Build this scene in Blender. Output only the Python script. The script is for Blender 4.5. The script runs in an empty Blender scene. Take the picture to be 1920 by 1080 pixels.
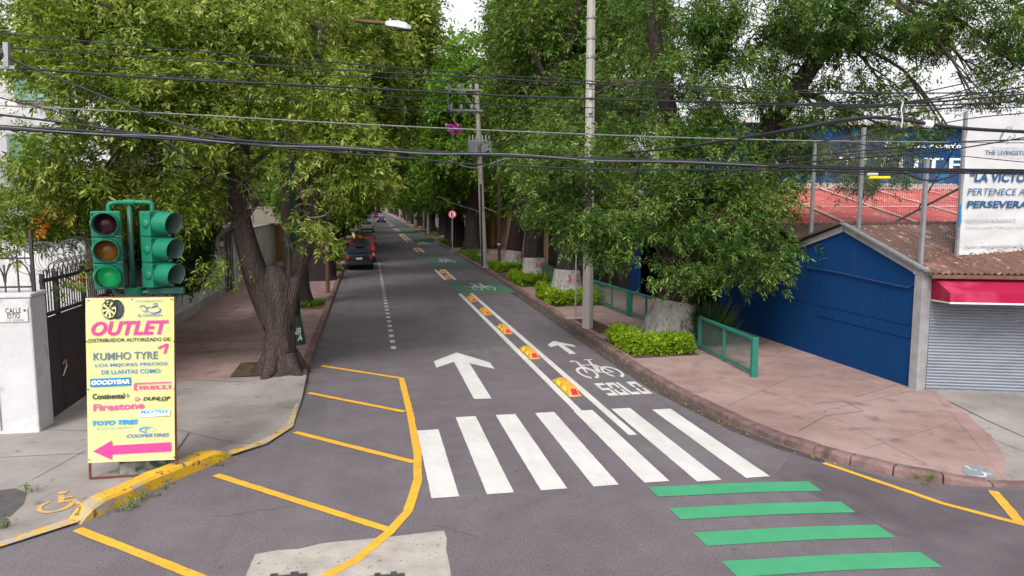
import bpy, bmesh, math, random
import numpy as np
from mathutils import Vector, Matrix
from mathutils.bvhtree import BVHTree
SC = bpy.context.scene
COL = SC.collection
R = math.radians

# ------------------------------------------------------------------ camera
F = 1400.0
CAM_H = 4.0
PITCH = math.atan(158 / F)
YAW = math.atan(269 * math.cos(PITCH) / F)
cd = bpy.data.cameras.new('camera')
cam = bpy.data.objects.new('camera', cd)
COL.objects.link(cam)
cam.location = (0, 0, CAM_H)
cam.rotation_euler = (math.pi / 2 - PITCH, 0, -YAW)
cd.sensor_width = 36
cd.lens = F / 1920 * 36
cd.clip_end = 3000
SC.camera = cam

# ------------------------------------------------------------------ sky and sun: bright overcast day
SUN_EL, SUN_AZ = 44.0, 208.0          # azimuth clockwise from +Y (street direction)
w = bpy.data.worlds.new('World')
SC.world = w
w.use_nodes = True
nt = w.node_tree
sky = nt.nodes.new('ShaderNodeTexSky')
sky.sky_type = 'NISHITA'
sky.sun_disc = False
sky.sun_elevation = R(SUN_EL)
sky.sun_rotation = R(SUN_AZ)
sky.air_density = 1.0
sky.dust_density = 4.0
sky.ozone_density = 1.0
hs = nt.nodes.new('ShaderNodeHueSaturation')
hs.inputs['Saturation'].default_value = 0.10
hs.inputs['Value'].default_value = 1.45
nt.links.new(sky.outputs[0], hs.inputs['Color'])
bg = nt.nodes['Background']
bg.inputs['Strength'].default_value = 0.15
nt.links.new(hs.outputs[0], bg.inputs['Color'])
sl = bpy.data.lights.new('sun', 'SUN')
sl.energy = 1.3
sl.angle = R(14)
sl.color = (1.0, 0.95, 0.86)
sun = bpy.data.objects.new('sun', sl)
COL.objects.link(sun)
el, az = R(SUN_EL), R(SUN_AZ)
sd = Vector((math.sin(az) * math.cos(el), math.cos(az) * math.cos(el), math.sin(el)))
sun.rotation_euler = sd.to_track_quat('Z', 'Y').to_euler()
sun.location = (0, 0, 30)
SC.view_settings.view_transform = 'Standard'
SC.view_settings.look = 'None'
SC.view_settings.exposure = 0.35
SC.view_settings.gamma = 1.0
SC.view_settings.use_curve_mapping = False
try:
    SC.cycles.max_bounces = 8
    SC.cycles.diffuse_bounces = 4
    SC.cycles.transparent_max_bounces = 8
except Exception:
    pass

# ------------------------------------------------------------------ measuring: photograph points turned into places in the world
_fw = Vector((math.sin(YAW) * math.cos(PITCH), math.cos(YAW) * math.cos(PITCH), -math.sin(PITCH)))
_rt = Vector((math.cos(YAW), -math.sin(YAW), 0))
_up = _rt.cross(_fw)
_C = Vector((0, 0, CAM_H))
def ray(x, y): return _fw + _rt * ((x - 960) / F) - _up * ((y - 540) / F)
def G(x, y, z=0.0):
    d = ray(x, y); return _C + d * ((z - CAM_H) / d.z)
def AY(x, y, Y):
    d = ray(x, y); return _C + d * (Y / d.y)
def AX(x, y, X):
    d = ray(x, y); return _C + d * (X / d.x)

# ------------------------------------------------------------------ object helpers
ORG = {}
def link(o): COL.objects.link(o); return o
def thing(name, label, cat, loc=(0, 0, 0), group=None):
    o = link(bpy.data.objects.new(name, None))
    o.empty_display_size = 0.2
    o.location = loc
    o['label'] = label; o['category'] = cat
    if group: o['group'] = group
    ORG[o.name] = Vector(loc)
    return o
def tag(o, label, cat, group=None):
    o['label'] = label; o['category'] = cat
    if group: o['group'] = group
    return o
def struct(o): o['kind'] = 'structure'; return o
def stuff(o): o['kind'] = 'stuff'; return o
def copytree(o, parent=None):
    c = o.copy(); COL.objects.link(c)
    if parent is not None: c.parent = parent
    for ch in list(o.children): copytree(ch, c)
    ORG[c.name] = ORG.get(o.name, Vector())
    return c

class MB:
    def __init__(s): s.v = []; s.f = []
    def add(s, vs, fs):
        n = len(s.v); s.v += [tuple(q) for q in vs]; s.f += [tuple(i + n for i in q) for q in fs]; return s
    def box(s, c, d, rz=0.0, m=None):
        x, y, z = d[0] / 2, d[1] / 2, d[2] / 2
        vs = [(-x, -y, -z), (x, -y, -z), (x, y, -z), (-x, y, -z), (-x, -y, z), (x, -y, z), (x, y, z), (-x, y, z)]
        M = m if m is not None else Matrix.Rotation(rz, 3, 'Z')
        c = Vector(c)
        return s.add([c + M @ Vector(q) for q in vs], [(3, 2, 1, 0), (4, 5, 6, 7), (0, 1, 5, 4), (1, 2, 6, 5), (2, 3, 7, 6), (3, 0, 4, 7)])
    def beam(s, a, b, wd, ht=None):
        a, b = Vector(a), Vector(b); d = b - a
        q = d.to_track_quat('Y', 'Z').to_matrix()
        return s.box((a + b) / 2, (wd, d.length, ht or wd), m=q)
    def tube(s, pts, r, n=8, caps=True, ridge=None):
        pts = [Vector(p) for p in pts]; k = len(pts)
        rs = r if isinstance(r, (list, tuple)) else [r] * k
        vs = []
        t0 = (pts[1] - pts[0]).normalized()
        u = t0.orthogonal().normalized()
        for i, p in enumerate(pts):
            t = (pts[min(i + 1, k - 1)] - pts[max(i - 1, 0)]).normalized()
            u = (u - t * u.dot(t)).normalized(); v = t.cross(u)
            for j in range(n):
                a = 2 * math.pi * j / n
                rr = rs[i] * (ridge(i, a) if ridge else 1)
                vs.append(p + (u * math.cos(a) + v * math.sin(a)) * rr)
        fs = [(i * n + j, i * n + (j + 1) % n, (i + 1) * n + (j + 1) % n, (i + 1) * n + j) for i in range(k - 1) for j in range(n)]
        if caps: fs += [tuple(reversed(range(n))), tuple(range((k - 1) * n, k * n))]
        return s.add(vs, fs)
    def cyl(s, a, b, r, n=12, r2=None): return s.tube([a, b], [r, r if r2 is None else r2], n)
    def poly(s, pts): n = len(pts); return s.add(pts, [tuple(range(n))])
    def prism(s, poly, h):                      # poly: 3D loop, extruded by vector h
        n = len(poly); h = Vector(h); a = [Vector(p) for p in poly]
        return s.add(a + [p + h for p in a], [tuple(reversed(range(n))), tuple(range(n, 2 * n))] + [(i, (i + 1) % n, n + (i + 1) % n, n + i) for i in range(n)])
    def ribbon(s, pts, wd, z=None, close=False):     # flat strip on the ground
        P = [Vector((p[0], p[1], p[2] if len(p) > 2 else 0)) for p in pts]
        if z is not None:
            for p in P: p.z = z
        k = len(P); vs = []
        ws = wd if isinstance(wd, (list, tuple)) else [wd] * k
        for i, p in enumerate(P):
            a = P[(i - 1) % k] if (close or i > 0) else P[i]; b = P[(i + 1) % k] if (close or i < k - 1) else P[i]
            d = (b - a); d.z = 0; d.normalize(); nn = Vector((-d.y, d.x, 0)) * ws[i] / 2
            vs += [p + nn, p - nn]
        fs = [(2 * i, 2 * i + 1, (2 * i + 3) % (2 * k), (2 * i + 2) % (2 * k)) for i in range(k if close else k - 1)]
        return s.add(vs, fs)
    def build(s, name, m=None, parent=None, smooth=False, bevel=0, seg=2, local=False):
        me = bpy.data.meshes.new(name)
        o = Vector() if (parent is None or local) else ORG.get(parent.name, Vector())
        me.from_pydata([(q[0] - o.x, q[1] - o.y, q[2] - o.z) for q in s.v], [], s.f)
        return wrap(name, me, m, parent, smooth, bevel, seg, o)
def wrap(name, me, m, parent=None, smooth=False, bevel=0, seg=2, o=None):
    me.update()
    ob = link(bpy.data.objects.new(name, me))
    if m: me.materials.append(m)
    if parent is not None: ob.parent = parent
    ORG[ob.name] = o if o is not None else Vector()
    if smooth: me.polygons.foreach_set('use_smooth', [True] * len(me.polygons))
    if bevel:
        b = ob.modifiers.new('bevel', 'BEVEL'); b.width = bevel; b.segments = seg; b.limit_method = 'ANGLE'; b.angle_limit = R(40)
    return ob
def own(ob, loc):
    """give a one-mesh thing its origin at its base"""
    loc = Vector(loc); ob.data.transform(Matrix.Translation(-loc)); ob.location = loc; ORG[ob.name] = loc; return ob

# ------------------------------------------------------------------ materials
def nodes(m): return m.node_tree.nodes, m.node_tree.links
def pmat(name, c1, c2=None, scale=6.0, rough=0.8, bump=0.0, bscale=None, spec=0.3, metal=0.0, fac=(0.35, 0.65), stretch=(1, 1, 1), c3=None, c3scale=0.7, c3fac=(0.5, 0.7), c4=None, c4scale=90, c4fac=(0.66, 0.7), detail=8, coat=0, world=False):
    m = bpy.data.materials.new(name); m.use_nodes = True
    N, L = nodes(m); b = N['Principled BSDF']
    b.inputs['Roughness'].default_value = rough
    b.inputs['Specular IOR Level'].default_value = spec
    b.inputs['Metallic'].default_value = metal
    if coat: b.inputs['Coat Weight'].default_value = coat
    col4 = lambda c: (c[0], c[1], c[2], 1)
    b.inputs['Base Color'].default_value = col4(c1)
    tc = N.new('ShaderNodeTexCoord'); mp = N.new('ShaderNodeMapping'); mp.inputs['Scale'].default_value = stretch
    if world:
        ge = N.new('ShaderNodeNewGeometry'); L.new(ge.outputs['Position'], mp.inputs['Vector'])
    else:
        L.new(tc.outputs['Object'], mp.inputs['Vector'])
    def noise(sc, d=detail):
        n = N.new('ShaderNodeTexNoise'); n.inputs['Scale'].default_value = sc; n.inputs['Detail'].default_value = d; n.inputs['Roughness'].default_value = 0.62
        L.new(mp.outputs[0], n.inputs['Vector']); return n
    def rng(n, f):
        r = N.new('ShaderNodeMapRange'); r.inputs['From Min'].default_value = f[0]; r.inputs['From Max'].default_value = f[1]; L.new(n.outputs['Fac'], r.inputs['Value']); return r
    last = None
    def mix(a, bb, f):
        x = N.new('ShaderNodeMix'); x.data_type = 'RGBA'
        if isinstance(a, tuple): x.inputs['A'].default_value = a
        else: L.new(a, x.inputs['A'])
        x.inputs['B'].default_value = bb
        L.new(f.outputs[0], x.inputs['Factor']); return x.outputs['Result']
    last = col4(c1)
    if c2: last = mix(last, col4(c2), rng(noise(scale), fac))
    if c3: last = mix(last, col4(c3), rng(noise(c3scale, 6), c3fac))
    if c4: last = mix(last, col4(c4), rng(noise(c4scale, 2), c4fac))
    if not isinstance(last, tuple): L.new(last, b.inputs['Base Color'])
    if bump:
        bn = N.new('ShaderNodeBump'); bn.inputs['Strength'].default_value = bump; bn.inputs['Distance'].default_value = 0.02
        L.new(noise(bscale or scale * 4).outputs['Fac'], bn.inputs['Height']); L.new(bn.outputs[0], b.inputs['Normal'])
    return m
def barkmat(name, c1, c2, sc=16):
    m = pmat(name, c1, c2, scale=5, rough=0.95, spec=0.1, stretch=(1, 1, 0.22), fac=(0.3, 0.7), c3=(c2[0] * 1.3, c2[1] * 1.3, c2[2] * 1.2), c3scale=2.2, c3fac=(0.55, 0.75))
    N, L = nodes(m); b = N['Principled BSDF']
    mp = [n for n in N if n.type == 'MAPPING'][0]
    v = N.new('ShaderNodeTexVoronoi'); v.feature = 'DISTANCE_TO_EDGE'; v.inputs['Scale'].default_value = sc
    nz = N.new('ShaderNodeTexNoise'); nz.inputs['Scale'].default_value = 4
    ad = N.new('ShaderNodeMixRGB'); ad.inputs['Fac'].default_value = 0.12
    L.new(mp.outputs[0], nz.inputs['Vector']); L.new(mp.outputs[0], ad.inputs['Color1']); L.new(nz.outputs['Color'], ad.inputs['Color2']); L.new(ad.outputs[0], v.inputs['Vector'])
    bn = N.new('ShaderNodeBump'); bn.inputs['Strength'].default_value = 0.9; bn.inputs['Distance'].default_value = 0.05
    L.new(v.outputs['Distance'], bn.inputs['Height']); L.new(bn.outputs[0], b.inputs['Normal'])
    src = b.inputs['Base Color'].links[0].from_socket
    r = N.new('ShaderNodeMapRange'); r.inputs['From Max'].default_value = 0.16; r.inputs['To Min'].default_value = 0.55; r.inputs['To Max'].default_value = 0.0; L.new(v.outputs['Distance'], r.inputs['Value'])
    x = N.new('ShaderNodeMix'); x.data_type = 'RGBA'; L.new(r.outputs[0], x.inputs['Factor']); L.new(src, x.inputs['A']); x.inputs['B'].default_value = (c2[0] * .3, c2[1] * .3, c2[2] * .3, 1); L.new(x.outputs['Result'], b.inputs['Base Color'])
    return m
def leafmat(name, stops, trans=0.35, rough=0.55, spec=0.16):
    m = bpy.data.materials.new(name); m.use_nodes = True
    N, L = nodes(m); b = N['Principled BSDF']; out = N['Material Output']
    g = N.new('ShaderNodeNewGeometry'); cr = N.new('ShaderNodeValToRGB'); cr.color_ramp.interpolation = 'LINEAR'
    e = cr.color_ramp.elements
    while len(e) < len(stops): e.new(0.5)
    for i, (p, c) in enumerate(stops): e[i].position = p; e[i].color = (c[0], c[1], c[2], 1)
    nz = N.new('ShaderNodeTexNoise'); nz.inputs['Scale'].default_value = 1.1; nz.inputs['Detail'].default_value = 3
    L.new(g.outputs['Position'], nz.inputs['Vector'])
    ma = N.new('ShaderNodeMath'); ma.operation = 'MULTIPLY_ADD'; ma.inputs[1].default_value = 1.5; ma.inputs[2].default_value = -0.75
    L.new(nz.outputs['Fac'], ma.inputs[0])
    ad = N.new('ShaderNodeMath'); ad.operation = 'ADD'; ad.use_clamp = True
    L.new(g.outputs['Random Per Island'], ad.inputs[0]); L.new(ma.outputs[0], ad.inputs[1])
    L.new(ad.outputs[0], cr.inputs[0]); L.new(cr.outputs[0], b.inputs['Base Color'])
    b.inputs['Roughness'].default_value = rough; b.inputs['Specular IOR Level'].default_value = spec
    t = N.new('ShaderNodeBsdfTranslucent'); hsn = N.new('ShaderNodeHueSaturation'); hsn.inputs['Saturation'].default_value = 1.1; hsn.inputs['Value'].default_value = 1.25
    L.new(cr.outputs[0], hsn.inputs['Color']); L.new(hsn.outputs[0], t.inputs['Color'])
    mx = N.new('ShaderNodeMixShader'); mx.inputs[0].default_value = trans
    L.new(b.outputs[0], mx.inputs[1]); L.new(t.outputs[0], mx.inputs[2]); L.new(mx.outputs[0], out.inputs['Surface'])
    return m
def emis(name, c, e, base=None):
    m = pmat(name, base or c, rough=0.25, spec=0.5); b = m.node_tree.nodes['Principled BSDF']
    b.inputs['Emission Color'].default_value = (c[0], c[1], c[2], 1); b.inputs['Emission Strength'].default_value = e
    return m

M = {}
M['asphalt'] = pmat('asphalt', (0.112, 0.094, 0.108), (0.141, 0.121, 0.136), scale=1.4, rough=0.88, bump=0.35, bscale=120, spec=0.25, c3=(0.172, 0.157, 0.165), c3scale=0.28, c3fac=(0.48, 0.72), c4=(0.25, 0.235, 0.235), c4scale=60, c4fac=(0.63, 0.72), world=True)
def asphalt_extra(m):
    N, L = nodes(m); b = N['Principled BSDF']; src = b.inputs['Base Color'].links[0].from_socket
    ge = N.new('ShaderNodeNewGeometry')
    def layer(src, stretch, sc, rng, colr, amt):
        mp = N.new('ShaderNodeMapping'); mp.inputs['Scale'].default_value = stretch; L.new(ge.outputs['Position'], mp.inputs['Vector'])
        n = N.new('ShaderNodeTexNoise'); n.inputs['Scale'].default_value = sc; n.inputs['Detail'].default_value = 4; L.new(mp.outputs[0], n.inputs['Vector'])
        r = N.new('ShaderNodeMapRange'); r.inputs['From Min'].default_value = rng[0]; r.inputs['From Max'].default_value = rng[1]; r.inputs['To Max'].default_value = amt; L.new(n.outputs['Fac'], r.inputs['Value'])
        x = N.new('ShaderNodeMix'); x.data_type = 'RGBA'; L.new(r.outputs[0], x.inputs['Factor']); L.new(src, x.inputs['A']); x.inputs['B'].default_value = (*colr, 1); return x.outputs['Result']
    s = layer(src, (1.0, .05, 1), 1.1, (.5, .72), (.165, .148, .160), .6)
    s = layer(s, (1.3, .07, 1), 1.7, (.55, .75), (.08, .068, .078), .5)
    s = layer(s, (1, 1, 1), 5.0, (.70, .76), (.045, .040, .043), .75)
    s = layer(s, (1, 1, 1), .55, (.54, .75), (.092, .079, .089), .6)
    s = layer(s, (1, 1, 1), 42, (.52, .66), (.060, .052, .058), .75)
    s = layer(s, (1, 1, 1), 55, (.58, .70), (.24, .22, .23), .75)
    L.new(s, b.inputs['Base Color'])
asphalt_extra(M['asphalt'])
M['asphalt_dark'] = pmat('darker_asphalt', (0.098, 0.083, 0.096), (0.125, 0.107, 0.12), scale=1.6, rough=0.9, bump=0.4, bscale=110, spec=0.25, c3=(0.072, 0.062, 0.07), c3scale=0.5, c3fac=(0.5, 0.7), c4=(0.2, 0.185, 0.185), c4scale=45, c4fac=(0.65, 0.72), world=True)
M['ground'] = pmat('ground', (0.10, 0.08, 0.06), (0.14, 0.11, 0.08), scale=0.4, rough=0.95)
M['redpave'] = pmat('red_paving', (0.298, 0.200, 0.184), (0.235, 0.152, 0.138), scale=1.1, rough=0.9, bump=0.25, bscale=40, spec=0.2, c3=(0.36, 0.265, 0.245), c3scale=0.45, c3fac=(0.45, 0.75), c4=(0.15, 0.10, 0.09), c4scale=2.3, c4fac=(0.55, 0.85), world=True)
M['concrete'] = pmat('concrete', (0.275, 0.245, 0.232), (0.205, 0.182, 0.172), scale=1.3, rough=0.92, bump=0.3, bscale=50, spec=0.2, c3=(0.345, 0.312, 0.295), c3scale=0.5, c3fac=(0.45, 0.75), c4=(0.14, 0.125, 0.115), c4scale=4.0, c4fac=(0.6, 0.8), world=True)
M['patch'] = pmat('concrete_patch', (0.40, 0.365, 0.33), (0.30, 0.27, 0.25), scale=3, rough=0.9, bump=0.3, bscale=60, spec=0.2, c4=(0.16, 0.14, 0.13), c4scale=16, c4fac=(0.62, 0.7), world=True)
M['kerb'] = pmat('kerb_stone', (0.18, 0.112, 0.105), (0.10, 0.066, 0.062), scale=5, rough=0.92, bump=0.7, bscale=16, spec=0.2, c3=(0.25, 0.165, 0.15), c3scale=1.3, c3fac=(0.5, 0.75), c4=(0.07, 0.055, 0.045), c4scale=2.2, c4fac=(0.6, 0.75), world=True)
M['yellowkerb'] = pmat('yellow_kerb_paint', (0.62, 0.36, 0.02), (0.50, 0.29, 0.025), scale=4, rough=0.8, bump=0.5, bscale=30, c3=(0.33, 0.27, 0.21), c3scale=3.2, c3fac=(0.53, 0.6), c4=(0.12, 0.09, 0.05), c4scale=9, c4fac=(0.6, 0.68), world=True)
M['fadedyellow'] = pmat('faded_yellow_paint', (0.36, 0.30, 0.26), (0.52, 0.33, 0.06), scale=5, rough=0.9, fac=(0.45, 0.55), c4=(0.17, 0.14, 0.12), c4scale=8, c4fac=(0.58, 0.66), world=True)
M['symbolyellow'] = pmat('worn_yellow_symbol', (0.60, 0.34, 0.06), (0.50, 0.30, 0.08), scale=5, rough=0.9, c4=(0.32, 0.27, 0.24), c4scale=9, c4fac=(0.52, 0.6), world=True)
M['white'] = pmat('white_road_paint', (0.60, 0.585, 0.57), (0.51, 0.495, 0.48), scale=2.0, rough=0.7, c4=(0.20, 0.185, 0.19), c4scale=30, c4fac=(0.68, 0.76), c3=(0.49, 0.47, 0.46), c3scale=3.0, c3fac=(0.52, 0.72), stretch=(1, .5, 1), world=True)
M['wornwhite'] = pmat('worn_white_paint', (0.55, 0.54, 0.52), (0.20, 0.19, 0.19), scale=11, rough=0.8, fac=(0.48, 0.62), world=True)
M['yellow'] = pmat('yellow_road_paint', (0.70, 0.37, 0.035), (0.60, 0.31, 0.03), scale=3, rough=0.7, c4=(0.17, 0.125, 0.085), c4scale=26, c4fac=(0.64, 0.72), c3=(0.48, 0.27, 0.04), c3scale=4, c3fac=(0.54, 0.7), world=True)
M['green'] = pmat('green_road_paint', (0.048, 0.265, 0.130), (0.058, 0.305, 0.155), scale=2, rough=0.7, c4=(0.075, 0.13, 0.10), c4scale=30, c4fac=(0.68, 0.75), c3=(0.055, 0.27, 0.135), c3scale=3, c3fac=(0.52, 0.72), world=True)
M['oldgreen'] = pmat('worn_green_paint', (0.055, 0.135, 0.100), (0.085, 0.098, 0.092), scale=3.5, rough=0.85, fac=(0.38, 0.62), c4=(0.10, 0.092, 0.095), c4scale=0.9, c4fac=(0.50, 0.66), world=True)
M['iron'] = pmat('cast_iron', (0.05, 0.052, 0.06), (0.085, 0.085, 0.09), scale=8, rough=0.6, metal=0.3, bump=0.2)
M['soil'] = pmat('soil', (0.105, 0.07, 0.042), (0.06, 0.042, 0.028), scale=6, rough=1.0, bump=0.8, bscale=25, spec=0.05, c3=(0.16, 0.12, 0.075), c3scale=3)
M['seam'] = pmat('dark_joint', (0.06, 0.045, 0.04), (0.09, 0.07, 0.06), scale=5, rough=1)
M['oldasphalt'] = pmat('old_asphalt', (0.07, 0.065, 0.066), (0.10, 0.092, 0.09), scale=6, rough=0.95, bump=0.6, bscale=40, world=True)
M['signalgreen'] = pmat('signal_green_paint', (0.004, 0.135, 0.072), (0.006, 0.165, 0.09), scale=5, rough=0.5, spec=0.35, c3=(0.02, 0.12, 0.075), c3scale=7, c3fac=(0.6, 0.75))
M['signaldark'] = pmat('signal_pipe_paint', (0.012, 0.115, 0.085), (0.01, 0.08, 0.06), scale=6, rough=0.45, spec=0.5)
M['visorin'] = pmat('visor_inside', (0.10, 0.16, 0.145), (0.14, 0.19, 0.175), scale=9, rough=0.7)
M['lensred'] = pmat('unlit_red_lens', (0.055, 0.008, 0.022), (0.075, 0.012, 0.03), scale=30, rough=0.25, spec=0.5)
M['lensamber'] = pmat('unlit_amber_lens', (0.26, 0.095, 0.008), (0.34, 0.13, 0.012), scale=24, rough=0.25, spec=0.5)
M['lensgreen'] = emis('lit_green_lens', (0.008, 0.60, 0.13), 0.16, (0.01, 0.4, 0.12))
M['plinth'] = pmat('plinth_concrete', (0.30, 0.28, 0.26), (0.16, 0.15, 0.135), scale=9, rough=0.95, bump=0.6, bscale=24, c3=(0.03, 0.10, 0.07), c3scale=5, c3fac=(0.52, 0.58))
M['redsteel'] = pmat('red_oxide_steel', (0.16, 0.04, 0.03), (0.10, 0.035, 0.028), scale=14, rough=0.7)
M['banner'] = pmat('yellow_banner_vinyl', (0.585, 0.59, 0.30), (0.55, 0.555, 0.25), scale=1.5, rough=0.5, spec=0.4, c3=(0.64, 0.55, 0.09), c3scale=1.1, c3fac=(0.52, 0.78))
M['pink'] = pmat('magenta_print', (0.72, 0.045, 0.23), (0.76, 0.07, 0.27), scale=8, rough=0.5)
M['pink2'] = pmat('pink_print', (0.70, 0.10, 0.28), rough=0.5)
M['ink'] = pmat('black_print', (0.025, 0.022, 0.025), rough=0.5)
M['slate'] = pmat('grey_blue_print', (0.11, 0.16, 0.22), rough=0.5)
M['blueink'] = pmat('blue_print', (0.055, 0.19, 0.45), rough=0.5)
M['deepblue'] = pmat('deep_blue_print', (0.02, 0.09, 0.34), rough=0.5)
M['cyan'] = pmat('bright_blue_print', (0.02, 0.30, 0.62), rough=0.5)
M['paleblue'] = pmat('pale_blue_print', (0.28, 0.45, 0.46), rough=0.5)
M['logoblue'] = pmat('blue_label_print', (0.01, 0.20, 0.50), rough=0.5)
M['cream'] = pmat('cream_print', (0.85, 0.83, 0.66), rough=0.5)
M['labelwhite'] = pmat('white_label_print', (0.80, 0.83, 0.84), rough=0.5)
M['whitewash'] = pmat('white_wall_paint', (0.53, 0.525, 0.535), (0.45, 0.445, 0.455), scale=1.5, rough=0.9, bump=0.35, bscale=30, c3=(0.72, 0.715, 0.71), c3scale=0.8, c4=(0.27, 0.25, 0.24), c4scale=2.6, c4fac=(0.60, 0.82))
M['dirtywall'] = pmat('dirty_white_wall', (0.56, 0.54, 0.54), (0.44, 0.42, 0.42), scale=0.8, rough=0.92, bump=0.4, bscale=18, c3=(0.30, 0.27, 0.26), c3scale=0.55, c3fac=(0.58, 0.8), c4=(0.2, 0.17, 0.16), c4scale=3, c4fac=(0.66, 0.8))
M['blackmetal'] = pmat('black_gate_metal', (0.022, 0.016, 0.02), (0.035, 0.026, 0.03), scale=5, rough=0.5, spec=0.45, bump=0.1, bscale=30)
M['galv'] = pmat('galvanised_steel', (0.27, 0.275, 0.29), (0.2, 0.205, 0.22), scale=6, rough=0.5, metal=0.35, spec=0.5)
M['razor'] = pmat('razor_wire_steel', (0.14, 0.14, 0.16), rough=0.5, metal=0.5)
M['lensdark'] = pmat('unlit_green_lens', (0.01, 0.06, 0.045), rough=0.3)
M['bark'] = barkmat('grey_bark', (0.092, 0.070, 0.064), (0.048, 0.036, 0.033), 21)
M['darkbark'] = barkmat('dark_bark', (0.052, 0.041, 0.038), (0.030, 0.023, 0.021))
M['limewash'] = pmat('limewashed_bark', (0.36, 0.335, 0.315), (0.22, 0.20, 0.188), scale=7, rough=0.95, bump=0.9, bscale=12, stretch=(1, 1, 0.45), c3=(0.55, 0.53, 0.51), c3scale=2.2, c3fac=(0.6, 0.72), c4=(0.09, 0.075, 0.065), c4scale=14, c4fac=(0.58, 0.68))
M['twig'] = pmat('twig_bark', (0.075, 0.058, 0.048), (0.05, 0.04, 0.034), scale=10, rough=0.95)
M['redpaint'] = pmat('red_number_paint', (0.42, 0.03, 0.04), (0.3, 0.04, 0.04), scale=20, rough=0.8)
M['poleconcrete'] = pmat('pole_concrete', (0.40, 0.37, 0.335), (0.30, 0.28, 0.255), scale=3, rough=0.9, bump=0.2, bscale=40, stretch=(1, 1, 0.2), c3=(0.22, 0.2, 0.18), c3scale=1.5, c3fac=(0.6, 0.8))
M['poledark'] = pmat('brown_pole_paint', (0.05, 0.03, 0.026), (0.07, 0.04, 0.034), scale=8, rough=0.8)
M['lampgreen'] = pmat('dark_green_lamp_post', (0.015, 0.045, 0.035), (0.025, 0.06, 0.045), scale=7, rough=0.6)
M['lampgrey'] = pmat('lamp_housing', (0.42, 0.44, 0.46), (0.34, 0.36, 0.38), scale=7, rough=0.5)
M['rust'] = pmat('rusty_pipe', (0.16, 0.08, 0.055), (0.10, 0.055, 0.04), scale=9, rough=0.85)
M['cable'] = pmat('black_cable', (0.012, 0.012, 0.017), (0.024, 0.024, 0.032), scale=12, rough=0.6, spec=0.3)
M['greycable'] = pmat('grey_cable', (0.20, 0.20, 0.21), (0.14, 0.14, 0.15), scale=12, rough=0.6)
M['railgreen'] = pmat('teal_railing_paint', (0.008, 0.155, 0.105), (0.012, 0.125, 0.088), scale=6, rough=0.5, spec=0.45)
M['fencewire'] = pmat('fence_wire', (0.13, 0.125, 0.125), rough=0.6, metal=0.3)
M['meshwire'] = pmat('railing_mesh_wire', (0.06, 0.10, 0.085), rough=0.6)
M['bluewall'] = pmat('blue_wall_paint', (0.0035, 0.039, 0.138), (0.003, 0.031, 0.112), scale=0.7, rough=0.85, bump=0.2, bscale=60, spec=0.12, c3=(0.005, 0.048, 0.162), c3scale=0.5, c4=(0.025, 0.045, 0.11), c4scale=2.5, c4fac=(0.6, 0.85), stretch=(1, 1, 0.45))
M['greytrim'] = pmat('grey_trim_paint', (0.30, 0.295, 0.30), (0.22, 0.215, 0.22), scale=4, rough=0.8)
M['shutter'] = pmat('shutter_metal', (0.215, 0.235, 0.275), (0.17, 0.19, 0.225), scale=1.2, rough=0.45, metal=0.4, spec=0.5, stretch=(1, 1, 3))
M['awning'] = pmat('crimson_awning', (0.31, 0.008, 0.045), (0.26, 0.008, 0.038), scale=1.2, rough=0.85, spec=.15, c3=(0.42, 0.045, 0.10), c3scale=1.3)
M['awningtrim'] = pmat('awning_trim', (0.62, 0.55, 0.56), rough=0.8)
M['rustroof'] = pmat('rusty_roof', (0.15, 0.075, 0.06), (0.10, 0.052, 0.043), scale=2.5, rough=0.9, c3=(0.34, 0.20, 0.16), c3scale=2.2, c3fac=(0.55, 0.72), c4=(0.40, 0.31, 0.27), c4scale=5, c4fac=(0.62, 0.7), stretch=(2.2, 0.5, 1))
M['brownroof'] = pmat('brown_roof', (0.105, 0.06, 0.05), (0.075, 0.043, 0.038), scale=1.5, rough=0.9, c3=(0.22, 0.09, 0.065), c3scale=0.9, c3fac=(0.58, 0.7), stretch=(2.5, 0.4, 1))
M['redroof'] = pmat('red_roof', (0.50, 0.105, 0.095), (0.42, 0.075, 0.07), scale=0.7, rough=0.8, c3=(0.58, 0.20, 0.17), c3scale=0.9, c3fac=(0.5, 0.7), c4=(0.62, 0.42, 0.38), c4scale=3.0, c4fac=(0.62, 0.72), stretch=(1, 0.6, 1))
M['litter'] = leafmat('dry_leaves', [(0, (0.16, 0.10, 0.04)), (0.6, (0.30, 0.20, 0.07)), (1, (0.5, 0.36, 0.05))], 0.1)
M['canvas'] = pmat('white_canvas', (0.53, 0.53, 0.53), (0.47, 0.47, 0.475), scale=1.6, rough=0.7, bump=0.8, bscale=3.2, c3=(0.41, 0.408, 0.408), c3scale=1.2, c3fac=(0.55, 0.75))
M['navyink'] = pmat('navy_print', (0.012, 0.075, 0.19), rough=0.6)
M['greyink'] = pmat('grey_print', (0.27, 0.29, 0.32), rough=0.6)
M['faintink'] = pmat('faded_print', (0.44, 0.44, 0.45), rough=0.6)
M['signblue'] = pmat('blue_facade_panel', (0.005, 0.035, 0.125), (0.006, 0.045, 0.15), scale=1.2, rough=0.7, spec=0.15, c3=(0.006, 0.12, 0.28), c3scale=1.8, c3fac=(0.56, 0.60))
M['signwhite'] = pmat('white_sign_letter', (0.82, 0.83, 0.85), rough=0.6)
M['tan'] = pmat('tan_wall_paint', (0.52, 0.345, 0.215), (0.44, 0.29, 0.18), scale=1.2, rough=0.9)
M['mustard'] = pmat('mustard_paint', (0.42, 0.27, 0.07), (0.35, 0.22, 0.06), scale=1.6, rough=0.9)
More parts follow.
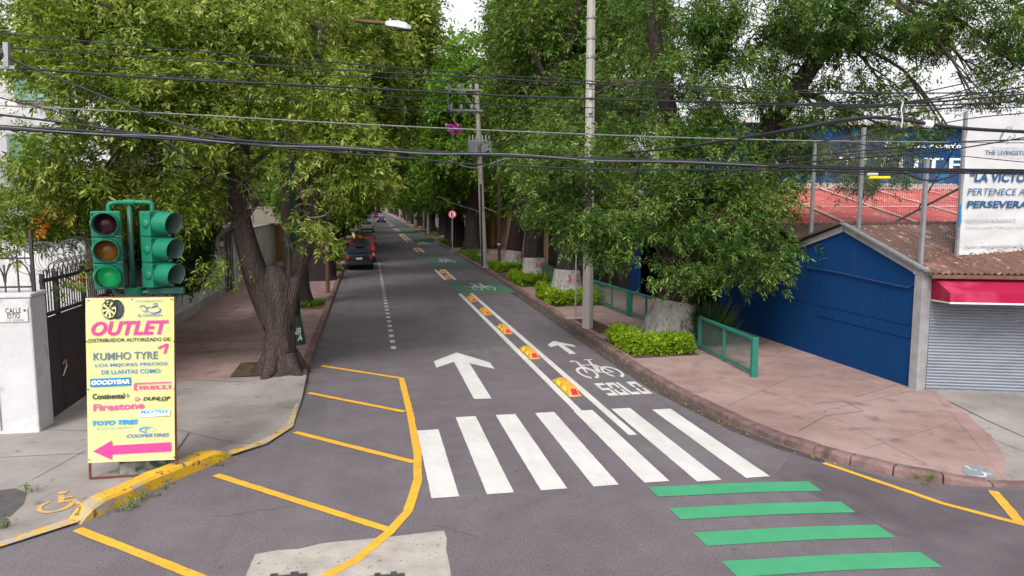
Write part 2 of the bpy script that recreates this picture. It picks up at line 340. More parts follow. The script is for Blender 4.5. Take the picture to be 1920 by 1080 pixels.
M['boya'] = pmat('yellow_plastic', (0.58, 0.335, 0.055), (0.48, 0.265, 0.04), scale=5, rough=0.6, c3=(0.35, 0.19, 0.04), c3scale=4, c3fac=(0.6, 0.78))
M['reflyellow'] = pmat('yellow_reflector', (0.86, 0.60, 0.02), rough=0.35)
M['reflred'] = pmat('red_reflector', (0.80, 0.02, 0.06), rough=0.35)
M['tyre'] = pmat('tyre_rubber', (0.02, 0.02, 0.021), rough=0.85)
M['rim'] = pmat('wheel_rim', (0.32, 0.32, 0.33), rough=0.4, metal=0.6)
M['glass'] = pmat('car_glass', (0.02, 0.026, 0.03), rough=0.08, spec=0.8)
M['plastic'] = pmat('black_plastic', (0.025, 0.025, 0.028), rough=0.6)
M['taillight'] = pmat('tail_light', (0.30, 0.012, 0.014), rough=0.25, spec=0.6)
M['brakelight'] = emis('lit_brake_light', (1.0, 0.10, 0.05), 1.6, (0.6, 0.02, 0.02))
M['plate'] = pmat('number_plate', (0.62, 0.62, 0.60), (0.4, 0.42, 0.4), scale=40, rough=0.5)
M['bluewindow'] = pmat('green_tinted_glass', (0.10, 0.22, 0.20), (0.14, 0.28, 0.25), scale=2, rough=0.2, spec=0.6)
M['skin'] = pmat('skin', (0.32, 0.19, 0.13), rough=0.6)
M['hivis'] = pmat('yellow_vest', (0.75, 0.72, 0.16), rough=0.7)
M['trousers'] = pmat('dark_trousers', (0.03, 0.03, 0.035), rough=0.9)
M['grass'] = leafmat('grass_blades', [(0, (0.05, 0.12, 0.015)), (0.6, (0.10, 0.2, 0.02)), (1, (0.2, 0.26, 0.04))], 0.3)
M['leafyellow'] = leafmat('yellow_green_ash_leaves', [(0, (0.040, 0.088, 0.011)), (0.38, (0.112, 0.182, 0.020)), (0.78, (0.235, 0.295, 0.042)), (1, (0.43, 0.45, 0.15))], 0.42)
M['leafmid'] = leafmat('mid_green_ash_leaves', [(0, (0.030, 0.072, 0.013)), (0.5, (0.072, 0.130, 0.020)), (0.85, (0.135, 0.20, 0.034)), (1, (0.24, 0.27, 0.06))], 0.38)
M['leafdark'] = leafmat('dark_green_ash_leaves', [(0, (0.024, 0.062, 0.013)), (0.45, (0.060, 0.122, 0.022)), (0.85, (0.125, 0.20, 0.038)), (1, (0.27, 0.31, 0.08))], 0.38)
M['leaffar'] = leafmat('far_tree_leaves', [(0, (0.06, 0.14, 0.020)), (0.5, (0.13, 0.24, 0.032)), (1, (0.24, 0.34, 0.06))], 0.45)
M['hedge'] = leafmat('lime_hedge_leaves', [(0, (0.07, 0.15, 0.006)), (0.5, (0.18, 0.31, 0.012)), (1, (0.34, 0.46, 0.03))], 0.3)
M['ivy'] = leafmat('ivy_leaves', [(0, (0.02, 0.045, 0.012)), (0.7, (0.04, 0.08, 0.02)), (1, (0.09, 0.12, 0.03))], 0.3)
M['orange'] = leafmat('orange_flowers', [(0, (0.60, 0.13, 0.01)), (1, (0.78, 0.26, 0.03))], 0.3)
M['magenta'] = leafmat('magenta_flowers', [(0, (0.42, 0.03, 0.30)), (1, (0.6, 0.07, 0.42))], 0.3)

# ------------------------------------------------------------------ lettering
_tc = {}
def text2d(s, bold=0.0, shear=0.0, spacing=1.0):
    key = (s, bold, shear, spacing)
    if key in _tc: return _tc[key]
    cu = bpy.data.curves.new('lettering', 'FONT'); cu.body = s; cu.offset = bold; cu.shear = shear; cu.space_character = spacing
    cu.resolution_u = 3
    ob = bpy.data.objects.new('lettering', cu); COL.objects.link(ob)
    dg = bpy.context.evaluated_depsgraph_get()
    me = bpy.data.meshes.new_from_object(ob.evaluated_get(dg))
    vs = [tuple(v.co) for v in me.vertices]; fs = [tuple(p.vertices) for p in me.polygons]
    bpy.data.objects.remove(ob); bpy.data.curves.remove(cu); bpy.data.meshes.remove(me)
    xs = [q[0] for q in vs]; ys = [q[1] for q in vs]
    x0, x1, y0, y1 = min(xs), max(xs), min(ys), max(ys)
    _tc[key] = ([((q[0] - x0) / (x1 - x0), (q[1] - y0) / (y1 - y0)) for q in vs], fs)
    return _tc[key]
def lettering(s, O, U, V, wd, ht, m, parent, name='lettering', thick=0.0, fn=None, **kw):
    vs, fs = text2d(s, **kw)
    O, U, V = Vector(O), Vector(U).normalized(), Vector(V).normalized()
    b = MB(); P = [O + U * (q[0] * wd) + V * (q[1] * ht) for q in vs]
    if fn: P = [fn(q[0], q[1]) for q in vs]
    b.add(P, fs)
    if thick:
        n = U.cross(V); b.add([p - n * thick for p in P], fs)
    return b.build(name, m, parent)

# ------------------------------------------------------------------ foliage
def foliage(name, lobes, n, leaf, m, parent, seed, leaflets=7, spray=0.26, clump=0.34, per=22, droop=0.35, shell=0.62, width=0.30, org=None, jitter=1.0):
    """lobes: rows cx cy cz rx ry rz weight; pinnate sprays gathered in clumps near the lobes' outside"""
    rng = np.random.default_rng(seed)
    L = np.array([list(q) + [1.0] * (7 - len(q)) for q in lobes], float)
    wgt = (L[:, 3] * L[:, 4] * L[:, 5]) ** (2 / 3) * L[:, 6]; wgt /= wgt.sum()
    nc = max(1, n // per)
    li = rng.choice(len(L), nc, p=wgt)
    d = rng.normal(size=(nc, 3)); d /= np.linalg.norm(d, axis=1)[:, None]
    rr = shell + (1 - shell) * rng.random(nc) ** 0.6
    cc = L[li, :3] + d * rr[:, None] * L[li, 3:6]
    ci = rng.integers(0, nc, n)
    P = cc[ci] + rng.normal(size=(n, 3)) * clump * np.array([1, 1, 0.7])
    D = d[ci] * 0.8 + rng.normal(size=(n, 3)) * 0.75; D[:, 2] -= droop
    D /= np.linalg.norm(D, axis=1)[:, None]
    up = np.tile([0, 0, 1.0], (n, 1)) + rng.normal(size=(n, 3)) * 0.45 * jitter
    S = np.cross(D, up); S /= np.linalg.norm(S, axis=1)[:, None] + 1e-9
    Nn = np.cross(S, D)
    k = leaflets
    t = np.repeat(np.linspace(0.15, 1.0, (k + 1) // 2), 2)[:k] if k > 1 else np.array([0.5])
    sg = np.array([1 if i % 2 == 0 else -1 for i in range(k)], float)
    if k > 1: sg[-1] = 0.0
    sc = (0.8 + 0.45 * rng.random((n, 1))).repeat(k, 1)
    base = P[:, None, :] + D[:, None, :] * (t[None, :, None] * spray)
    ld = D[:, None, :] * 0.62 + S[:, None, :] * (sg[None, :, None] * 0.8) + rng.normal(size=(n, k, 3)) * 0.22 - np.array([0, 0, 0.22])
    ld /= np.linalg.norm(ld, axis=2)[..., None]
    nn = Nn[:, None, :] + rng.normal(size=(n, k, 3)) * 0.35
    sd_ = np.cross(ld, nn); sd_ /= np.linalg.norm(sd_, axis=2)[..., None] + 1e-9
    ln = (leaf * sc * (0.6 + 0.75 * rng.random((n, k))))[..., None]
    wd = ln * width * 0.5
    v0 = base; v2 = base + ld * ln
    mid = base + ld * ln * 0.42
    V = np.stack([v0, mid + sd_ * wd, v2, mid - sd_ * wd], 2).reshape(-1, 3)
    o = ORG.get(parent.name, Vector()) if parent is not None else Vector()
    if org is not None: o = Vector(org)
    V = V - np.array(o)
    return quads(name, V, m, parent, o)
def quads(name, V, m, parent=None, o=None):
    nv = len(V); nf = nv // 4
    me = bpy.data.meshes.new(name)
    me.vertices.add(nv); me.vertices.foreach_set('co', V.astype(np.float32).ravel())
    me.loops.add(nv); me.loops.foreach_set('vertex_index', np.arange(nv, dtype=np.int32))
    me.polygons.add(nf); me.polygons.foreach_set('loop_start', np.arange(0, nv, 4, dtype=np.int32)); me.polygons.foreach_set('loop_total', np.full(nf, 4, np.int32))
    me.validate()
    ob = wrap(name, me, m, parent, o=o)
    ob['kind'] = 'stuff'
    return ob
def lobe(x, y, Y, rx, ry, rd, wt=1.0):
    c = AY(x, y, Y); k = (Y / ray(x, y).y) / F
    return (c.x, c.y, c.z, rx * k, rd, ry * k, wt)
def blades(name, boxes, n, ln, m, parent, seed, wd=0.012, lean=0.45):
    """upright blades or small leaves filling low boxes: x0 x1 y0 y1 z"""
    rng = np.random.default_rng(seed); B = np.array(boxes, float); i = rng.integers(0, len(B), n)
    b = B[i]; P = np.stack([b[:, 0] + rng.random(n) * (b[:, 1] - b[:, 0]), b[:, 2] + rng.random(n) * (b[:, 3] - b[:, 2]), b[:, 4]], 1)
    D = rng.normal(size=(n, 3)) * lean; D[:, 2] = 1; D /= np.linalg.norm(D, axis=1)[:, None]
    S = np.cross(D, rng.normal(size=(n, 3))); S /= np.linalg.norm(S, axis=1)[:, None]
    l = (ln * (0.5 + rng.random(n)))[:, None]
    V = np.stack([P, P + D * l * 0.5 + S * wd, P + D * l, P + D * l * 0.5 - S * wd], 1).reshape(-1, 3)
    o = ORG.get(parent.name, Vector()) if parent is not None else Vector()
    return quads(name, V - np.array(o), m, parent, o)
def bumpy(seed, amt=0.10, k=5):
    rr = random.Random(seed); ph = [rr.uniform(0, 6.28) for _ in range(6)]
    return lambda i, a: 1 + amt * (math.sin(k * a + ph[0] + i * 0.25) * 0.5 + math.sin((k + 4) * a + ph[1] - i * 0.4) * 0.3 + math.sin(3 * a + ph[2] + i * 0.9) * 0.35 + math.sin(17 * a + ph[3] + i) * 0.18)
def smooth_path(pts, rs, n=4):
    P = [Vector(p) for p in pts]; out = []; ro = []
    for i in range(len(P) - 1):
        p0, p1, p2, p3 = P[max(i - 1, 0)], P[i], P[i + 1], P[min(i + 2, len(P) - 1)]
        for j in range(n):
            t = j / n
            out.append(0.5 * ((2 * p1) + (p2 - p0) * t + (2 * p0 - 5 * p1 + 4 * p2 - p3) * t * t + (3 * p1 - p0 - 3 * p2 + p3) * t ** 3))
            ro.append(rs[i] * (1 - t) + rs[i + 1] * t)
    out.append(P[-1]); ro.append(rs[-1])
    return out, ro
def limb(name, pts, rs, m, parent, seed=1, n=14, amt=0.09, sub=4):
    p, r = smooth_path(pts, rs, sub)
    return MB().tube(p, r, n, ridge=bumpy(seed, amt)).build(name, m, parent, smooth=True)
def branches(lobes, frm, parent, seed, r0=0.07, m=None):
    rr = random.Random(seed); b = MB()
    for q in lobes:
        c = Vector(q[:3]); a = min((Vector(p) for p in frm), key=lambda p: (p - c).length)
        mid = a.lerp(c, 0.5) + Vector((rr.uniform(-.3, .3), rr.uniform(-.3, .3), rr.uniform(0.0, .5)))
        p, r = smooth_path([a, mid, c], [r0, r0 * 0.6, r0 * 0.25], 4); b.tube(p, r, 6)
        for _ in range(5):
            s = mid.lerp(c, rr.uniform(0.1, 0.95)); e = c + Vector((rr.uniform(-1, 1) * q[3], rr.uniform(-1, 1) * q[4], rr.uniform(-1, .8) * q[5])) * 0.85
            m2 = s.lerp(e, .5) + Vector((0, 0, .12))
            p, r = smooth_path([s, m2, e], [r0 * 0.35, r0 * 0.25, r0 * 0.1], 3); b.tube(p, r, 4)
    return b.build('branches', m or M['twig'], parent, smooth=True)
# ================================================================== THE GROUND
ground = struct(MB().poly([(-600, -100, -0.04), (600, -100, -0.04), (600, 1500, -0.04), (-600, 1500, -0.04)]).build('ground', M['ground']))
road = struct(MB().poly([(-60, -40, 0), (60, -40, 0), (60, 9.4, 0), (9.2, 9.4, 0), (7.6, 12, 0), (7.6, 500, 0), (-1.6, 500, 0), (-1.6, 14, 0), (-3.6, 11, 0), (-6, 8.9, 0), (-60, 5, 0)]).build('road', M['asphalt']))

# kerb lines (outer foot of the kerb), z = height of its top
RK = [(6.75, 400, .13), (6.75, 64, .13), (6.66, 38, .13), (6.5, 26, .13), (6.32, 20, .13), (6.2, 17, .13), (6.22, 14.7, .13), (6.46, 12, .14), (6.72, 10.95, .14), (7.04, 10.15, .145), (7.36, 9.6, .15), (7.64, 9.22, .15), (7.95, 9.0, .145)]
RAMPR = [(8.2, 8.88, .07), (8.55, 8.75, .03), (8.95, 8.66, .025), (9.6, 8.55, .025), (13, 8.2, .025), (40, 6, .025)]
def surf(name, rungs, mat, seg=10):
    b = MB(); k = len(rungs); vs = []; fs = []
    for o_, i_ in rungs:
        for j in range(seg + 1):
            t = j / seg; zt = min(1, t / 0.25); zt = zt * zt * (3 - 2 * zt)
            vs.append((o_[0] + (i_[0] - o_[0]) * t, o_[1] + (i_[1] - o_[1]) * t, o_[2] + (i_[2] - o_[2]) * zt))
    for i in range(k - 1):
        for j in range(seg):
            a = i * (seg + 1) + j; fs.append((a, a + 1, a + seg + 2, a + seg + 1))
    b.add(vs, fs); o = b.build(name, mat, smooth=True); struct(o)
    return o, BVHTree.FromPolygons([Vector(v) for v in vs], fs)
KW = 0.2
rr_ = [((x + KW - .01, y, .128), (11.25, y, .13)) for x, y, z in RK[:7]]
rr_ += [((6.46 + KW, 12.03, .135), (11.25, 14.0, .13)), ((6.72 + KW * .9, 10.95 + .1, .135), (11.25, 13.9, .13)), ((7.04 + .15, 10.15 + .15, .14), (11.28, 13.8, .13)), ((7.64 + .1, 9.22 + .18, .145), (11.32, 13.7, .13)), ((7.95 + .06, 9.0 + .18, .13), (11.38, 13.66, .13)),
        ((8.26, 9.06, .10), (11.44, 13.62, .13)), ((8.55, 8.95, .05), (11.5, 13.58, .13)), ((8.95, 8.84, .035), (11.6, 13.55, .13))]
pav_r, bv1 = surf('right_pavement', rr_, M['redpave'])
apr_r, bv2 = surf('right_concrete_apron', [((8.95, 8.84, .035), (11.6, 13.55, .13)), ((9.6, 8.72, .032), (12.2, 13.3, .13)), ((13, 8.37, .032), (14, 12.9, .13)), ((40, 6, .025), (40, 11.5, .13))], M['concrete'])
LK_straight = [(-1.52, 400, .13), (-1.52, 40, .13), (-1.5, 18.6, .13), (-1.47, 17.3, .13)]
pav_l, bv3 = surf('left_pavement', [((-1.69, 400, .128), (-6.3, 400, .13)), ((-1.69, 19.35, .128), (-6.2, 19.35, .13)), ((-1.66, 17.3, .12), (-6.0, 17.2, .11))], M['redpave'])
LE = [(-1.47, 17.3, .12), (-1.42, 15.4, .05), (-1.42, 13.5, .03), (-1.75, 12.6, .035), (-2.22, 12.12, .04), (-2.42, 12.07, .04), (-3.62, 10.0, .04), (-3.66, 9.85, .03), (-4.3, 9.28, .025), (-6.3, 8.35, .025), (-30, 2, .025)]
LI = [(-6.0, 17.2, .11), (-6, 16, .05), (-6.0, 15.4, .03), (-6.0, 15, .03), (-6.0, 14.7, .03), (-6.1, 14.3, .03), (-7.0, 13.98, .03), (-7.6, 13.98, .03), (-8.4, 13.97, .03), (-10, 13.96, .03), (-30, 13.9, .03)]
apr_l, bv4 = surf('left_concrete_apron', list(zip(LE, LI)), M['concrete'])
def PV(px, py):
    """where the line of sight through a photograph point meets the pavements or the road"""
    d = ray(px, py).normalized(); best = G(px, py, 0.0); bd = (best - _C).length
    for bv in (bv1, bv2, bv3, bv4):
        h = bv.ray_cast(_C, d)
        if h[0] is not None and h[3] < bd: best, bd = h[0], h[3]
    return best
def onp(x, y, lift=0.0):
    z = 0.0
    for bv in (bv1, bv2, bv3, bv4):
        h = bv.ray_cast(Vector((x, y, 5)), Vector((0, 0, -1)))
        if h[0] is not None: z = max(z, h[0].z)
    return z + lift

# kerbs laid stone by stone near the junction, one long run beyond
def resample(pts, lens):
    P = [Vector(p) for p in pts]; cum = [0]
    for i in range(len(P) - 1): cum.append(cum[-1] + (P[i + 1] - P[i]).length)
    def at(s):
        s = max(0, min(cum[-1], s))
        for i in range(len(P) - 1):
            if s <= cum[i + 1] or i == len(P) - 2: return P[i].lerp(P[i + 1], (s - cum[i]) / (cum[i + 1] - cum[i]))
    return at, cum[-1]
def kerb_run(name, pts, side, stone, mat, far, seed, near_len=None):
    """pts from the near end outwards; side +1: pavement lies to the left of the direction of travel"""
    rr = random.Random(seed)
    root = struct(link(bpy.data.objects.new(name, None))); ORG[root.name] = Vector()
    at, tot = resample(pts, None); s = 0; i = 0
    while s < min(far, tot) - 0.2:
        ln = stone(s) * rr.uniform(.9, 1.1)
        e = min(s + ln, min(far, tot))
        prof = []
        for q in (s + .009, (s + e) / 2, e - .009):
            p = at(q); d = (at(q + .05) - at(q - .05)); d.z = 0; d.normalize(); nn = Vector((-d.y, d.x, 0)) * side
            zt = p.z + rr.uniform(-.006, .006); o_ = nn * rr.uniform(-.008, .008)
            base = Vector((p.x, p.y, 0)) + o_
            prof.append([base + Vector((0, 0, -.03)), base + nn * .012 + Vector((0, 0, zt * .7)), base + nn * .045 + Vector((0, 0, zt)), base + nn * KW + Vector((0, 0, zt + .006)), base + nn * KW + Vector((0, 0, -.03))])
        vs = [v for r_ in prof for v in r_]; fs = [(a * 5 + j, a * 5 + (j + 1) % 5, (a + 1) * 5 + (j + 1) % 5, (a + 1) * 5 + j) for a in (0, 1) for j in range(5)]
        fs += [(4, 3, 2, 1, 0), (10, 11, 12, 13, 14)]
        MB().add(vs, fs).build('kerb_stone', mat, root, bevel=.012)
        s = e; i += 1
    if far < tot:
        a = at(far); b_ = at(tot); m = (a + b_) / 2
        vs = []
        for p in (a, b_):
            nn = Vector((side * -1, 0, 0)) if False else Vector((1 if name.startswith('right') else -1, 0, 0))
            vs += [Vector((p.x, p.y, -.03)), Vector((p.x, p.y, .11)) + nn * .012, Vector((p.x, p.y, .13)) + nn * .04, Vector((p.x, p.y, .136)) + nn * KW, Vector((p.x, p.y, -.03)) + nn * KW]
        MB().add(vs, [(j, (j + 1) % 5, 5 + (j + 1) % 5, 5 + j) for j in range(5)]).build('kerb_length', mat, root)
    return root
rk = [(13, 8.2, .03), (9.6, 8.55, .03), (8.75, 8.71, .035), (8.5, 8.78, .05), (8.2, 8.89, .10)] + list(reversed(RK))
kr = kerb_run('right_kerb', rk + [], -1, lambda s: .62 if s < 9 else (.8 if s < 16 else 1.2), M['kerb'], 62, 3)
kl = kerb_run('left_kerb', [(-1.47, 17.3, .13), (-1.5, 18.6, .13), (-1.52, 40, .13), (-1.52, 400, .13)], 1, lambda s: 1.0, M['kerb'], 36, 4)
# the raised yellow kerb on the near left corner, sloped at both ends
yk = MB(); A = Vector((-2.2, 12.12, 0)); B = Vector((-3.62, 9.83, 0)); dk = (B - A); ny = Vector((-dk.y, dk.x, 0)).normalized() * -1
if ny.x > 0: ny = -ny
vs = []; sgs = 14; rk_ = random.Random(2)
for i in range(sgs + 1):
    t = i / sgs; c = A.lerp(B, t) + ny * (0.05 * math.sin(t * math.pi) + rk_.uniform(-.012, .012)); h = .165 * min(1, t / .08, (1 - t) / .10) + .015 + rk_.uniform(-.006, .006)
    vs += [c + Vector((0, 0, -.03)), c + ny * .02 + Vector((0, 0, h * .8)), c + ny * .06 + Vector((0, 0, h)), c + ny * .26 + Vector((0, 0, h + .004)), c + ny * .27 + Vector((0, 0, -.03))]
yk.add(vs, [(i * 5 + j, i * 5 + (j + 1) % 5, (i + 1) * 5 + (j + 1) % 5, (i + 1) * 5 + j) for i in range(sgs) for j in range(5)] + [(4, 3, 2, 1, 0), tuple(sgs * 5 + j for j in range(5))])
ykr = struct(yk.build('yellow_kerb', M['yellowkerb']))
# faded yellow edges along the dropped kerbs
fe = [Vector(p) for p in [(-1.42, 15.0, 0), (-1.42, 13.5, 0), (-1.72, 12.7, 0), (-2.2, 12.16, 0)]]
MB().ribbon([(p.x - .06, p.y + .05, onp(p.x - .07, p.y + .06, .006)) for p in fe], [.05, .14, .16, .2]).build('faded_edge', M['fadedyellow'], apr_l)
fe = [(-3.72, 9.92), (-4.3, 9.38), (-5.2, 8.98)]
MB().ribbon([(x, y, onp(x, y, .006)) for x, y in fe], [.2, .16, .12]).build('faded_edge', M['fadedyellow'], apr_l)

# ------------------------------------------------------------------ road markings (children of the road)
Z1, Z2, Z3 = 0.004, 0.008, 0.012
rj_ = random.Random(31)
def rag(pts, step=.09, amp=.0028, closed=True):
    out = []; k = len(pts)
    for i in range(k if closed else k - 1):
        a, b = pts[i], pts[(i + 1) % k]; L_ = math.hypot(b[0] - a[0], b[1] - a[1]); n = max(1, min(60, int(L_ / step)))
        for j in range(n):
            t = j / n; out.append((a[0] + (b[0] - a[0]) * t + rj_.uniform(-amp, amp), a[1] + (b[1] - a[1]) * t + rj_.uniform(-amp, amp)))
    if not closed: out.append(tuple(pts[-1][:2]))
    return out
def mark(name, pts, z=Z2, m=None, label=None, wd=None):
    b = MB()
    if wd and wd < .05: b.ribbon(pts, wd, z)
    elif wd:
        q = rag(pts, .12, .004, False); b.ribbon(q, [wd * rj_.uniform(.93, 1.04) for _ in q], z)
    else: b.poly([(p[0], p[1], z) for p in (rag(pts) if name != 'lane_dash' else pts)])
    o = b.build(name, m or M['white'], road)
    if label: o['label'] = label
    return o
# older, darker asphalt of the cross street
mark('asphalt_patch', [G(*q) for q in ((1452, 892), (1560, 945), (1670, 1008), (1760, 1078), (1800, 1110))] + [(30, 5), (30, 9.0), (9.4, 8.4), (8.1, 8.8), (7.5, 9.15), (7.0, 10.0), (6.6, 10.6)], z=.0015, m=M['asphalt_dark'])
# crosswalk bars
for i in range(7):
    x0 = 0.76 + i * 0.765; far = 12.95 if i == 0 else (13.65 if i < 6 else 13.45); near = 9.83 - (0.1 if i > 4 else 0)
    mark('crosswalk_bar', [(x0, near), (x0 + .38, near), (x0 + .38, far), (x0, far)])
# green cycle crossing, slightly bowed bars
for i in range(7):
    y0 = 9.64 - i * .75
    L_ = []; U_ = []
    for j in range(9):
        t = j / 8; x = 3.82 + (6.15 - 3.82) * t; bow = -.16 * t - .16 * max(0, t - .55) ** 1.2
        U_.append((x - .01 + .03 * t, y0 + bow + .02)); L_.append((x + .0, y0 - .36 + bow + .02))
    mark('cycle_crossing_bar', U_ + L_[::-1], m=M['green'])
# big lane arrow
mark('lane_arrow', [(2.05, 14.9), (2.41, 14.86), (2.41, 18.35), (2.93, 17.6), (2.93, 18.35), (2.25, 19.78), (1.55, 18.75), (1.55, 18.0), (2.05, 18.6)])
# cycle lane buffer lines
def two_lines(y0, y1, m=None):
    a = mark('buffer_line', [(3.84, y0), (3.99, y0), (3.99, y1), (3.84, y1)], m=m, z=Z1 + .0015)
    b = mark('buffer_line', [(4.36, y0 - (1.5 if y0 < 14 else 0)), (4.51, y0 - (1.5 if y0 < 14 else 0)), (4.51, y1), (4.36, y1)], m=m, z=Z1 + .0015)
two_lines(13.5, 33.0)
for (a, b) in ((39.2, 45.6), (62, 68.5)): two_lines(a, b)
two_lines(78, 101, M['wornwhite'])
for (a, b) in ((110, 124), (136, 150)): two_lines(a, b, M['wornwhite'])
# dashed lane line
y = 20.6
for i in range(34):
    mark('lane_dash', [(.53, y), (.67, y), (.67, y + .42), (.53, y + .42)], m=M['wornwhite'] if i > 2 else M['white']); y += .95
# green patches across the cycle lane
mark('green_patch', [(3.9, 33.5), (6.5, 33.3), (6.55, 38.6), (3.9, 38.8)], z=Z1, m=M['oldgreen'])
for i in range(9):
    mark('green_bar', [(3.9, 33.3 + i * .62), (6.5, 33.15 + i * .62), (6.5, 33.36 + i * .62), (3.9, 33.48 + i * .62)], z=Z2 - .001, m=M['green'] if i < 5 else M['oldgreen'])
mark('green_patch', [(3.85, 46.3), (6.62, 45.8), (6.62, 60.5), (3.85, 61)], z=Z1, m=M['oldgreen'])
mark('green_patch', [(4.6, 70), (6.7, 70), (6.7, 105), (4.6, 105)], z=Z1, m=M['oldgreen'])
mark('green_patch', [(4.6, 108), (6.7, 108), (6.7, 330), (4.6, 330)], z=Z1, m=M['oldgreen'])
# bicycle symbol drawn with bars and rings
def bike_symbol(x0, x1, y0, y1, m, z=Z2):
    X = lambda u: x0 + (x1 - x0) * u
    Y_ = lambda v: y0 + (y1 - y0) * v
    b = MB(); lw = (x1 - x0) * .055
    def seg(p, q, w_=1.0): b.ribbon([(X(p[0]), Y_(p[1]), z), (X(q[0]), Y_(q[1]), z)], lw * w_)
    def ring(cx, cy, rx, ry, a0, a1, n=22):
        vs = []
        for i in range(n + 1):
            a = R(a0 + (a1 - a0) * i / n)
            for kf in (1.0, .74): vs.append((X(cx + rx * kf * math.cos(a)), Y_(cy + ry * kf * math.sin(a)), z))
        b.add(vs, [(2 * i, 2 * i + 1, 2 * i + 3, 2 * i + 2) for i in range(n)])
    ring(.21, .30, .21, .30, -80, 255); ring(.79, .30, .21, .30, -80, 240)
    b.f and None
    seg((.21, .30), (.30, .90)); seg((.30, .90), (.22, .98), 1.1); seg((.22, .98), (.15, .90), 1.1)
    seg((.28, .70), (.60, .70), 1.4); seg((.47, .28), (.62, .98)); seg((.52, 1.0), (.74, 1.0), 1.2)
    seg((.27, .64), (.50, .30)); seg((.50, .27), (.82, .27), 1.2); seg((.60, .70), (.79, .30)); seg((.62, .66), (.50, .30))
    # keep sheets from lying in one plane: each stroke a hair higher than the last
    k = 0
    vs = b.v; new = []; idx = 0
    for q in range(len(vs)): new.append((vs[q][0], vs[q][1], vs[q][2]))
    return b.build('bicycle_symbol', m, road)
def restack(o, step=0.0006):
    """lift every separate stroke of a marking a little above the last so none share a plane"""
    bm = bmesh.new(); bm.from_mesh(o.data); seen = set(); k = 0
    for v in bm.verts:
        if v in seen: continue
        st = [v]; grp = []
        while st:
            q = st.pop()
            if q in seen: continue
            seen.add(q); grp.append(q); st += [e.other_vert(q) for e in q.link_edges]
        for q in grp: q.co.z += k * step
        k += 1
    bm.to_mesh(o.data); bm.free(); return o
restack(bike_symbol(4.80, 5.86, 16.15, 18.2, M['white']))
restack(bike_symbol(4.75, 5.85, 34.0, 37.2, M['wornwhite'], Z3)); restack(bike_symbol(4.75, 5.85, 50.5, 55, M['wornwhite'], Z3))
restack(bike_symbol(4.8, 5.9, 74, 80, M['wornwhite'], Z3))
mark('cycle_arrow', [(5.2, 19.0), (5.38, 19.0), (5.36, 20.25), (5.64, 19.9), (5.64, 20.25), (5.24, 20.95), (4.93, 20.4), (4.93, 20.02), (5.2, 20.3)])
# SOLO, stencilled
def solo():
    b = MB(); x = 4.86; w_, g_ = .212, .040; y0, y1 = 14.62, 15.72
    def rect(u0, v0, u1, v1): b.poly([(x + u0 * w_, y0 + v0 * (y1 - y0), Z2), (x + u1 * w_, y0 + v0 * (y1 - y0), Z2), (x + u1 * w_, y0 + v1 * (y1 - y0), Z2), (x + u0 * w_, y0 + v1 * (y1 - y0), Z2)])
    def S():
        rect(0, 0, 1, .2); rect(.72, .2, 1, .42); rect(0, .42, 1, .6); rect(0, .6, .28, .82); rect(0, .82, 1, 1)
    def O():
        rect(0, 0, 1, .2); rect(0, .2, .27, .46); rect(0, .55, .27, .8); rect(.73, .2, 1, .46); rect(.73, .55, 1, .8); rect(0, .8, 1, 1)
    def L_(): rect(0, .2, .3, 1); rect(0, 0, 1, .2)
    for q in (S, O, L_, O):
        q(); x += w_ + g_
    o = b.build('word_solo', M['white'], road); o['label'] = 'white stencilled word SOLO'
solo()
# yellow no-parking hatching on the left
mark('yellow_edge_line', [(-1.23, 18.75), (.66, 17.03), (.68, 15.5), (.70, 13.9), (.69, 11.75), (.62, 10.57), (.42, 9.45), (.16, 8.86), (-.24, 8.2), (-.56, 7.88), (-1.2, 7.35)], wd=.13, m=M['yellow'], z=Z2)
for a, b in (((-1.34, 16.05), (.6, 14.2)), ((-1.35, 13.25), (.61, 11.32)), ((-2.31, 11.32), (.18, 8.92)), ((-3.62, 9.68), (-1.3, 7.62))):
    mark('yellow_hatch_bar', [a, b], wd=.13, m=M['yellow'], z=Z2 + .002)
mark('yellow_edge_line', [(6.85, 10.1), (7.18, 9.2), (7.48, 8.38), (7.83, 7.82), (8.4, 7.0), (9.2, 6.2)], wd=.1, m=M['yellow'])
mark('yellow_hatch_bar', [(8.5, 8.62), (7.98, 7.66)], wd=.13, m=M['yellow'], z=Z2 + .002)
# concrete repair with two drain covers at the foot of the picture
pp = [(455, 1100), (462, 1078), (478, 1040), (520, 1032), (560, 1030), (600, 1020), (640, 1015), (680, 1012), (740, 1006), (790, 1000), (832, 995), (838, 1010), (836, 1030), (842, 1055), (848, 1100)]
near = [(q[0] - 12, 1180) for q in (pp[-1], pp[0])]
mark('concrete_patch', [G(*p) for p in pp] + [G(*p) for p in near], z=Z1, m=M['patch'])
for (xa, xb) in ((486, 578), (686, 758)):
    base = G(xa, 1082); top = G(xb, 1068)
    wd_ = (top.x - base.x)
    pts = []
    x0, x1, y1 = base.x, G(xb, 1070).x, G(xb, 1072).y
    bb = MB(); bb.box(((x0 + x1) / 2, y1 - .4, .004), (x1 - x0, .72, .012))
    for k in (.3, .72): bb.box((x0 + (x1 - x0) * k, y1 - .02, .0035), ((x1 - x0) * .16, .07, .011))
    for k in range(7): bb.box((x0 + (x1 - x0) * (k + .5) / 7, y1 - .4, .0105), ((x1 - x0) * .06, .62, .006))
    o = bb.build('drain_cover', M['iron'], road)
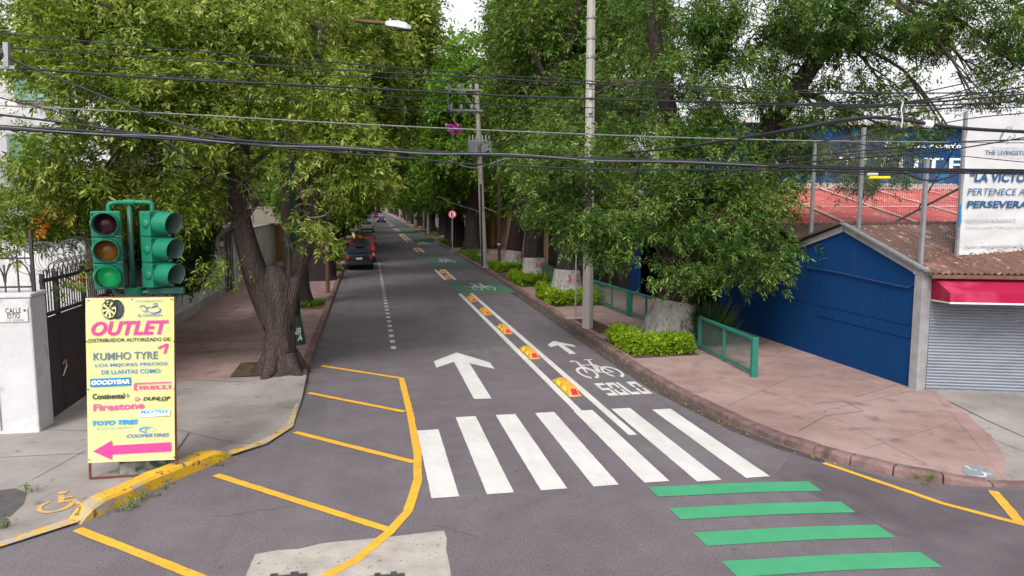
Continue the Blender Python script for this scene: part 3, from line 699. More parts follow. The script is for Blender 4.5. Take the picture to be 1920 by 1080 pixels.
# cracks in the asphalt
rng_ = random.Random(8)
for st, en in (((400, 970), (560, 948)), ((820, 985), (900, 1010)), ((1540, 925), (1700, 1010)), ((1180, 560), (1215, 640)), ((1000, 620), (1060, 600))):
    a, b = G(*st), G(*en); pts = []
    for i in range(12):
        t = i / 11; p = a.lerp(b, t); pts.append((p.x + rng_.uniform(-.03, .03), p.y + rng_.uniform(-.03, .03)))
    mark('road_crack', pts, wd=.012, z=.003, m=M['seam'])

bul = [(8.96, 8.86), (9.5, 9.45), (10.15, 10.4), (10.72, 11.5), (11.22, 12.65), (11.62, 13.5)]
vs = []; nb = len(bul)
bo = []
for (x, y) in rag(bul, .12, .02, False):
    t = max(0, min(1, (y - 8.84) / (13.55 - 8.84))); bo.append(((x, y), (8.90 + (11.55 - 8.90) * t, 8.86 + (13.52 - 8.86) * t)))
for a_, b_ in bo: vs += [(a_[0], a_[1], onp(a_[0], a_[1], .005)), (b_[0], b_[1], onp(b_[0], b_[1], .005))]
MB().add(vs, [(2 * i, 2 * i + 2, 2 * i + 3, 2 * i + 1) for i in range(len(bo) - 1)]).build('paving_edge', M['redpave'], pav_r)
# pavement joints, hatch, access mark
def pave_line(parent, pts, wd=.014, m=None, name='pavement_joint', lift=.004):
    P = [PV(*p) for p in pts]
    Q = []
    for i in range(len(P) - 1):
        for j in range(6): Q.append(P[i].lerp(P[i + 1], j / 6))
    Q.append(P[-1])
    MB().ribbon([(q.x, q.y, onp(q.x, q.y, lift)) for q in Q], wd).build(name, m or M['seam'], parent)
pave_line(pav_r, [(1497, 823), (1548, 780)]); pave_line(pav_r, [(1548, 780), (1619, 771), (1582, 752), (1518, 758)]); pave_line(pav_r, [(1600, 745), (1680, 722)], .01)
pave_line(pav_r, [(1290, 700), (1420, 735)], .008); pave_line(pav_r, [(1330, 790), (1500, 700)], .007)
pave_line(apr_r, [(1778, 752), (1850, 788), (1925, 822)], .03); pave_line(apr_r, [(1800, 800), (1925, 850)], .012)
pave_line(apr_l, [(82, 806), (163, 808), (330, 805), (400, 822), (440, 830), (500, 838)], .014); pave_line(apr_l, [(332, 845), (355, 812)], .03)
pave_line(apr_l, [(0, 858), (160, 850)], .012); pave_line(apr_l, [(350, 712), (460, 716)], .03, lift=.003); pave_line(apr_l, [(330, 755), (560, 765)], .008)
pave_line(apr_l, [(60, 900), (160, 845)], .010); pave_line(apr_l, [(210, 925), (330, 835)], .008)
# rows of the stamped pattern on the left pavement
for yy in (20.5, 22, 23.5, 25, 27, 29, 31.5, 34, 37):
    MB().ribbon([(-6.1, yy, .1345), (-3.6, yy + .05, .1345), (-1.75, yy, .1345)], .018).build('pavement_joint', M['seam'], pav_l)
for xx in (-5, -3.9, -2.9):
    MB().ribbon([(xx, 19.4, .134), (xx + .03, 28, .134), (xx, 40, .134)], .012).build('pavement_joint', M['seam'], pav_l)
hatch = MB(); c = [PV(*p) for p in ((335, 665), (398, 662), (400, 656), (340, 657))]
hatch.ribbon([(q.x, q.y, .137) for q in c], .02, close=True); hatch.build('hatch_frame', M['seam'], pav_l)
for pts in ([(1195, 690), (1300, 655)], [(1255, 735), (1420, 690), (1560, 640)], [(1420, 812), (1700, 735)], [(1390, 640), (1540, 690), (1690, 735)], [(1330, 690), (1600, 800), (1740, 890)], [(1620, 858), (1760, 800), (1830, 770)], [(1090, 610), (1190, 650)]):
    pave_line(pav_r, pts, .006)
# tree pit
pit = [PV(*p) for p in ((438, 712), (470, 677), (580, 674), (560, 712))]
MB().poly([(-3.15, 17.35, .132), (-1.72, 17.35, .134), (-1.72, 18.9, .134), (-3.15, 18.9, .134)]).build('tree_pit', M['soil'], pav_l)
MB().poly([(-4.2, 28.2, .133), (-1.72, 28.2, .135), (-1.72, 31, .135), (-4.2, 31, .135)]).build('tree_pit', M['soil'], pav_l)
for (x0, x1, y0, y1) in ((6.6, 7.4, 21.2, 24.8), (6.72, 7.6, 34.5, 41), (6.85, 8.0, 47, 62), (6.9, 8.4, 66, 78), (6.9, 8.6, 90, 110)):
    MB().poly([(x0 + .12, y0, .136), (x1, y0 + .3, .136), (x1 - .1, y1, .136), (x0 + .12, y1 - .3, .136)]).build('soil_strip', M['soil'], pav_r)
for (x0, x1, y0, y1) in ((6.5, 8.3, 17.6, 20.3), (6.78, 9.1, 27.1, 30.8), (6.9, 8.9, 33.9, 34.4)):
    MB().poly([(x0, y0, .137), (x1, y0 + .05, .137), (x1 - .1, y1, .137), (x0 + .03, y1, .137)]).build('planting_bed', M['soil'], pav_r)
# damp leaf litter in the gutter by the right kerb
gl = [(q[0] - .16, q[1]) for q in rk[8:] if q[1] < 60]
MB().ribbon([(x + .02, y, .002) for x, y in gl], [.15, .2, .22, .3, .3, .42, .5, .42, .4][:len(gl)]).build('gutter_dirt', pmat('gutter_dirt', (0.05, 0.04, 0.036), (0.085, 0.07, 0.065), scale=3, rough=.95, world=True), road)
# wheelchair symbols
def wheelchair(parent, O, U, V, s, m, name='wheelchair_symbol', dz=0.009):
    O, U, V = Vector(O), Vector(U), Vector(V)
    P = lambda u, v: O + U * (u * s) + V * (v * s)
    b = MB()
    def rib(pts, wd):
        q = [P(*p) for p in pts]; b.ribbon([(p.x, p.y, onp(p.x, p.y, dz)) for p in q], wd * s)
    rib([(.42 + .33 * math.cos(R(a)), .32 + .33 * math.sin(R(a))) for a in range(120, 371, 10)], .11)
    rib([(.46, .92), (.50, .62), (.50, .45)], .13); rib([(.50, .48), (.78, .46), (.92, .16)], .11); rib([(.92, .16), (1.04, .20)], .10); rib([(.50, .72), (.74, .70)], .08)
    rib([(.48 + .06 * math.cos(R(a)), 1.06 + .06 * math.sin(R(a))) for a in range(0, 361, 45)], .10)
    o = b.build(name, m, parent); restack(o, .0006); return o
a = PV(60, 966); b = PV(160, 950); d = (b - a); d.z = 0
wheelchair(apr_l, (a.x, a.y, 0), d.normalized(), Vector((-d.y, d.x, 0)).normalized() * 1.12, d.length / 1.05, M['symbolyellow'])
pts = [PV(*p) for p in ((1802, 876), (1812, 873), (1840, 875), (1862, 888), (1866, 897), (1845, 898), (1815, 893), (1803, 884))]
c0 = sum(pts, Vector()) / len(pts)
mbp = MB(); mbp.poly([(p.x, p.y, onp(p.x, p.y, .010)) for p in pts]); pl = mbp.build('access_plate', pmat('grey_plate', (0.22, 0.24, 0.27), (0.17, 0.19, 0.21), scale=12, rough=.7), pav_r)
wheelchair(pl, (c0.x - .16, c0.y - .16, 0), (1, 0, 0), (0, 1, 0), .30, M['white'], dz=.015)
# asphalt patches by the left edge
for pts in ([(0, 920), (30, 916), (50, 925), (44, 945), (20, 968), (-30, 975), (-30, 920)], [(-30, 972), (12, 970), (20, 980), (12, 990), (-30, 996)]):
    q = [PV(*p) for p in pts]; MB().poly([(p.x, p.y, onp(p.x, p.y, .006)) for p in q]).build('asphalt_patch', M['oldasphalt'], apr_l)
# ================================================================== LEFT SIDE: pillar, gate, wall, house
pil = thing('gate_pillar', 'white painted wall pillar left of the black gate, at the street corner', 'pillar', (-6.0, 14.2, .1))
MB().box((-6.85, 14.33, 1.2), (2.24, .62, 2.4)).build('wall', M['whitewash'], pil, bevel=.03)
MB().box((-6.85, 14.33, 2.435), (2.28, .66, .07)).build('coping', M['whitewash'], pil, bevel=.015)
MB().box((-6.33, 14.006, 1.15), (.012, .02, 2.1)).build('vertical_joint', M['greytrim'], pil)
b = MB()
for k in (0, 1, 2, 3): b.box((-6.5, 14.012, .92 + k * .055), (.3, .008, .014))
b.build('red_marks', M['redsteel'], pil)
sp = AY(0, 578, 14.0); sq = AY(52, 604, 14.0)
ns = thing('street_name_plate', 'small white street name plate reading CALLE ESTIO on the corner pillar', 'sign', (sq.x - .35, 13.985, sq.z))
MB().box((sq.x - .30, 14.005, (sp.z + sq.z) / 2), (.62, .014, .235)).build('plate', pmat('enamel_plate', (0.62, 0.60, 0.58), (0.5, 0.48, 0.46), scale=9, rough=.5), ns, bevel=.004)
for s, x, y, wd, h in (('CALLE', 10, 588, 24, 9), ('ESTIO', 14, 597.5, 19, 8.5), ('C.P. 02000', 9, 603, 29, 3.6)):
    p = AY(x, y, 13.99); k = .0101
    lettering(s, (p.x, 13.994, p.z), (1, 0, 0), (0, 0, 1), wd * k, h * k, M['ink'] if s[0] != 'C' or s == 'CALLE' else M['greyink'], ns, bold=.01)
MB().box((sq.x - .035, 13.994, sp.z - .045), (.03, .008, .04)).build('rust_spot', M['rust'], ns)
# wrought-iron fence on the pillar
fn = thing('iron_fence', 'black wrought iron fence with curled arches on top of the white pillar', 'fence', (-6.6, 14.3, 2.47))
for zz in (2.56, 3.06): MB().beam((-8, 14.3, zz), (-5.75, 14.3, zz), .03).build('rail', M['blackmetal'], fn)
for i in range(11):
    x = -7.9 + i * .21
    MB().beam((x, 14.3, 2.47), (x, 14.3, 3.2 if i % 2 else 2.95), .022).build('bar', M['blackmetal'], fn)
for i in range(5):
    x = -7.69 + i * .42; pts = [(x + .2 * math.cos(R(a)), 14.3, 2.62 + .02 + .30 * math.sin(R(a)) * 1.2) for a in range(0, 181, 15)]
    MB().tube(pts, .013, 6).build('arch', M['blackmetal'], fn)
MB().beam((-5.78, 14.32, 2.47), (-5.78, 14.32, 3.55), .05).build('post', M['blackmetal'], fn)
po = thing('thin_pole', 'thin brown metal pole rising behind the white pillar at the left edge', 'pole', (-6.55, 15.0, .1))
MB().cyl((-6.6, 15.0, .1), (-6.95, 15.0, 5.0), .035, 8).build('shaft', M['poledark'], po); MB().cyl((-6.95, 15, 5.0), (-6.96, 15, 5.12), .05, 8).build('cap', M['poledark'], po)
# gate along the pavement
GX = -5.78
gt = thing('metal_gate', 'black sheet metal gate with open bars above, beside the white pillar', 'gate', (GX, 17, .1))
edges = [14.66, 15.25, 16.55, 18.0, 19.4]
for i in range(4):
    MB().box((GX, (edges[i] + edges[i + 1]) / 2, 1.02), (.05, edges[i + 1] - edges[i] - .012, 1.84)).build('sheet_panel', M['blackmetal'], gt, bevel=.008)
for zz in (2.0, 2.62): MB().box((GX, 17.0, zz), (.06, 4.8, .06)).build('rail', M['blackmetal'], gt)
for yy in edges[::1]: MB().box((GX + .004, yy, 1.45), (.07, .07, 2.6)).build('post', M['blackmetal'], gt)
for i in range(38):
    yy = 14.75 + i * .123
    MB().box((GX, yy, 2.42), (.018, .022, .78)).build('bar', M['blackmetal'], gt)
MB().tube([(GX + .06, 15.15, 1.0), (GX + .1, 15.2, 1.08), (GX + .1, 15.22, .95), (GX + .06, 15.14, .78)], .014, 6).build('handle', pmat('brass_handle', (0.42, 0.33, 0.18), rough=.4, metal=.6), gt)
MB().tube([(GX + .035, 16.95 + .17 * math.cos(R(a)), 1.35 + .17 * math.sin(R(a))) for a in range(0, 361, 20)], .008, 5).build('ring_mark', M['blackmetal'], gt)
pq = MB().box((GX + .032, 16.9, 1.80), (.012, .42, .26)).build('notice_plate', pmat('rusty_yellow_plate', (0.30, 0.17, 0.04), (0.16, 0.09, 0.03), scale=9, rough=.7), gt)
lettering('S', (GX + .040, 17.08, 1.72), (0, -1, 0), (0, 0, 1), .10, .17, M['ink'], pq, bold=.02)
for k in range(4): MB().box((GX + .041, 16.83, 1.88 - k * .045), (.004, .19, .014)).build('text_line', M['ink'], pq)
# razor wire along the top of the gate
rz = MB(); pts = []
for i in range(420):
    a = i * .30; pts.append((GX - .1 + (.27 + .05 * math.sin(i * .13)) * math.sin(a), 14.4 + i * .0118 + .03 * math.sin(i * .31), 3.0 + .05 * math.sin(i * .04) + .27 * math.cos(a)))
rz.tube(pts, .006, 4)
rzo = own(rz.build('razor_wire', M['razor']), (GX, 14.4, 2.7)); tag(rzo, 'coil of razor wire running along the top of the black gate', 'wire coil')
b = MB()
for i in range(20): b.tube([(GX + .02, 14.8 + i * .22 + .0, 2.62), (GX + .08, 14.8 + i * .22, 2.9), (GX + .28, 14.8 + i * .22, 3.02), (GX + .34, 14.8 + i * .22, 2.86)], .012, 5)
b.build('curled_spikes', M['blackmetal'], gt)
# long white wall behind the gate, with doors
wl = thing('garden_wall', 'long stained white wall along the left pavement under the ivy', 'wall', (-6.2, 28, .1))
MB().box((-6.3, 26.6, 1.6), (.3, 14.4, 3.0)).build('wall', M['whitewash'], wl)
MB().box((-6.135, 26.6, .28), (.012, 14.3, .32)).build('stained_base', pmat('damp_base', (0.28, 0.24, 0.225), (0.4, 0.38, 0.37), scale=2.2, rough=1), wl)
for k in range(4):
    MB().cyl((-6.02, 20, 1.15 + k * .13), (-6.02, 31.5, 1.15 + k * .13), .016, 6).build('wall_rail', M['rust'], wl)
lettering('RESTAURANT', (-6.14, 32.2, 1.95), (0, 1, 0), (0, 0, 1), 1.5, .18, M['redsteel'], wl)
lettering('S', (-6.14, 32.3, 2.35), (0, 1, 0), (0, 0, 1), .3, .3, M['navyink'], wl, bold=.03)
dr = thing('dark_doorway', 'dark metal door set between white walls on the left pavement', 'door', (-6.2, 35.2, .1))
MB().box((-6.3, 35.2, 1.5), (.12, 2.6, 2.8)).build('door_leaf', M['blackmetal'], dr); MB().box((-6.24, 35.2, 3.0), (.3, 2.9, .25)).build('lintel', M['dirtywall'], dr)
for yy in (34.4, 35.2, 36.0): MB().box((-6.225, yy, 1.5), (.05, .06, 2.7)).build('stile', M['greytrim'], dr)
for i, (y0, y1, h, mm, lb) in enumerate(((36.8, 52, 2.6, 'dirtywall', 'low white wall beyond the dark doorway'), (52, 75, 2.5, 'mustard', 'mustard coloured wall behind the parked cars'), (75, 130, 3.2, 'dirtywall', 'pale far wall behind the white parked car'), (130, 300, 3.3, 'tan', 'farthest boundary wall on the left side of the street'))):
    t = thing('boundary_wall', lb, 'wall', (-6.3, (y0 + y1) / 2, .1))
    MB().box((-6.35, (y0 + y1) / 2, h / 2 + .05), (.3, y1 - y0 - .02, h)).build('wall', M[mm], t); MB().box((-6.35, (y0 + y1) / 2, h + .09), (.4, y1 - y0 - .02, .08)).build('coping', M['greytrim'], t)
# white house
hs_ = thing('white_house', 'tall white house with green tinted windows behind the left trees', 'house', (-12, 26, 0))
MB().box((-14.4, 29.0, 4.2), (14.0, 10, 8.4)).build('wall', M['whitewash'], hs_)
MB().box((-14.4, 29.0, 8.46), (14.3, 10.3, .12)).build('roof', M['greytrim'], hs_)
for (x, z, wd, h) in ((-11.9, 6.6, 1.1, 1.3), (-12.3, 4.9, 1.0, 2.0), (-9.4, 5.0, 1.4, 2.0), (-9.4, 2.6, 1.4, 1.6), (-9.2, 7.3, 1.2, .9)):
    f = MB(); f.box((x, 23.97, z), (wd, .10, h)); wv = f.build('window', M['greytrim'], hs_)
    for s in (-1, 1): MB().box((x + s * wd * .235, 23.90, z), (wd * .42, .06, h - .14)).build('pane', M['bluewindow'], wv)
MB().box((-8.35, 22.0, 1.65), (2.9, 3.8, 3.1)).build('porch', M['whitewash'], hs_)
MB().box((-8.35, 22.0, 3.25), (3.1, 4.0, .1)).build('porch_roof', M['greytrim'], hs_)
sg = thing('parapet_block', 'small white rooftop wall at the top left edge with a pole', 'wall', (-11.7, 20, 0))
MB().box((-12.6, 20.5, 4.3), (2.3, .5, 8.4)).build('wall', M['whitewash'], sg); MB().box((-11.35, 20.5, 4.3), (.22, .42, 8.2)).build('edge', M['greytrim'], sg)
b = thing('steel_bracket', 'short grey steel cable bracket at the upper left edge', 'bracket', AY(12, 120, 9))
p0, p1 = AY(12, 80, 9), AY(13, 126, 9)
MB().beam(p0, p1, .06, .05).build('upright', M['galv'], b); MB().beam(p1 + Vector((-.6, 0, 0)), p1 + Vector((.08, 0, 0)), .035).build('cross_arm', M['galv'], b)
MB().cyl(AY(-2, 102, 9), AY(8, 102, 9), .05, 8).build('insulator', M['plastic'], b)

# ================================================================== RIGHT SIDE
bb = thing('blue_building', 'low blue gabled building with a grey corner pilaster and rusty roof', 'building', (12, 16, .13))
cx, cy = 11.2, 13.56
sh = Vector((2.05, -.74, 0)).normalized()          # shutter front runs this way
ridgeY, ridgeZ, eZ, backY, backZ = 16.1, 3.52, 2.66, 18.3, 2.9
w3 = MB(); th = .25
poly = [(cx, cy, .1), (cx, backY + 4.2, .1), (cx, backY + 4.2, 2.55), (cx, backY, 2.86), (cx, ridgeY, ridgeZ - .1), (cx, cy, eZ - .05)]
w3.prism(poly, (th, 0, 0)); w3.build('gable_wall', M['bluewall'], bb)
# raised bands and pipe on the blue wall
MB().box((cx - .006, 18.0, 1.45), (.014, 8.6, .02)).build('plaster_seam', M['bluewall'], bb); MB().box((cx - .008, 15.4, 1.18), (.02, 3.4, .02)).build('plaster_seam', M['bluewall'], bb)
for yy in (18.9, 20.9): MB().box((cx - .005, yy, 1.2), (.012, .03, 2.3)).build('plaster_seam', M['bluewall'], bb)
MB().tube([(cx - .04, 17.6, 2.36), (cx - .04, 16.2, 2.34), (cx - .04, 14.3, 2.25), (cx - .04, 13.8, 2.24), (cx - .04, 13.66, 2.33), (cx - .05, 13.4, 2.34)], .018, 6).build('conduit', pmat('painted_conduit', (0.02, 0.05, 0.14), rough=.6), bb)
# grey verge trim under the roof edge and corner pilaster
for a, b in (((cx - .02, cy - .05, eZ - .07), (cx - .02, ridgeY, ridgeZ - .10)), ((cx - .02, ridgeY, ridgeZ - .10), (cx - .02, backY + .2, backZ - .14))):
    MB().beam(a, b, .06, .15).build('verge_trim', M['greytrim'], bb)
MB().beam((cx - .1, ridgeY + .03, ridgeZ + .02), (cx - .1, backY + .3, backZ - .02), .10, .05).build('verge_cap', M['brownroof'], bb)
MB().beam((cx - .1, cy - .35, eZ - .02), (cx - .1, ridgeY, ridgeZ + .03), .12, .045).build('verge_cap', M['galv'], bb)
MB().box((cx + .04, cy - .06, 1.35), (.22, .24, 2.55)).build('pilaster', M['greytrim'], bb, bevel=.01)
# front wall beside and above the shutter, roller shutter, awning
F0 = Vector((cx + .16, cy - .16, 0))
fw_ = F0 + sh * .04
n2 = Vector((sh.y, -sh.x, 0))                       # towards the street
if n2.y > 0: n2 = -n2
MB().prism([fw_ + Vector((0, 0, 2.0)), fw_ + sh * 5 + Vector((0, 0, 2.0)), fw_ + sh * 5 + Vector((0, 0, 2.62)), fw_ + Vector((0, 0, 2.62))], -n2 * .2).build('front_wall', M['greytrim'], bb)
rs = thing('roller_shutter', 'closed grey roller shutter under the crimson awning', 'shutter', F0 + sh * 2 + Vector((0, 0, .13)))
for i in range(30):
    z0 = .16 + i * .0645
    p = [F0 + n2 * (.02 + .014 * math.sin(math.pi * k / 4)) + Vector((0, 0, z0 + .0625 * k / 4)) for k in range(5)]
    vs = []; [vs.extend([q, q + sh * 4.6]) for q in p]
    MB().add(vs, [(2 * k, 2 * k + 1, 2 * k + 3, 2 * k + 2) for k in range(4)]).build('slat', M['shutter'], rs, smooth=True)
MB().prism([F0 + Vector((0, 0, .11)), F0 + sh * 4.6 + Vector((0, 0, .11)), F0 + sh * 4.6 + Vector((0, 0, .165)), F0 + Vector((0, 0, .165))], n2 * .05).build('bottom_rail', M['galv'], rs)
aw = thing('shop_awning', 'crimson fabric awning with white piping above the roller shutter', 'awning', F0 + sh * 2 + Vector((0, 0, 2.0)))
a0, a1 = F0 + sh * .0, F0 + sh * 5
T = lambda q, o_, z: q + n2 * o_ + Vector((0, 0, z))
MB().add([T(a0, .04, 2.50), T(a1, .04, 2.50), T(a1, .95, 2.27), T(a0, .95, 2.27)], [(0, 1, 2, 3)]).build('top_cloth', M['awning'], aw)
MB().add([T(a0, .95, 2.268), T(a1, .95, 2.268), T(a1, .955, 2.10), T(a0, .955, 2.10)], [(0, 1, 2, 3)]).build('valance', M['awning'], aw)
MB().add([T(a0, .04, 2.498), T(a0, .95, 2.268), T(a0, .955, 2.10), T(a0, .04, 2.04)], [(0, 1, 2, 3)]).build('side_cloth', M['awning'], aw)
MB().beam(T(a0, .96, 2.088), T(a1, .96, 2.088), .012, .035).build('piping', M['awningtrim'], aw); MB().beam(T(a0, .04, 2.03), T(a0, .955, 2.088), .012, .03).build('piping', M['awningtrim'], aw)
b = MB()
for k in range(4): b.beam(T(a0 + sh * (.02 + k * 1.5), .04, 2.47), T(a0 + sh * (.02 + k * 1.5), .94, 2.25), .025)
b.build('frame', M['galv'], aw)
# corrugated roof, front slope
def corrugated(name, p00, p10, p11, p01, n, amp, m, parent, up=Vector((0, 0, 1)), rows=6):
    p00, p10, p11, p01 = map(Vector, (p00, p10, p11, p01)); vs = []; k = n * 4
    for j in range(rows + 1):
        t = j / rows
        for i in range(k + 1):
            s = i / k; q = p00.lerp(p10, s).lerp(p01.lerp(p11, s), t) + up * (amp * math.sin(2 * math.pi * n * s)); vs.append(q)
    fs = [(j * (k + 1) + i, j * (k + 1) + i + 1, (j + 1) * (k + 1) + i + 1, (j + 1) * (k + 1) + i) for j in range(rows) for i in range(k)]
    return MB().add(vs, fs).build(name, m, parent, smooth=True)
e0 = Vector((cx - .05, cy - .38, 2.60)); e1 = e0 + sh * 6.2
nx = 6.0
for i in range(6):
    s0, s1 = i / 6, (i + 1) / 6
    a_, b_ = e0.lerp(e1, s0), e0.lerp(e1, s1)
    c_, d_ = Vector((cx - .05, ridgeY, ridgeZ)).lerp(Vector((cx + 7, ridgeY - .6, ridgeZ)), s1), Vector((cx - .05, ridgeY, ridgeZ)).lerp(Vector((cx + 7, ridgeY - .6, ridgeZ)), s0)
    lift = Vector((0, 0, .006 * (i % 2)))
    corrugated('roof_sheet', a_ + lift, b_ + lift + sh * .05, c_ + lift, d_ + lift, 9, .022, M['rustroof'], bb, rows=3)
corrugated('roof_sheet', (cx - .05, ridgeY, ridgeZ), (cx + 7, ridgeY - .6, ridgeZ), (cx + 7, backY + .2, backZ), (cx - .05, backY + .2, backZ), 40, .02, M['brownroof'], bb, rows=2)
MB().beam((cx - .12, ridgeY, ridgeZ + .03), (cx + 7, ridgeY - .6, ridgeZ + .03), .16, .05).build('ridge_cap', M['brownroof'], bb)
MB().beam(e0 + Vector((0, -.02, -.06)), e1 + Vector((0, -.02, -.06)), .07, .07).build('gutter', M['rust'], bb)
MB().beam(e0 + Vector((-.02, .45, -.02)), e0 + Vector((.25, -.05, -.05)), .1, .06).build('corner_bracket', M['galv'], bb)
bv = [F0 + sh * .35, F0 + sh * 4.5]
foliage('roof_litter', [(F0.x + .8, cy + .15, 2.86, .9, .25, .02), (F0.x + 2.2, cy + .1, 2.9, .9, .25, .02), (F0.x + 1.6, cy - .1, 2.76, 1.2, .12, .02)], 420, .07, M['litter'], bb, 5, leaflets=1, clump=.12, per=6, width=.3)
# fence posts and mesh on the roof
fe = thing('rooftop_mesh_fence', 'tall wire mesh fence on galvanised posts above the rusty roof', 'fence', (cx, 15, 2.7))
posts = [(cx + .05, 13.62, 2.55, 4.92), (cx + .1, 15.75, 3.3, 5.75), (cx + .15, 17.75, 3.0, 5.6)]
for x, y, z0, z1 in posts: MB().box((x, y, (z0 + z1) / 2), (.075, .075, z1 - z0)).build('post', M['galv'], fe)
def meshpanel(a, b, za0, za1, zb0, zb1, step=.075):
    a, b = Vector((a[0], a[1], 0)), Vector((b[0], b[1], 0)); L_ = (b - a).length; n = int(L_ / step); mb = MB()
    for i in range(n + 1):
        t = i / n; p = a.lerp(b, t); z0 = za0 + (zb0 - za0) * t; z1 = za1 + (zb1 - za1) * t
        mb.tube([p + Vector((0, 0, z0)), p + Vector((0, 0, z1))], .0036, 3, caps=False)
    for k in range(14):
        f_ = k / 13; mb.tube([a + Vector((0, 0, za0 + (za1 - za0) * f_)), b + Vector((0, 0, zb0 + (zb1 - zb0) * f_))], .0034, 3, caps=False)
    return stuff(mb.build('wire_mesh', M['fencewire'], fe))
meshpanel(posts[0], posts[1], 2.68, 4.85, 3.42, 5.7); meshpanel(posts[1], posts[2], 3.42, 5.7, 3.05, 5.55)
meshpanel((cx + .1, 13.62), (16.6, 15.6), 2.72, 4.85, 3.36, 4.85)
# slanted braces
for a, b, r_ in (((1803, 352), (1652, 430), .028), ((1806, 252), (1722, 392), .022)):
    pass
br = thing('billboard_brace', 'long thin dark brace running down left of the white billboard', 'brace', AY(1652, 430, 16.5))
MB().cyl(AY(1805, 350, 15.0), AY(1650, 431, 16.6), .028, 6).build('rod', M['blackmetal'], br)
br = thing('billboard_stay', 'steep dark stay cable beside the left edge of the white billboard', 'stay', AY(1720, 392, 16))
MB().cyl(AY(1808, 246, 14.9), AY(1719, 396, 16.0), .02, 6).build('rod', M['blackmetal'], br)
# billboard
YB = 13.8
bl = thing('billboard', 'large white school billboard with dark blue motto above the rusty roof', 'billboard', (13.6, YB + .1, 2.7))
x0, x1, z0, z1 = 12.31, 15.6, 2.915, 5.856
n_ = 24; vs = []; rB = random.Random(4)
for j in range(n_ + 1):
    for i in range(n_ + 1):
        x = x0 + (x1 - x0) * i / n_; z = z0 + (z1 - z0) * j / n_
        vs.append((x, YB + .010 * math.sin(i * 1.1 + j * .8) + .010 * math.sin(j * 1.7 - i * .5) * (1 if j < 9 else .2) + rB.uniform(-.003, .003), z))
MB().add(vs, [(j * (n_ + 1) + i, j * (n_ + 1) + i + 1, (j + 1) * (n_ + 1) + i + 1, (j + 1) * (n_ + 1) + i) for j in range(n_) for i in range(n_)]).build('canvas', M['canvas'], bl, smooth=True)
MB().box((x0 - .03, YB + .03, (z0 + z1) / 2), (.06, .06, z1 - z0 + .1)).build('frame', M['galv'], bl); MB().box((x0 - .045, YB - .012, 3.75), (.03, .03, .45)).build('blue_tape', M['logoblue'], bl)
MB().box(((x0 + x1) / 2, YB + .06, z0 + .02), (x1 - x0, .06, .06)).build('frame', M['blackmetal'], bl)
for xx in (12.4, 13.05, 13.65): MB().box((xx, YB + .1, 2.86), (.08, .06, .34)).build('leg', M['blackmetal'] if xx != 13.05 else M['galv'], bl)
def bt(s, x, y, wd, h, m, **k):
    p = AY(x, y, YB - .03); p2 = AY(x + wd, y, YB - .03); p3 = AY(x, y - h, YB - .03)
    lettering(s, p, (1, 0, 0), (0, 0, 1), p2.x - p.x, p3.z - p.z, m, bl, **k)
bt('THE LIVINGSTONE', 1847, 290, 92, 8.5, M['navyink'], bold=.012)
bt('EDUCACION MULTICULTURAL', 1860, 279, 78, 3.5, M['greyink']); bt('COLEGIO LIVINGSTONE', 1853, 296, 80, 2.5, M['faintink'])
bt('“LA VICTORIA', 1818, 341, 138, 18, M['navyink'], shear=.12, bold=.035)
bt('PERTENECE AL', 1814, 366, 116, 13, M['navyink'], shear=.15)
bt('PERSEVERANTE”', 1812, 390, 168, 13.5, M['navyink'], shear=.12, bold=.035)
bt('NAPOLEÓN BONAPARTE', 1811, 418, 94, 9, M['greyink'], shear=.12)
bt('EMPERADOR FRANCÉS 1769-1821', 1811, 429, 128, 6, M['faintink'], shear=.12)
bt('www.colegiolivingstone.edu.mx', 1808, 468, 136, 9, M['greyink'])
# horse-head mark, drawn as a few strokes
hm = MB()
def hstroke(pts, wd):
    P = [AY(x, y, YB - .03) for x, y in pts]; k = len(P); vs = []
    for i, p in enumerate(P):
        d = (P[min(i + 1, k - 1)] - P[max(i - 1, 0)]); d.normalize(); q = Vector((-d.z, 0, d.x)) * wd * .5; vs += [p + q, p - q]
    hm.add(vs, [(2 * i, 2 * i + 1, 2 * i + 3, 2 * i + 2) for i in range(k - 1)])
hstroke([(1896, 241), (1890, 238), (1885, 243), (1880, 252), (1876, 262)], .012); hstroke([(1896, 241), (1901, 246), (1904, 256), (1899, 260), (1894, 255), (1888, 262), (1890, 270)], .012)
hstroke([(1886, 244), (1879, 248), (1877, 256)], .009); hstroke([(1882, 250), (1875, 258), (1877, 268)], .009); hstroke([(1895, 238), (1897, 234), (1899, 240)], .009)
hm.build('horse_mark', M['navyink'], bl)
# buildings behind
M['flash'] = pmat('pink_grey_flashing', (0.36, 0.25, 0.235), (0.28, 0.19, 0.18), scale=5, rough=.9)
bk = thing('red_roofed_shed', 'wide shed with faded red corrugated roof behind the mesh fence', 'shed', (17, 25, 0))
L0, L1 = AY(1380, 432, 20.5), AY(1830, 432, 20.5)
for i in range(7):
    s0, s1 = i / 7, (i + 1) / 7; xa, xb = 10.2, 24.5
    f_ = lambda s: xa + (xb - xa) * s
    corrugated('roof_sheet', (f_(s0), 20.5, 3.22), (f_(s1), 20.5, 3.22), (f_(s1) + 3, 31, 4.62), (f_(s0) + 3, 31, 4.62), 14, .03, M['redroof'], bk, rows=6)
for k in range(5):
    x = 12 + k * 2.6; MB().beam((x, 20.5, 3.29), (x + 3, 31, 4.69), .10, .03).build('roof_lap', pmat('pale_roof_lap', (0.62, 0.36, 0.32), rough=.9) if k == 0 else bpy.data.materials['pale_roof_lap'], bk)
MB().beam((11, 25.2, 3.90), (26, 25.2, 3.90), .10, .04).build('roof_lap', bpy.data.materials['pale_roof_lap'], bk)
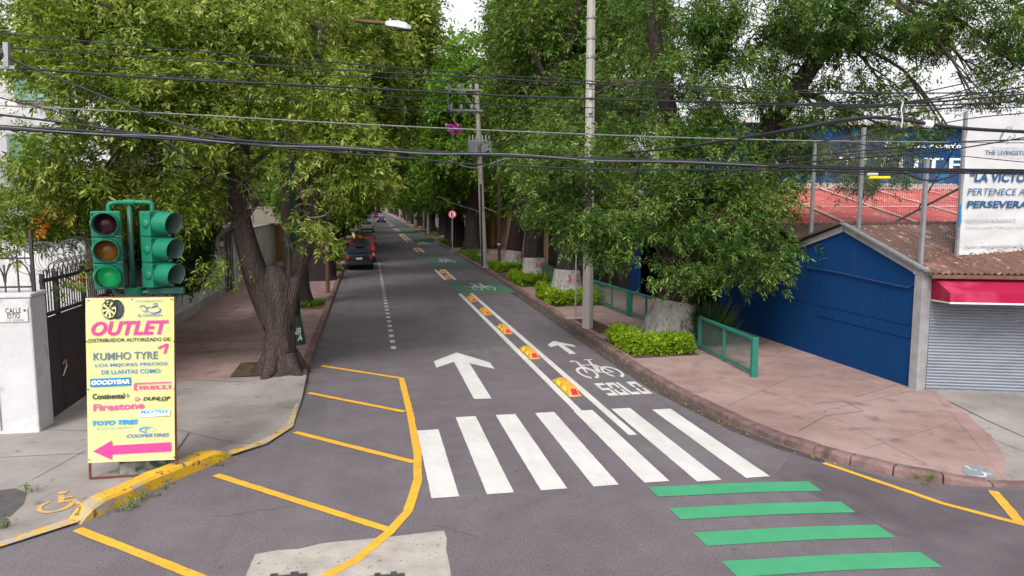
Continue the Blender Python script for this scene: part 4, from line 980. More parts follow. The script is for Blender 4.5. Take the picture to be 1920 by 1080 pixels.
MB().box((18.6, 25.5, 1.5), (14.6, 9, 2.9)).build('wall', M['dirtywall'], bk)
corrugated('eave_flashing', (12.8, 31.02, 4.66), (27.6, 31.02, 4.66), (27.6, 31.4, 4.95), (12.8, 31.4, 4.95), 40, .02, M['flash'], bk, rows=1)
bn_ = thing('brown_roofed_annex', 'low annex with dark brown sheet roof just behind the blue gable', 'annex', (14, 19.5, 0))
for i in range(4):
    x = 11.6 + i * 1.75
    corrugated('roof_sheet', (x, 18.5, 3.0), (x + 1.75, 18.5, 3.0), (x + 1.75, 20.35, 3.42), (x, 20.35, 3.42), 8, .02, M['brownroof'], bn_, rows=2)
MB().box((15.1, 19.45, 1.45), (7, 1.8, 2.85)).build('wall', M['dirtywall'], bn_)
ib = thing('blue_institute_building', 'large blue building with white INSTITUTE lettering behind the red roof', 'building', (20, 34, 0))
P0, P1 = AY(1335, 357, 31.6), AY(1812, 240, 31.6)
MB().box(((P0.x + P1.x + 3) / 2, 34.7, (P1.z) / 2), (P1.x + 3 - P0.x, 6.0, P1.z - .05)).build('wall', M['signblue'], ib)
MB().box(((P0.x + P1.x + 3) / 2, 31.66, (P0.z + P1.z) / 2 + .1), (P1.x + 3 - P0.x, .08, P1.z - P0.z)).build('facade_panel', M['signblue'], ib)
MB().box(((P0.x + P1.x + 3) / 2, 34.5, P1.z + .06), (P1.x + 3.3 - P0.x, 6.6, .12)).build('roof', M['canvas'], ib)
def it(s, x, y, wd, h, **k):
    p = AY(x, y, 31.56); p2 = AY(x + wd, y, 31.56); p3 = AY(x, y - h, 31.56)
    lettering(s, p, (1, 0, 0), (0, 0, 1), p2.x - p.x, p3.z - p.z, M['signwhite'], ib, **k)
it('INSTITUTE', 1452, 318, 352, 26, bold=.01, spacing=1.25)
it('SEP  Clave: Acuerdo', 1660, 276, 142, 9.5, bold=.02)
it('EDUCACION', 1425, 322, 48, 4.5, bold=.02)
# farther down the right pavement
def wallthing(name, lb, cat, x, y0, y1, h, m, cop=True, th=.3):
    t = thing(name, lb, cat, (x, (y0 + y1) / 2, .1)); MB().box((x + th / 2, (y0 + y1) / 2, h / 2 + .05), (th, y1 - y0 - .02, h)).build('wall', M[m], t)
    if cop: MB().box((x + th / 2, (y0 + y1) / 2, h + .1), (th + .14, y1 - y0 - .02, .12)).build('coping', M['brownroof'], t)
    return t
wallthing('blue_wall', 'shaded blue wall continuing behind the big pruned tree', 'wall', 11.3, 22.6, 31.5, 3.2, 'bluewall')
g2 = thing('dark_gate', 'tall black metal gate behind the numbered tree trunks', 'gate', (11.3, 40, .1))
for i in range(9):
    MB().box((11.34, 32.2 + i * 1.72, 1.75), (.06, 1.68, 3.3)).build('panel', M['blackmetal'], g2)
for zz in (.3, 3.35): MB().box((11.29, 39, zz), (.06, 15.4, .1)).build('rail', M['blackmetal'], g2)
wallthing('tan_wall', 'tan plastered wall with brown coping right of the yellow pillars', 'wall', 11.3, 47.2, 68, 3.1, 'tan')
for i, yy in enumerate((69.2, 76)):
    t = thing('yellow_gatepost', ['mustard yellow gatepost next to the tan wall', 'mustard yellow gatepost farther from the tan wall'][i], 'gatepost', (11.4, yy, .1), 'mustard yellow gateposts')
    MB().box((11.45, yy, 1.65), (.7, 1.6, 3.1)).build('post', M['mustard'], t); MB().box((11.45, yy, 3.28), (.95, 1.9, .2)).build('cap', M['tan'], t)
t = thing('house_gate', 'dark gate between the two mustard yellow gateposts', 'gate', (11.4, 72.6, .1))
for i in range(6): MB().box((11.4, 70.4 + i * .9, 1.5), (.08, .86, 2.7)).build('panel', M['blackmetal'], t)
t = thing('white_fence', 'white picket fence beyond the yellow gateposts', 'fence', (11.2, 88, .1))
for i in range(22): MB().box((11.2, 78.5 + i * .95, 1.3), (.18, .5, 2.4)).build('picket', M['whitewash'], t)
for zz in (.5, 1.9): MB().box((11.3, 88.5, zz), (.06, 21, .12)).build('rail', M['whitewash'], t)
wallthing('pink_wall', 'narrow bright magenta wall past the white fence', 'wall', 11.1, 100, 106, 3.0, 'awning', False)
wallthing('grey_wall', 'pale grey wall beyond the magenta wall', 'wall', 11.1, 106, 128, 3.0, 'whitewash')
wallthing('cream_wall', 'cream yellow wall near the walking person', 'wall', 11.1, 128, 160, 3.2, 'mustard')
wallthing('far_wall', 'farthest boundary wall on the right side of the street', 'wall', 11.2, 160, 320, 3.2, 'dirtywall')
# ================================================================== TRAFFIC LIGHT
TL = Vector((-3.46, 11.9, onp(-3.46, 11.9)))
tl = thing('traffic_light', 'green traffic light post with two three-lamp heads behind the yellow banner', 'traffic light', TL)
zb = TL.z
MB().box((TL.x + .02, TL.y - .02, zb + .06), (.66, .60, .2), rz=.25).build('plinth', M['plinth'], tl, bevel=.045)
b = MB(); k = []
for s, z in ((.27, zb + .15), (.25, zb + .19), (.12, zb + .34)): k.append([(TL.x + s * u, TL.y - .02 + s * v, z) for u, v in ((-1, -1), (1, -1), (1, 1), (-1, 1))])
b.add(sum(k, []), [(i * 4 + j, i * 4 + (j + 1) % 4, i * 4 + 4 + (j + 1) % 4, i * 4 + 4 + j) for i in range(2) for j in range(4)] + [(8, 9, 10, 11)])
b.build('base_casting', M['lampgreen'], tl, bevel=.01)
MB().cyl((TL.x, TL.y, zb + .3), (TL.x, TL.y, 2.72), .095, 16).build('pole', M['signaldark'], tl, smooth=True)
MB().cyl((TL.x, TL.y, 2.50), (TL.x, TL.y, 2.76), .125, 16).build('pole_collar', M['signalgreen'], tl, bevel=.01)
H1 = Vector((-3.74, 11.78, 3.33)); H2 = Vector((-3.12, 11.92, 3.33))
MB().cyl((TL.x, TL.y, 2.7), (TL.x, TL.y + .02, 4.0), .034, 12).build('centre_pipe', M['signaldark'], tl, smooth=True)
def pipe(name, pts, r, m): p, _ = smooth_path(pts, [r] * len(pts), 5); return MB().tube(p, r, 10).build(name, m, tl, smooth=True)
pipe('top_bracket', [(H1.x + .02, H1.y + .08, 3.88), (H1.x + .02, H1.y + .08, 3.97), (H1.x + .08, H1.y + .09, 4.01), (TL.x, TL.y + .02, 4.02), (H2.x - .1, H2.y - .0, 4.02), (H2.x - .03, H2.y, 3.99), (H2.x - .03, H2.y, 3.88)], .034, M['signalgreen'])
MB().cyl((TL.x - .07, TL.y, 4.02), (TL.x + .07, TL.y + .02, 4.02), .046, 12).build('tee_joint', M['signalgreen'], tl)
pipe('bottom_bracket', [(H1.x + .04, H1.y + .08, 2.80), (H1.x + .04, H1.y + .08, 2.69), (H1.x + .10, H1.y + .09, 2.65), (TL.x, TL.y, 2.66), (H2.x - .1, H2.y, 2.70), (H2.x + .05, H2.y, 2.74)], .034, M['signaldark'])
MB().box((H2.x + .10, H2.y + .02, 2.70), (.52, .12, .10)).build('bracket_arm', M['signaldark'], tl, bevel=.02)
MB().cyl((H2.x - .2, H2.y + .1, 2.75), (H2.x - .2, H2.y + .1, 3.05), .05, 12).build('cable_box', M['signaldark'], tl)
def head(c, yaw, lens):
    Mz = Matrix.Rotation(yaw, 3, 'Z')
    W = lambda x, y, z: c + Mz @ Vector((x, y, z))
    hb = MB()
    for i in range(3):
        hb.box(W(0, 0, .378 - i * .378), (.385, .20, .374), m=Mz)
    hd = hb.build('signal_head', M['signalgreen'], tl, bevel=.016)
    for i in range(3):
        zc = .378 - i * .378
        # door frame ring, lens dome, visor open below
        vs = []; n = 28
        for j in range(n):
            a = 2 * math.pi * j / n
            vs.append(W(.150 * math.cos(a), -.104, zc + .150 * math.sin(a)))
        for r_, y_ in ((.11, -.135), (.055, -.15)):
            for j in range(n):
                a = 2 * math.pi * j / n; vs.append(W(r_ * math.cos(a), y_, zc + r_ * math.sin(a)))
        vs.append(W(0, -.155, zc))
        fs = [(r * n + j, r * n + (j + 1) % n, (r + 1) * n + (j + 1) % n, (r + 1) * n + j) for r in (0, 1) for j in range(n)] + [(2 * n + j, 2 * n + (j + 1) % n, 3 * n) for j in range(n)]
        MB().add(vs, fs).build('lens', lens[i], hd, smooth=True)
        vb = MB(); gap = 32; ang = [R(-90 + gap + (360 - 2 * gap) * j / 30) for j in range(31)]
        vo, vi = [], []
        for (ry, rr, ln) in ((-.10, .172, 0), (-.40, .168, 1)):
            for a in ang:
                yy = ry if ln == 0 else -.33 - .07 * (math.sin(a) * .5 + .5)
                vo.append(W(rr * math.cos(a), yy, zc + rr * math.sin(a))); vi.append(W((rr - .007) * math.cos(a), yy, zc + (rr - .007) * math.sin(a)))
        f2 = [(j, j + 1, 31 + j + 1, 31 + j) for j in range(30)]
        vb.add(vo, f2); vb.add([vo[31 + j] for j in range(31)] + [vi[31 + j] for j in range(31)], f2)
        vb.build('visor', M['signalgreen'], hd, smooth=True)
        MB().add(vi, f2).build('visor_lining', M['visorin'], hd, smooth=True)
        MB().box(W(.15, -.108, zc - .178), (.075, .012, .018), m=Mz).build('hinge_plate', M['galv'], hd)
        for s in (-1, 1): MB().cyl(W(s * .178, -.10, zc + .15), W(s * .178, -.118, zc + .15), .014, 8).build('latch', M['signaldark'], hd)
        MB().tube([W(-.19, -.02, zc), W(-.205, -.02, zc), W(-.213, -.02, zc)], [.07, .062, .02], 14).build('side_boss', M['signalgreen'], hd, smooth=True)
    for zz in (.19, -.19): MB().box(W(-.193, 0, zz), (.006, .19, .008), m=Mz).build('section_seam', M['signaldark'], hd)
    return hd
head(H1, R(13), [M['lensred'], M['lensamber'], M['lensgreen']])['label'] = 'signal head facing the camera, lit green'
head(H2, R(58), [M['lensdark'], M['lensdark'], M['lensdark']])['label'] = 'signal head turned to the side'

# ================================================================== BANNER STAND
YS = 11.36
def crease(x, z):
    s = (x + 4.0) / 1.15; t = (z - .28) / 2.4
    v = .007 * math.sin(9 * s + 6 * t) + .006 * math.sin(14 * t - 5 * s) + .010 * math.sin(26 * s + 19 * t) * max(0, t - .78) * 3 + .010 * math.sin(22 * s - 24 * t) * max(0, t - .72) * 2.2 + .012 * math.sin(6 * s) * max(0, .15 - t) * 5
    return v * .42
def S_(x, y, lift=0.0):
    p = AY(x, y, YS - .013 - lift); p.y += crease(p.x, p.z); return p
c00, c10, c11, c01 = AY(165, 868, YS), AY(328, 862, YS), AY(326, 557, YS), AY(160, 559, YS)
zf = onp(-3.4, YS)
bs = thing('banner_stand', 'yellow tyre outlet banner in a red steel frame before the traffic light', 'banner', (-3.42, YS, zf))
n_ = 44; vs = []
for j in range(n_ + 1):
    for i in range(n_ + 1):
        s, t = i / n_, j / n_
        p = c00.lerp(c10, s).lerp(c01.lerp(c11, s), t)
        p = Vector((p.x, p.y + crease(p.x, p.z), p.z)); vs.append(p)
bf = MB().add(vs, [(j * (n_ + 1) + i, j * (n_ + 1) + i + 1, (j + 1) * (n_ + 1) + i + 1, (j + 1) * (n_ + 1) + i) for j in range(n_) for i in range(n_)]).build('banner_sheet', M['banner'], bs, smooth=True)
xl0, xr0 = c00.x + .005, c10.x + .005
yb_ = YS + .03
fl, fr_ = Vector((xl0, yb_, zf + .012)), Vector((xr0, yb_, zf + .012)); tlx, trx = Vector((c01.x + .01, yb_, c01.z)), Vector((c11.x - .01, yb_, c11.z))
for a, b in ((fl, tlx), (fr_, trx), (fl, fr_), (tlx, trx)): MB().beam(a, b, .028).build('frame_bar', M['redsteel'], bs)
MB().beam(tlx.lerp(trx, .5), Vector((TL.x, TL.y - .09, 2.62)), .02).build('tie_bar', M['redsteel'], bs)
for x, y in ((165, 563), (197, 562), (247, 561), (321, 561), (163, 640), (326, 640), (165, 730), (327, 730), (167, 862), (326, 857)):
    p = S_(x, y); MB().cyl(p, p + Vector((0, -.006, 0)), .010, 8).build('eyelet', M['rust'], bs)
def bw(s, x, y, wd, h, m, lift=0.0, dy=-4.3, **kw):
    """print on the banner: left end of the baseline, width and cap height in photograph pixels"""
    kk = dy / 100.0
    fn = lambda u, v: S_(x + u * wd + 0.0, y + u * wd * kk - v * h, lift)
    return lettering(s, (0, 0, 0), (1, 0, 0), (0, 0, 1), 1, 1, m, bf, fn=fn, **kw)
def bpoly(pts, m, lift=0.0, name='print'):
    if len(pts) == 4:
        (a, b, c, d) = pts; vs = []
        for j in range(7):
            for i in range(11):
                s, t = i / 10, j / 6
                x = (a[0] * (1 - s) + b[0] * s) * (1 - t) + (d[0] * (1 - s) + c[0] * s) * t; y = (a[1] * (1 - s) + b[1] * s) * (1 - t) + (d[1] * (1 - s) + c[1] * s) * t
                vs.append(S_(x, y, lift))
        return MB().add(vs, [(j * 11 + i, (j + 1) * 11 + i, (j + 1) * 11 + i + 1, j * 11 + i + 1) for j in range(6) for i in range(10)]).build(name, m, bf)
    return MB().poly([S_(x, y, lift) for x, y in pts]).build(name, m, bf)
def bstroke(b, pts, wd, lift=0.0):
    P = [S_(x, y, lift) for x, y in pts]; k = len(P); vs = []
    ws = wd if isinstance(wd, (list, tuple)) else [wd] * k
    for i, p in enumerate(P):
        d = (P[min(i + 1, k - 1)] - P[max(i - 1, 0)]); d.normalize(); q = Vector((-d.z, 0, d.x)) * ws[i] * .5; vs += [p + q, p - q]
    b.add(vs, [(2 * i, 2 * i + 1, 2 * i + 3, 2 * i + 2) for i in range(k - 1)]); return b
bw('OUTLET', 171, 630, 145, 27, M['pink'], shear=.25, bold=.035, dy=-2.2, spacing=1.05)
bw('DISTRIBUIDOR AUTORIZADO DE:', 166.5, 642, 154, 6.8, M['ink'], dy=-1.9, bold=.012)
bw('KUMHO TYRE', 175, 676, 121, 14.5, M['slate'], dy=-2.6, bold=.012)
bw('LOS MEJORES PRECIOS', 178.5, 690, 135, 7.8, M['blueink'], dy=-2.8, bold=.008); bw('DE LLANTAS COMO:', 190, 702, 112, 8, M['blueink'], dy=-2.8, bold=.008)
bpoly([(169, 710.5), (245, 707.5), (245, 722.5), (169, 725.5)], M['logoblue'], .001, 'label_panel'); bw('GOODYEAR', 171, 722, 72, 8.5, M['cream'], .003, dy=-3.6, shear=.2, bold=.04)
b = MB(); bstroke(b, [(252, 731), (252, 719.5), (320, 716.6)], [.018, .02, .018], .001); bstroke(b, [(252.5, 730.5), (257, 730.2)], .03, .0015)
bstroke(b, [(253, 720), (253, 731)], .03, .002); bstroke(b, [(320, 717.5), (319, 722.0), (258, 724.5)], .006, .0025); b.build('logo_mark', M['pink2'], bf)
bw('IRELLI', 261, 730.5, 59, 6.8, M['pink2'], .001, dy=-3, bold=.05, spacing=1.15)
bw('Continental', 173.5, 749, 60, 10.5, M['ink'], dy=-3, bold=.025)
b = MB(); bstroke(b, [(236, 744), (239, 740), (243, 743)], .006); bstroke(b, [(238, 738), (240, 742), (239, 746)], .007, .0005); b.build('logo_mark', M['ink'], bf)
bw('DUNLOP', 268, 751.5, 51.5, 7, M['ink'], dy=-3, shear=.25, bold=.03); bw('TIRES', 297, 752.8, 17, 1.9, M['ink'], dy=-3, shear=.25, bold=.02)
b = MB().poly([S_(x, y, .001) for x, y in ((251.5, 748), (254.5, 743.5), (264, 748), (255, 753))]); b.build('logo_mark', M['pink2'], bf); bpoly([(253.4, 748), (255.4, 745.3), (260.5, 748), (255.6, 750.9)], M['cream'], .002, 'logo_panel'); bw('D', 254.6, 749.7, 4.5, 3.2, M['ink'], .003, shear=.2, bold=.03)
bw('Firestone', 175, 771, 95, 13, M['pink2'], dy=-5, bold=.03)
bpoly([(262, 770.5), (319, 767.8), (319, 779.5), (262, 782.5)], M['labelwhite'], .001, 'label_panel'); bw('MAXTREK', 263.5, 776.3, 54.5, 6.6, M['cyan'], .003, dy=-3, shear=.2, bold=.03); bw('CAR TYRES', 288, 780.7, 30, 2.8, M['slate'], .003, dy=-3, shear=.2)
bw('TOYO TIRES', 172, 798.5, 86.5, 9, M['cyan'], dy=-4, shear=.22, bold=.05); bw('driven to perform', 180, 808, 69, 6.8, M['paleblue'], dy=-5.2, shear=.2)
bw('COOPERTIRES', 237, 821, 80, 6.6, M['blueink'], dy=-3.2, shear=.25, bold=.02)
b = MB(); bstroke(b, [(277 + 15.5 * math.cos(R(a)), 805.5 - 4.6 * math.sin(R(a)) - .03 * 15 * math.cos(R(a))) for a in range(-60, 265, 12)], [.004 + .016 * max(0, math.sin(R((a - 60) * .75))) for a in range(-60, 265, 12)])
bstroke(b, [(281, 802.5), (275, 803.5), (271.5, 806), (275, 808.8)], [.004, .012, .014, .004], .001); b.build('logo_mark', M['cyan'], bf)
bpoly([(174, 846.5), (209.5, 826), (209.5, 835.5), (320.5, 829), (320.5, 846.5), (209.5, 852.5), (209.5, 862.5)], M['pink'], 0, 'arrow')
b = MB(); bstroke(b, [(296, 653), (313, 645.5)], .030); bstroke(b, [(314, 644.5), (308.3, 663)], .030, .001); b.build('logo_mark', M['pink'], bf)
# tyre picture
b = MB()
def ell(cx, cy, rx, ry, lift, n=26, a0=0, a1=360):
    return [S_(cx + rx * math.cos(R(a0 + (a1 - a0) * i / n)), cy - ry * math.sin(R(a0 + (a1 - a0) * i / n)), lift) for i in range(n)]
MB().poly(ell(218.5, 580, 13.5, 18.3, .001)).build('tyre_tread', M['ink'], bf); MB().poly(ell(206, 580, 15.5, 19, .0015)).build('tyre_side', M['ink'], bf)
MB().poly(ell(204.5, 580, 13.2, 16.4, .0025)).build('tyre_rim', M['banner'], bf); MB().poly(ell(204.2, 580, 11.8, 15, .0035)).build('tyre_rim_dark', M['ink'], bf)
b = MB()
for k in range(8):
    a = R(k * 45 + 12); bstroke(b, [(204.2, 580), (204.2 + 12.2 * math.cos(a), 580 - 15.4 * math.sin(a))], [.018, .034], .0045 + k * .0002)
b.build('tyre_spokes', M['banner'], bf)
b = MB()
for k in range(3): bstroke(b, [(221 + k * 3.4, 565 + k * 1.2), (224 + k * 2.8, 580), (220.5 + k * 3.2, 595 - k * 2)], .006, .003)
b.build('tyre_grooves', M['slate'], bf)
# cyclist logo
b = MB(); bstroke(b, [(261.5, 577), (264, 573.5), (270, 573), (275, 578), (275, 583), (271, 585), (266, 581)], [.006, .012, .014, .012, .012, .01, .004]); bstroke(b, [(273, 577.5), (282, 576)], .010, .001)
bstroke(b, [(284, 577), (288, 575), (295, 574)], .016, .0015); bstroke(b, [(287, 571), (291, 568.5), (295.5, 570)], .010, .002); bstroke(b, [(290, 572), (295, 571.5)], .008, .002)
bstroke(b, [(277, 584), (288, 587.5), (299, 584.5), (301, 580), (296, 577.5)], [.004, .012, .02, .016, .004], .001); b.build('logo_mark', M['deepblue'], bf)
bw('DISTRIBUIDORA', 255, 566.5, 50, 3.2, M['slate'], dy=-1.5, spacing=1.3); bw('EL CAMPEON', 259, 594, 44.5, 4.6, M['deepblue'], dy=-1.5)
sg = AY(240, 866, YS)
MB().box((sg.x - .02, YS + .012, c00.z + .004), (1.0, .006, .025)).build('hem_strip', M['canvas'], bs)

# ================================================================== LANE SEPARATORS
def separator_proto():
    r = thing('lane_separator', '', 'lane separator', (0, 0, 0), 'yellow lane separators along the cycle lane')
    L_, W_, H_ = .76, .145, .125
    def sec(y, w_, h): return [(-w_, y, 0), (-w_ * .62, y, h), (w_ * .62, y, h), (w_, y, 0)]
    vs = sec(-L_, W_, .012) + sec(-L_ + .30, W_, H_) + sec(L_ - .30, W_, H_) + sec(L_, W_, .012)
    fs = [(i * 4 + j, i * 4 + j + 1, i * 4 + 5 + j, i * 4 + 4 + j) for i in range(3) for j in range(3)] + [(3, 2, 1, 0), (12, 13, 14, 15)]
    MB().add(vs, fs).build('body', M['boya'], r, bevel=.012)
    for k in range(14): pass
    rb = MB()
    for k in range(13): rb.box((0, -.42 + k * .07, H_ + .002), (.16, .022, .006))
    rb.build('top_ribs', M['boya'], r)
    for s in (-1, 1):
        for y in (-.28, .24):
            x0, x1 = s * W_ * .93, s * W_ * .66; e = s * .004
            MB().add([(x0 + e, y - .15, .025), (x0 + e, y + .15, .025), (x1 + e, y + .15, H_ - .012), (x1 + e, y - .15, H_ - .012)], [(0, 1, 2, 3) if s > 0 else (3, 2, 1, 0)]).build('side_reflector', M['reflyellow'], r)
    for s in (-1, 1):
        y0, y1 = s * (L_ - .03), s * (L_ - .24)
        MB().add([(-.072, y0, .030), (.072, y0, .030), (.060, y1, .106), (-.060, y1, .106)], [(0, 1, 2, 3) if s < 0 else (3, 2, 1, 0)]).build('end_reflector', M['reflred'], r)
    return r
sp0 = separator_proto()
_sy = [G(*q).y + .72 for q in ((1070, 743), (993, 673), (945, 626), (908, 591), (882, 566))]
SEP = [(_sy[0], 'yellow lane separator nearest the crosswalk, ahead of the word SOLO'), (_sy[1], 'yellow lane separator beside the small cycle arrow'), (_sy[2], 'yellow lane separator level with the thick concrete pole'), (_sy[3], 'second yellow lane separator before the striped green crossing'), (_sy[4], 'yellow lane separator just before the striped green crossing'),
       (40.4, 'yellow lane separator just past the striped green crossing'), (43.8, 'yellow lane separator just before the solid green patch'), (63.6, 'nearer separator of the pair past the solid green patch'), (66.8, 'farther separator of the pair past the solid green patch')]
SEP += [(80 + i * 4.6, None) for i in range(5)] + [(112, None), (118, None), (138, None), (144, None), (158, None), (165, None)]
ORD = ['first', 'second', 'third', 'fourth', 'fifth', 'sixth', 'seventh', 'eighth', 'ninth', 'tenth', 'eleventh', 'twelfth', 'thirteenth', 'fourteenth', 'fifteenth']
for i, (y, lb) in enumerate(SEP):
    o = sp0 if i == 0 else copytree(sp0)
    o.location = (4.17, y, 0)
    o['label'] = lb or ORD[i - 9] + ' distant yellow separator counted beyond the solid green patch'
    if lb is None: o['group'] = 'distant lane separators'

# ================================================================== GREEN RAILINGS
def railing(label, a, b, n, h=.86, plate=True):
    a, b = Vector(a), Vector(b); a.z = onp(a.x, a.y); b.z = onp(b.x, b.y)
    r = thing('green_railing', label, 'railing', a, 'teal green railings along the right pavement')
    d = (b - a).normalized()
    MB().beam(a + Vector((0, 0, h)), b + Vector((0, 0, h)), .10, .07).build('top_rail', M['railgreen'], r, bevel=.01); MB().beam(a + Vector((0, 0, .10)), b + Vector((0, 0, .10)), .05, .05).build('bottom_rail', M['railgreen'], r)
    for i in range(n + 1):
        p = a.lerp(b, i / n); wd = .09 if i in (0, n) else .06
        MB().box(p + Vector((0, 0, h / 2)), (wd, wd, h - .04), rz=math.atan2(d.y, d.x)).build('post', M['railgreen'], r, bevel=.008)
    for e, s in ((a, 1),):
        if plate: MB().box(e - d * .09 + Vector((0, 0, h / 2 + .02)), (.05, .14, h + .06), rz=math.atan2(d.y, d.x)).build('end_plate', M['railgreen'], r, bevel=.008)
    mb = MB(); L_ = (b - a).length
    for i in range(int(L_ / .05)): p = a + d * (.05 * i); mb.tube([p + Vector((0, 0, .1)), p + Vector((0, 0, h - .05))], .0035, 3, caps=False)
    for k in range(15): mb.tube([a + Vector((0, 0, .12 + k * .05)), b + Vector((0, 0, .12 + k * .05))], .0035, 3, caps=False)
    stuff(mb.build('wire_mesh', M['meshwire'], r))
railing('nearest teal railing with wire mesh, in front of the blue gable wall', (8.42, 15.2, 0), (8.62, 18.4, 0), 2)
railing('teal railing with wire mesh between the concrete pole and the pruned tree', (9.05, 20.6, 0), (8.78, 24.2, 0), 3)
railing('teal railing behind the concrete pole, next to the tree numbered 37', (8.76, 24.45, 0), (8.6, 29.2, 0), 3)
railing('farthest teal railing beside the tree numbered 38', (8.3, 31.6, 0), (8.35, 35.6, 0), 2)
dm = thing('reflective_drum', 'small drum with orange and yellow reflective stripes behind the teal railing', 'drum', (9.55, 21.6, .13))
for z0, z1, r0, m_ in ((.13, .62, .2, 'plastic'), (.62, .78, .19, 'orange_p'), (.78, .92, .185, 'reflyellow'), (.92, 1.12, .18, 'orange_p'), (1.12, 1.28, .17, 'plastic')):
    if m_ == 'orange_p' and 'orange_p' not in M: M['orange_p'] = pmat('orange_reflective', (0.75, 0.12, 0.02), (0.85, 0.4, 0.02), scale=9, rough=.4)
    MB().cyl((9.55, 21.6, z0), (9.55, 21.6, z1), r0, 14).build('band', M[m_], dm)

# ================================================================== POLES AND LAMPS
def cpole(label, x, y, z1, r0, r1, n=8, m='poleconcrete', group=None, lean=(0, 0), name='utility_pole'):
    z0 = onp(x, y); r = thing(name, label, 'pole', (x, y, z0), group)
    MB().cyl((x, y, z0), (x + lean[0], y + lean[1], z1), r0, n, r1).build('shaft', M[m], r)
    return r
cp = cpole('thick octagonal concrete pole by the right kerb next to the pruned tree', AY(1104, 420, 22.3).x, 22.3, 12.5, .18, .115)
for z in (9.55, 8.95, 8.4): MB().cyl((AY(1104, 420, 22.3).x, 22.3, z - .04), (AY(1104, 420, 22.3).x, 22.3, z + .04), .16, 10).build('strap', M['galv'], cp)
for z in (7.65, 7.25, 6.8): MB().cyl((6.62, 22.1, z - .08), (6.62, 22.1, z + .08), .06, 8).build('insulator', M['lampgrey'], cp)
MB().beam((6.9, 22.2, 10.1), (6.35, 21.9, 10.6), .06).build('brace', M['galv'], cp)
b = MB()
for z in (5.2, 5.1): b.cyl((AY(1104, 420, 22.3).x, 22.3, z), (AY(1104, 420, 22.3).x, 22.3, z + .04), .18, 10)
b.build('clamp', M['plastic'], cp)
def transformer(r, c, s=1.0):
    tb = MB().box(c, (.62 * s, .5 * s, .72 * s)).build('transformer', M['galv'], r, bevel=.04)
    for k in (-1, 0, 1): MB().cyl((c[0] + k * .2 * s, c[1], c[2] + .36 * s), (c[0] + k * .2 * s, c[1], c[2] + .66 * s), .04 * s, 8).build('bushing', M['lampgrey'], tb)
def crossarm(r, x0, x1, y, z, n=3):
    a = MB().box(((x0 + x1) / 2, y, z), (x1 - x0, .10, .11)).build('crossarm', M['galv'], r)
    for k in range(n):
        x = x0 + .12 + (x1 - x0 - .8) * k / max(1, n - 1)
        MB().tube([(x, y, z + .05), (x, y, z + .14), (x, y, z + .15), (x, y, z + .25), (x, y, z + .26), (x, y, z + .36)], [.05, .05, .10, .10, .06, .09], 10).build('insulator', M['lampgrey'], a)
    return a
p2 = cpole('concrete power pole with two crossarms and a grey transformer', 7.02, 46, 11.25, .20, .13, lean=(-.42, 0))
crossarm(p2, 4.75, 6.9, 45.85, 10.83); crossarm(p2, 4.9, 6.95, 45.85, 9.62)
MB().beam((5.6, 45.85, 10.78), (6.6, 45.85, 9.7), .05).build('brace', M['galv'], p2); MB().beam((4.82, 45.85, 10.78), (4.86, 45.85, 9.66), .05).build('brace', M['galv'], p2)
for k, x in enumerate((5.1, 5.65, 6.2)): MB().cyl((x, 45.85, 9.55), (x, 45.85, 9.15), .05, 8).build('cutout', M['plastic'], p2)
transformer(p2, (6.30, 45.7, 7.45), 1.05); transformer(p2, (7.10, 45.7, 7.45), 1.05)
MB().cyl((6.86, 45.82, .14), (6.80, 45.82, 5.2), .06, 8).build('conduit', M['blackmetal'], p2)
MB().box((7.3, 45.0, .15), (1.0, .8, .03)).build('base_slab', M['patch'], p2)
p3 = cpole('thin dark brown pole between the tan wall and the power pole', 7.62, 44.0, 6.8, .09, .075, m='poledark', name='thin_pole')
MB().cyl((7.62, 44, 1.55), (7.62, 44, 1.65), .12, 8).build('strap', M['lampgrey'], p3)
p4 = cpole('distant power pole with crossarm and transformer, nearest beyond the no parking sign', 7.6, 98, 11.0, .2, .13)
crossarm(p4, 6.2, 8.2, 97.8, 10.9); crossarm(p4, 6.3, 8.2, 97.8, 9.2); transformer(p4, (7.15, 97.7, 6.6), .9); transformer(p4, (8.0, 97.7, 6.6), .9)
p5 = cpole('dark pole carrying one large transformer, deep under the trees', 8.9, 84, 8.6, .17, .15, m='poledark')
transformer(p5, (8.9, 83.6, 7.1), 1.7); MB().box((8.9, 83.8, 6.2), (2.6, .15, .12)).build('platform', M['blackmetal'], p5)
for i, (x, y, h) in enumerate(((7.5, 122, 10), (7.5, 152, 10), (7.6, 190, 10), (7.9, 72, 6), (8.0, 112, 6))):
    cpole(['tall plain pole past the first distant power pole', 'second tall plain pole far along the right kerb', 'farthest plain pole along the right kerb', 'short plain pole just beyond the no parking sign', 'short plain pole beside the magenta wall'][i], x, y, h, .17, .13, group='distant plain poles along the right kerb')
# no parking sign
ns_ = thing('no_parking_sign', 'round red no parking sign with crossed black letter E on a grey pole', 'traffic sign', (7.42, 58, .13))
c = AY(848, 402, 57.95); cxs = c.x
ORG[ns_.name] = Vector((cxs, 58, .13)); ns_.location = (cxs, 58, .13)
MB().cyl((cxs, 58, .13), (cxs, 58, c.z + .3), .05, 8).build('post', M['galv'], ns_)
fc = MB().cyl((cxs, 57.93, c.z), (cxs, 57.96, c.z), .32, 28).build('disc', M['reflred'], ns_)
MB().cyl((cxs, 57.915, c.z), (cxs, 57.928, c.z), .24, 28).build('white_field', M['signwhite'], fc)
lettering('E', (cxs - .11, 57.908, c.z - .17), (1, 0, 0), (0, 0, 1), .22, .34, M['ink'], fc, bold=.03)
MB().beam((cxs - .2, 57.903, c.z + .2), (cxs + .2, 57.903, c.z - .2), .05, .006).build('slash', M['reflred'], fc)
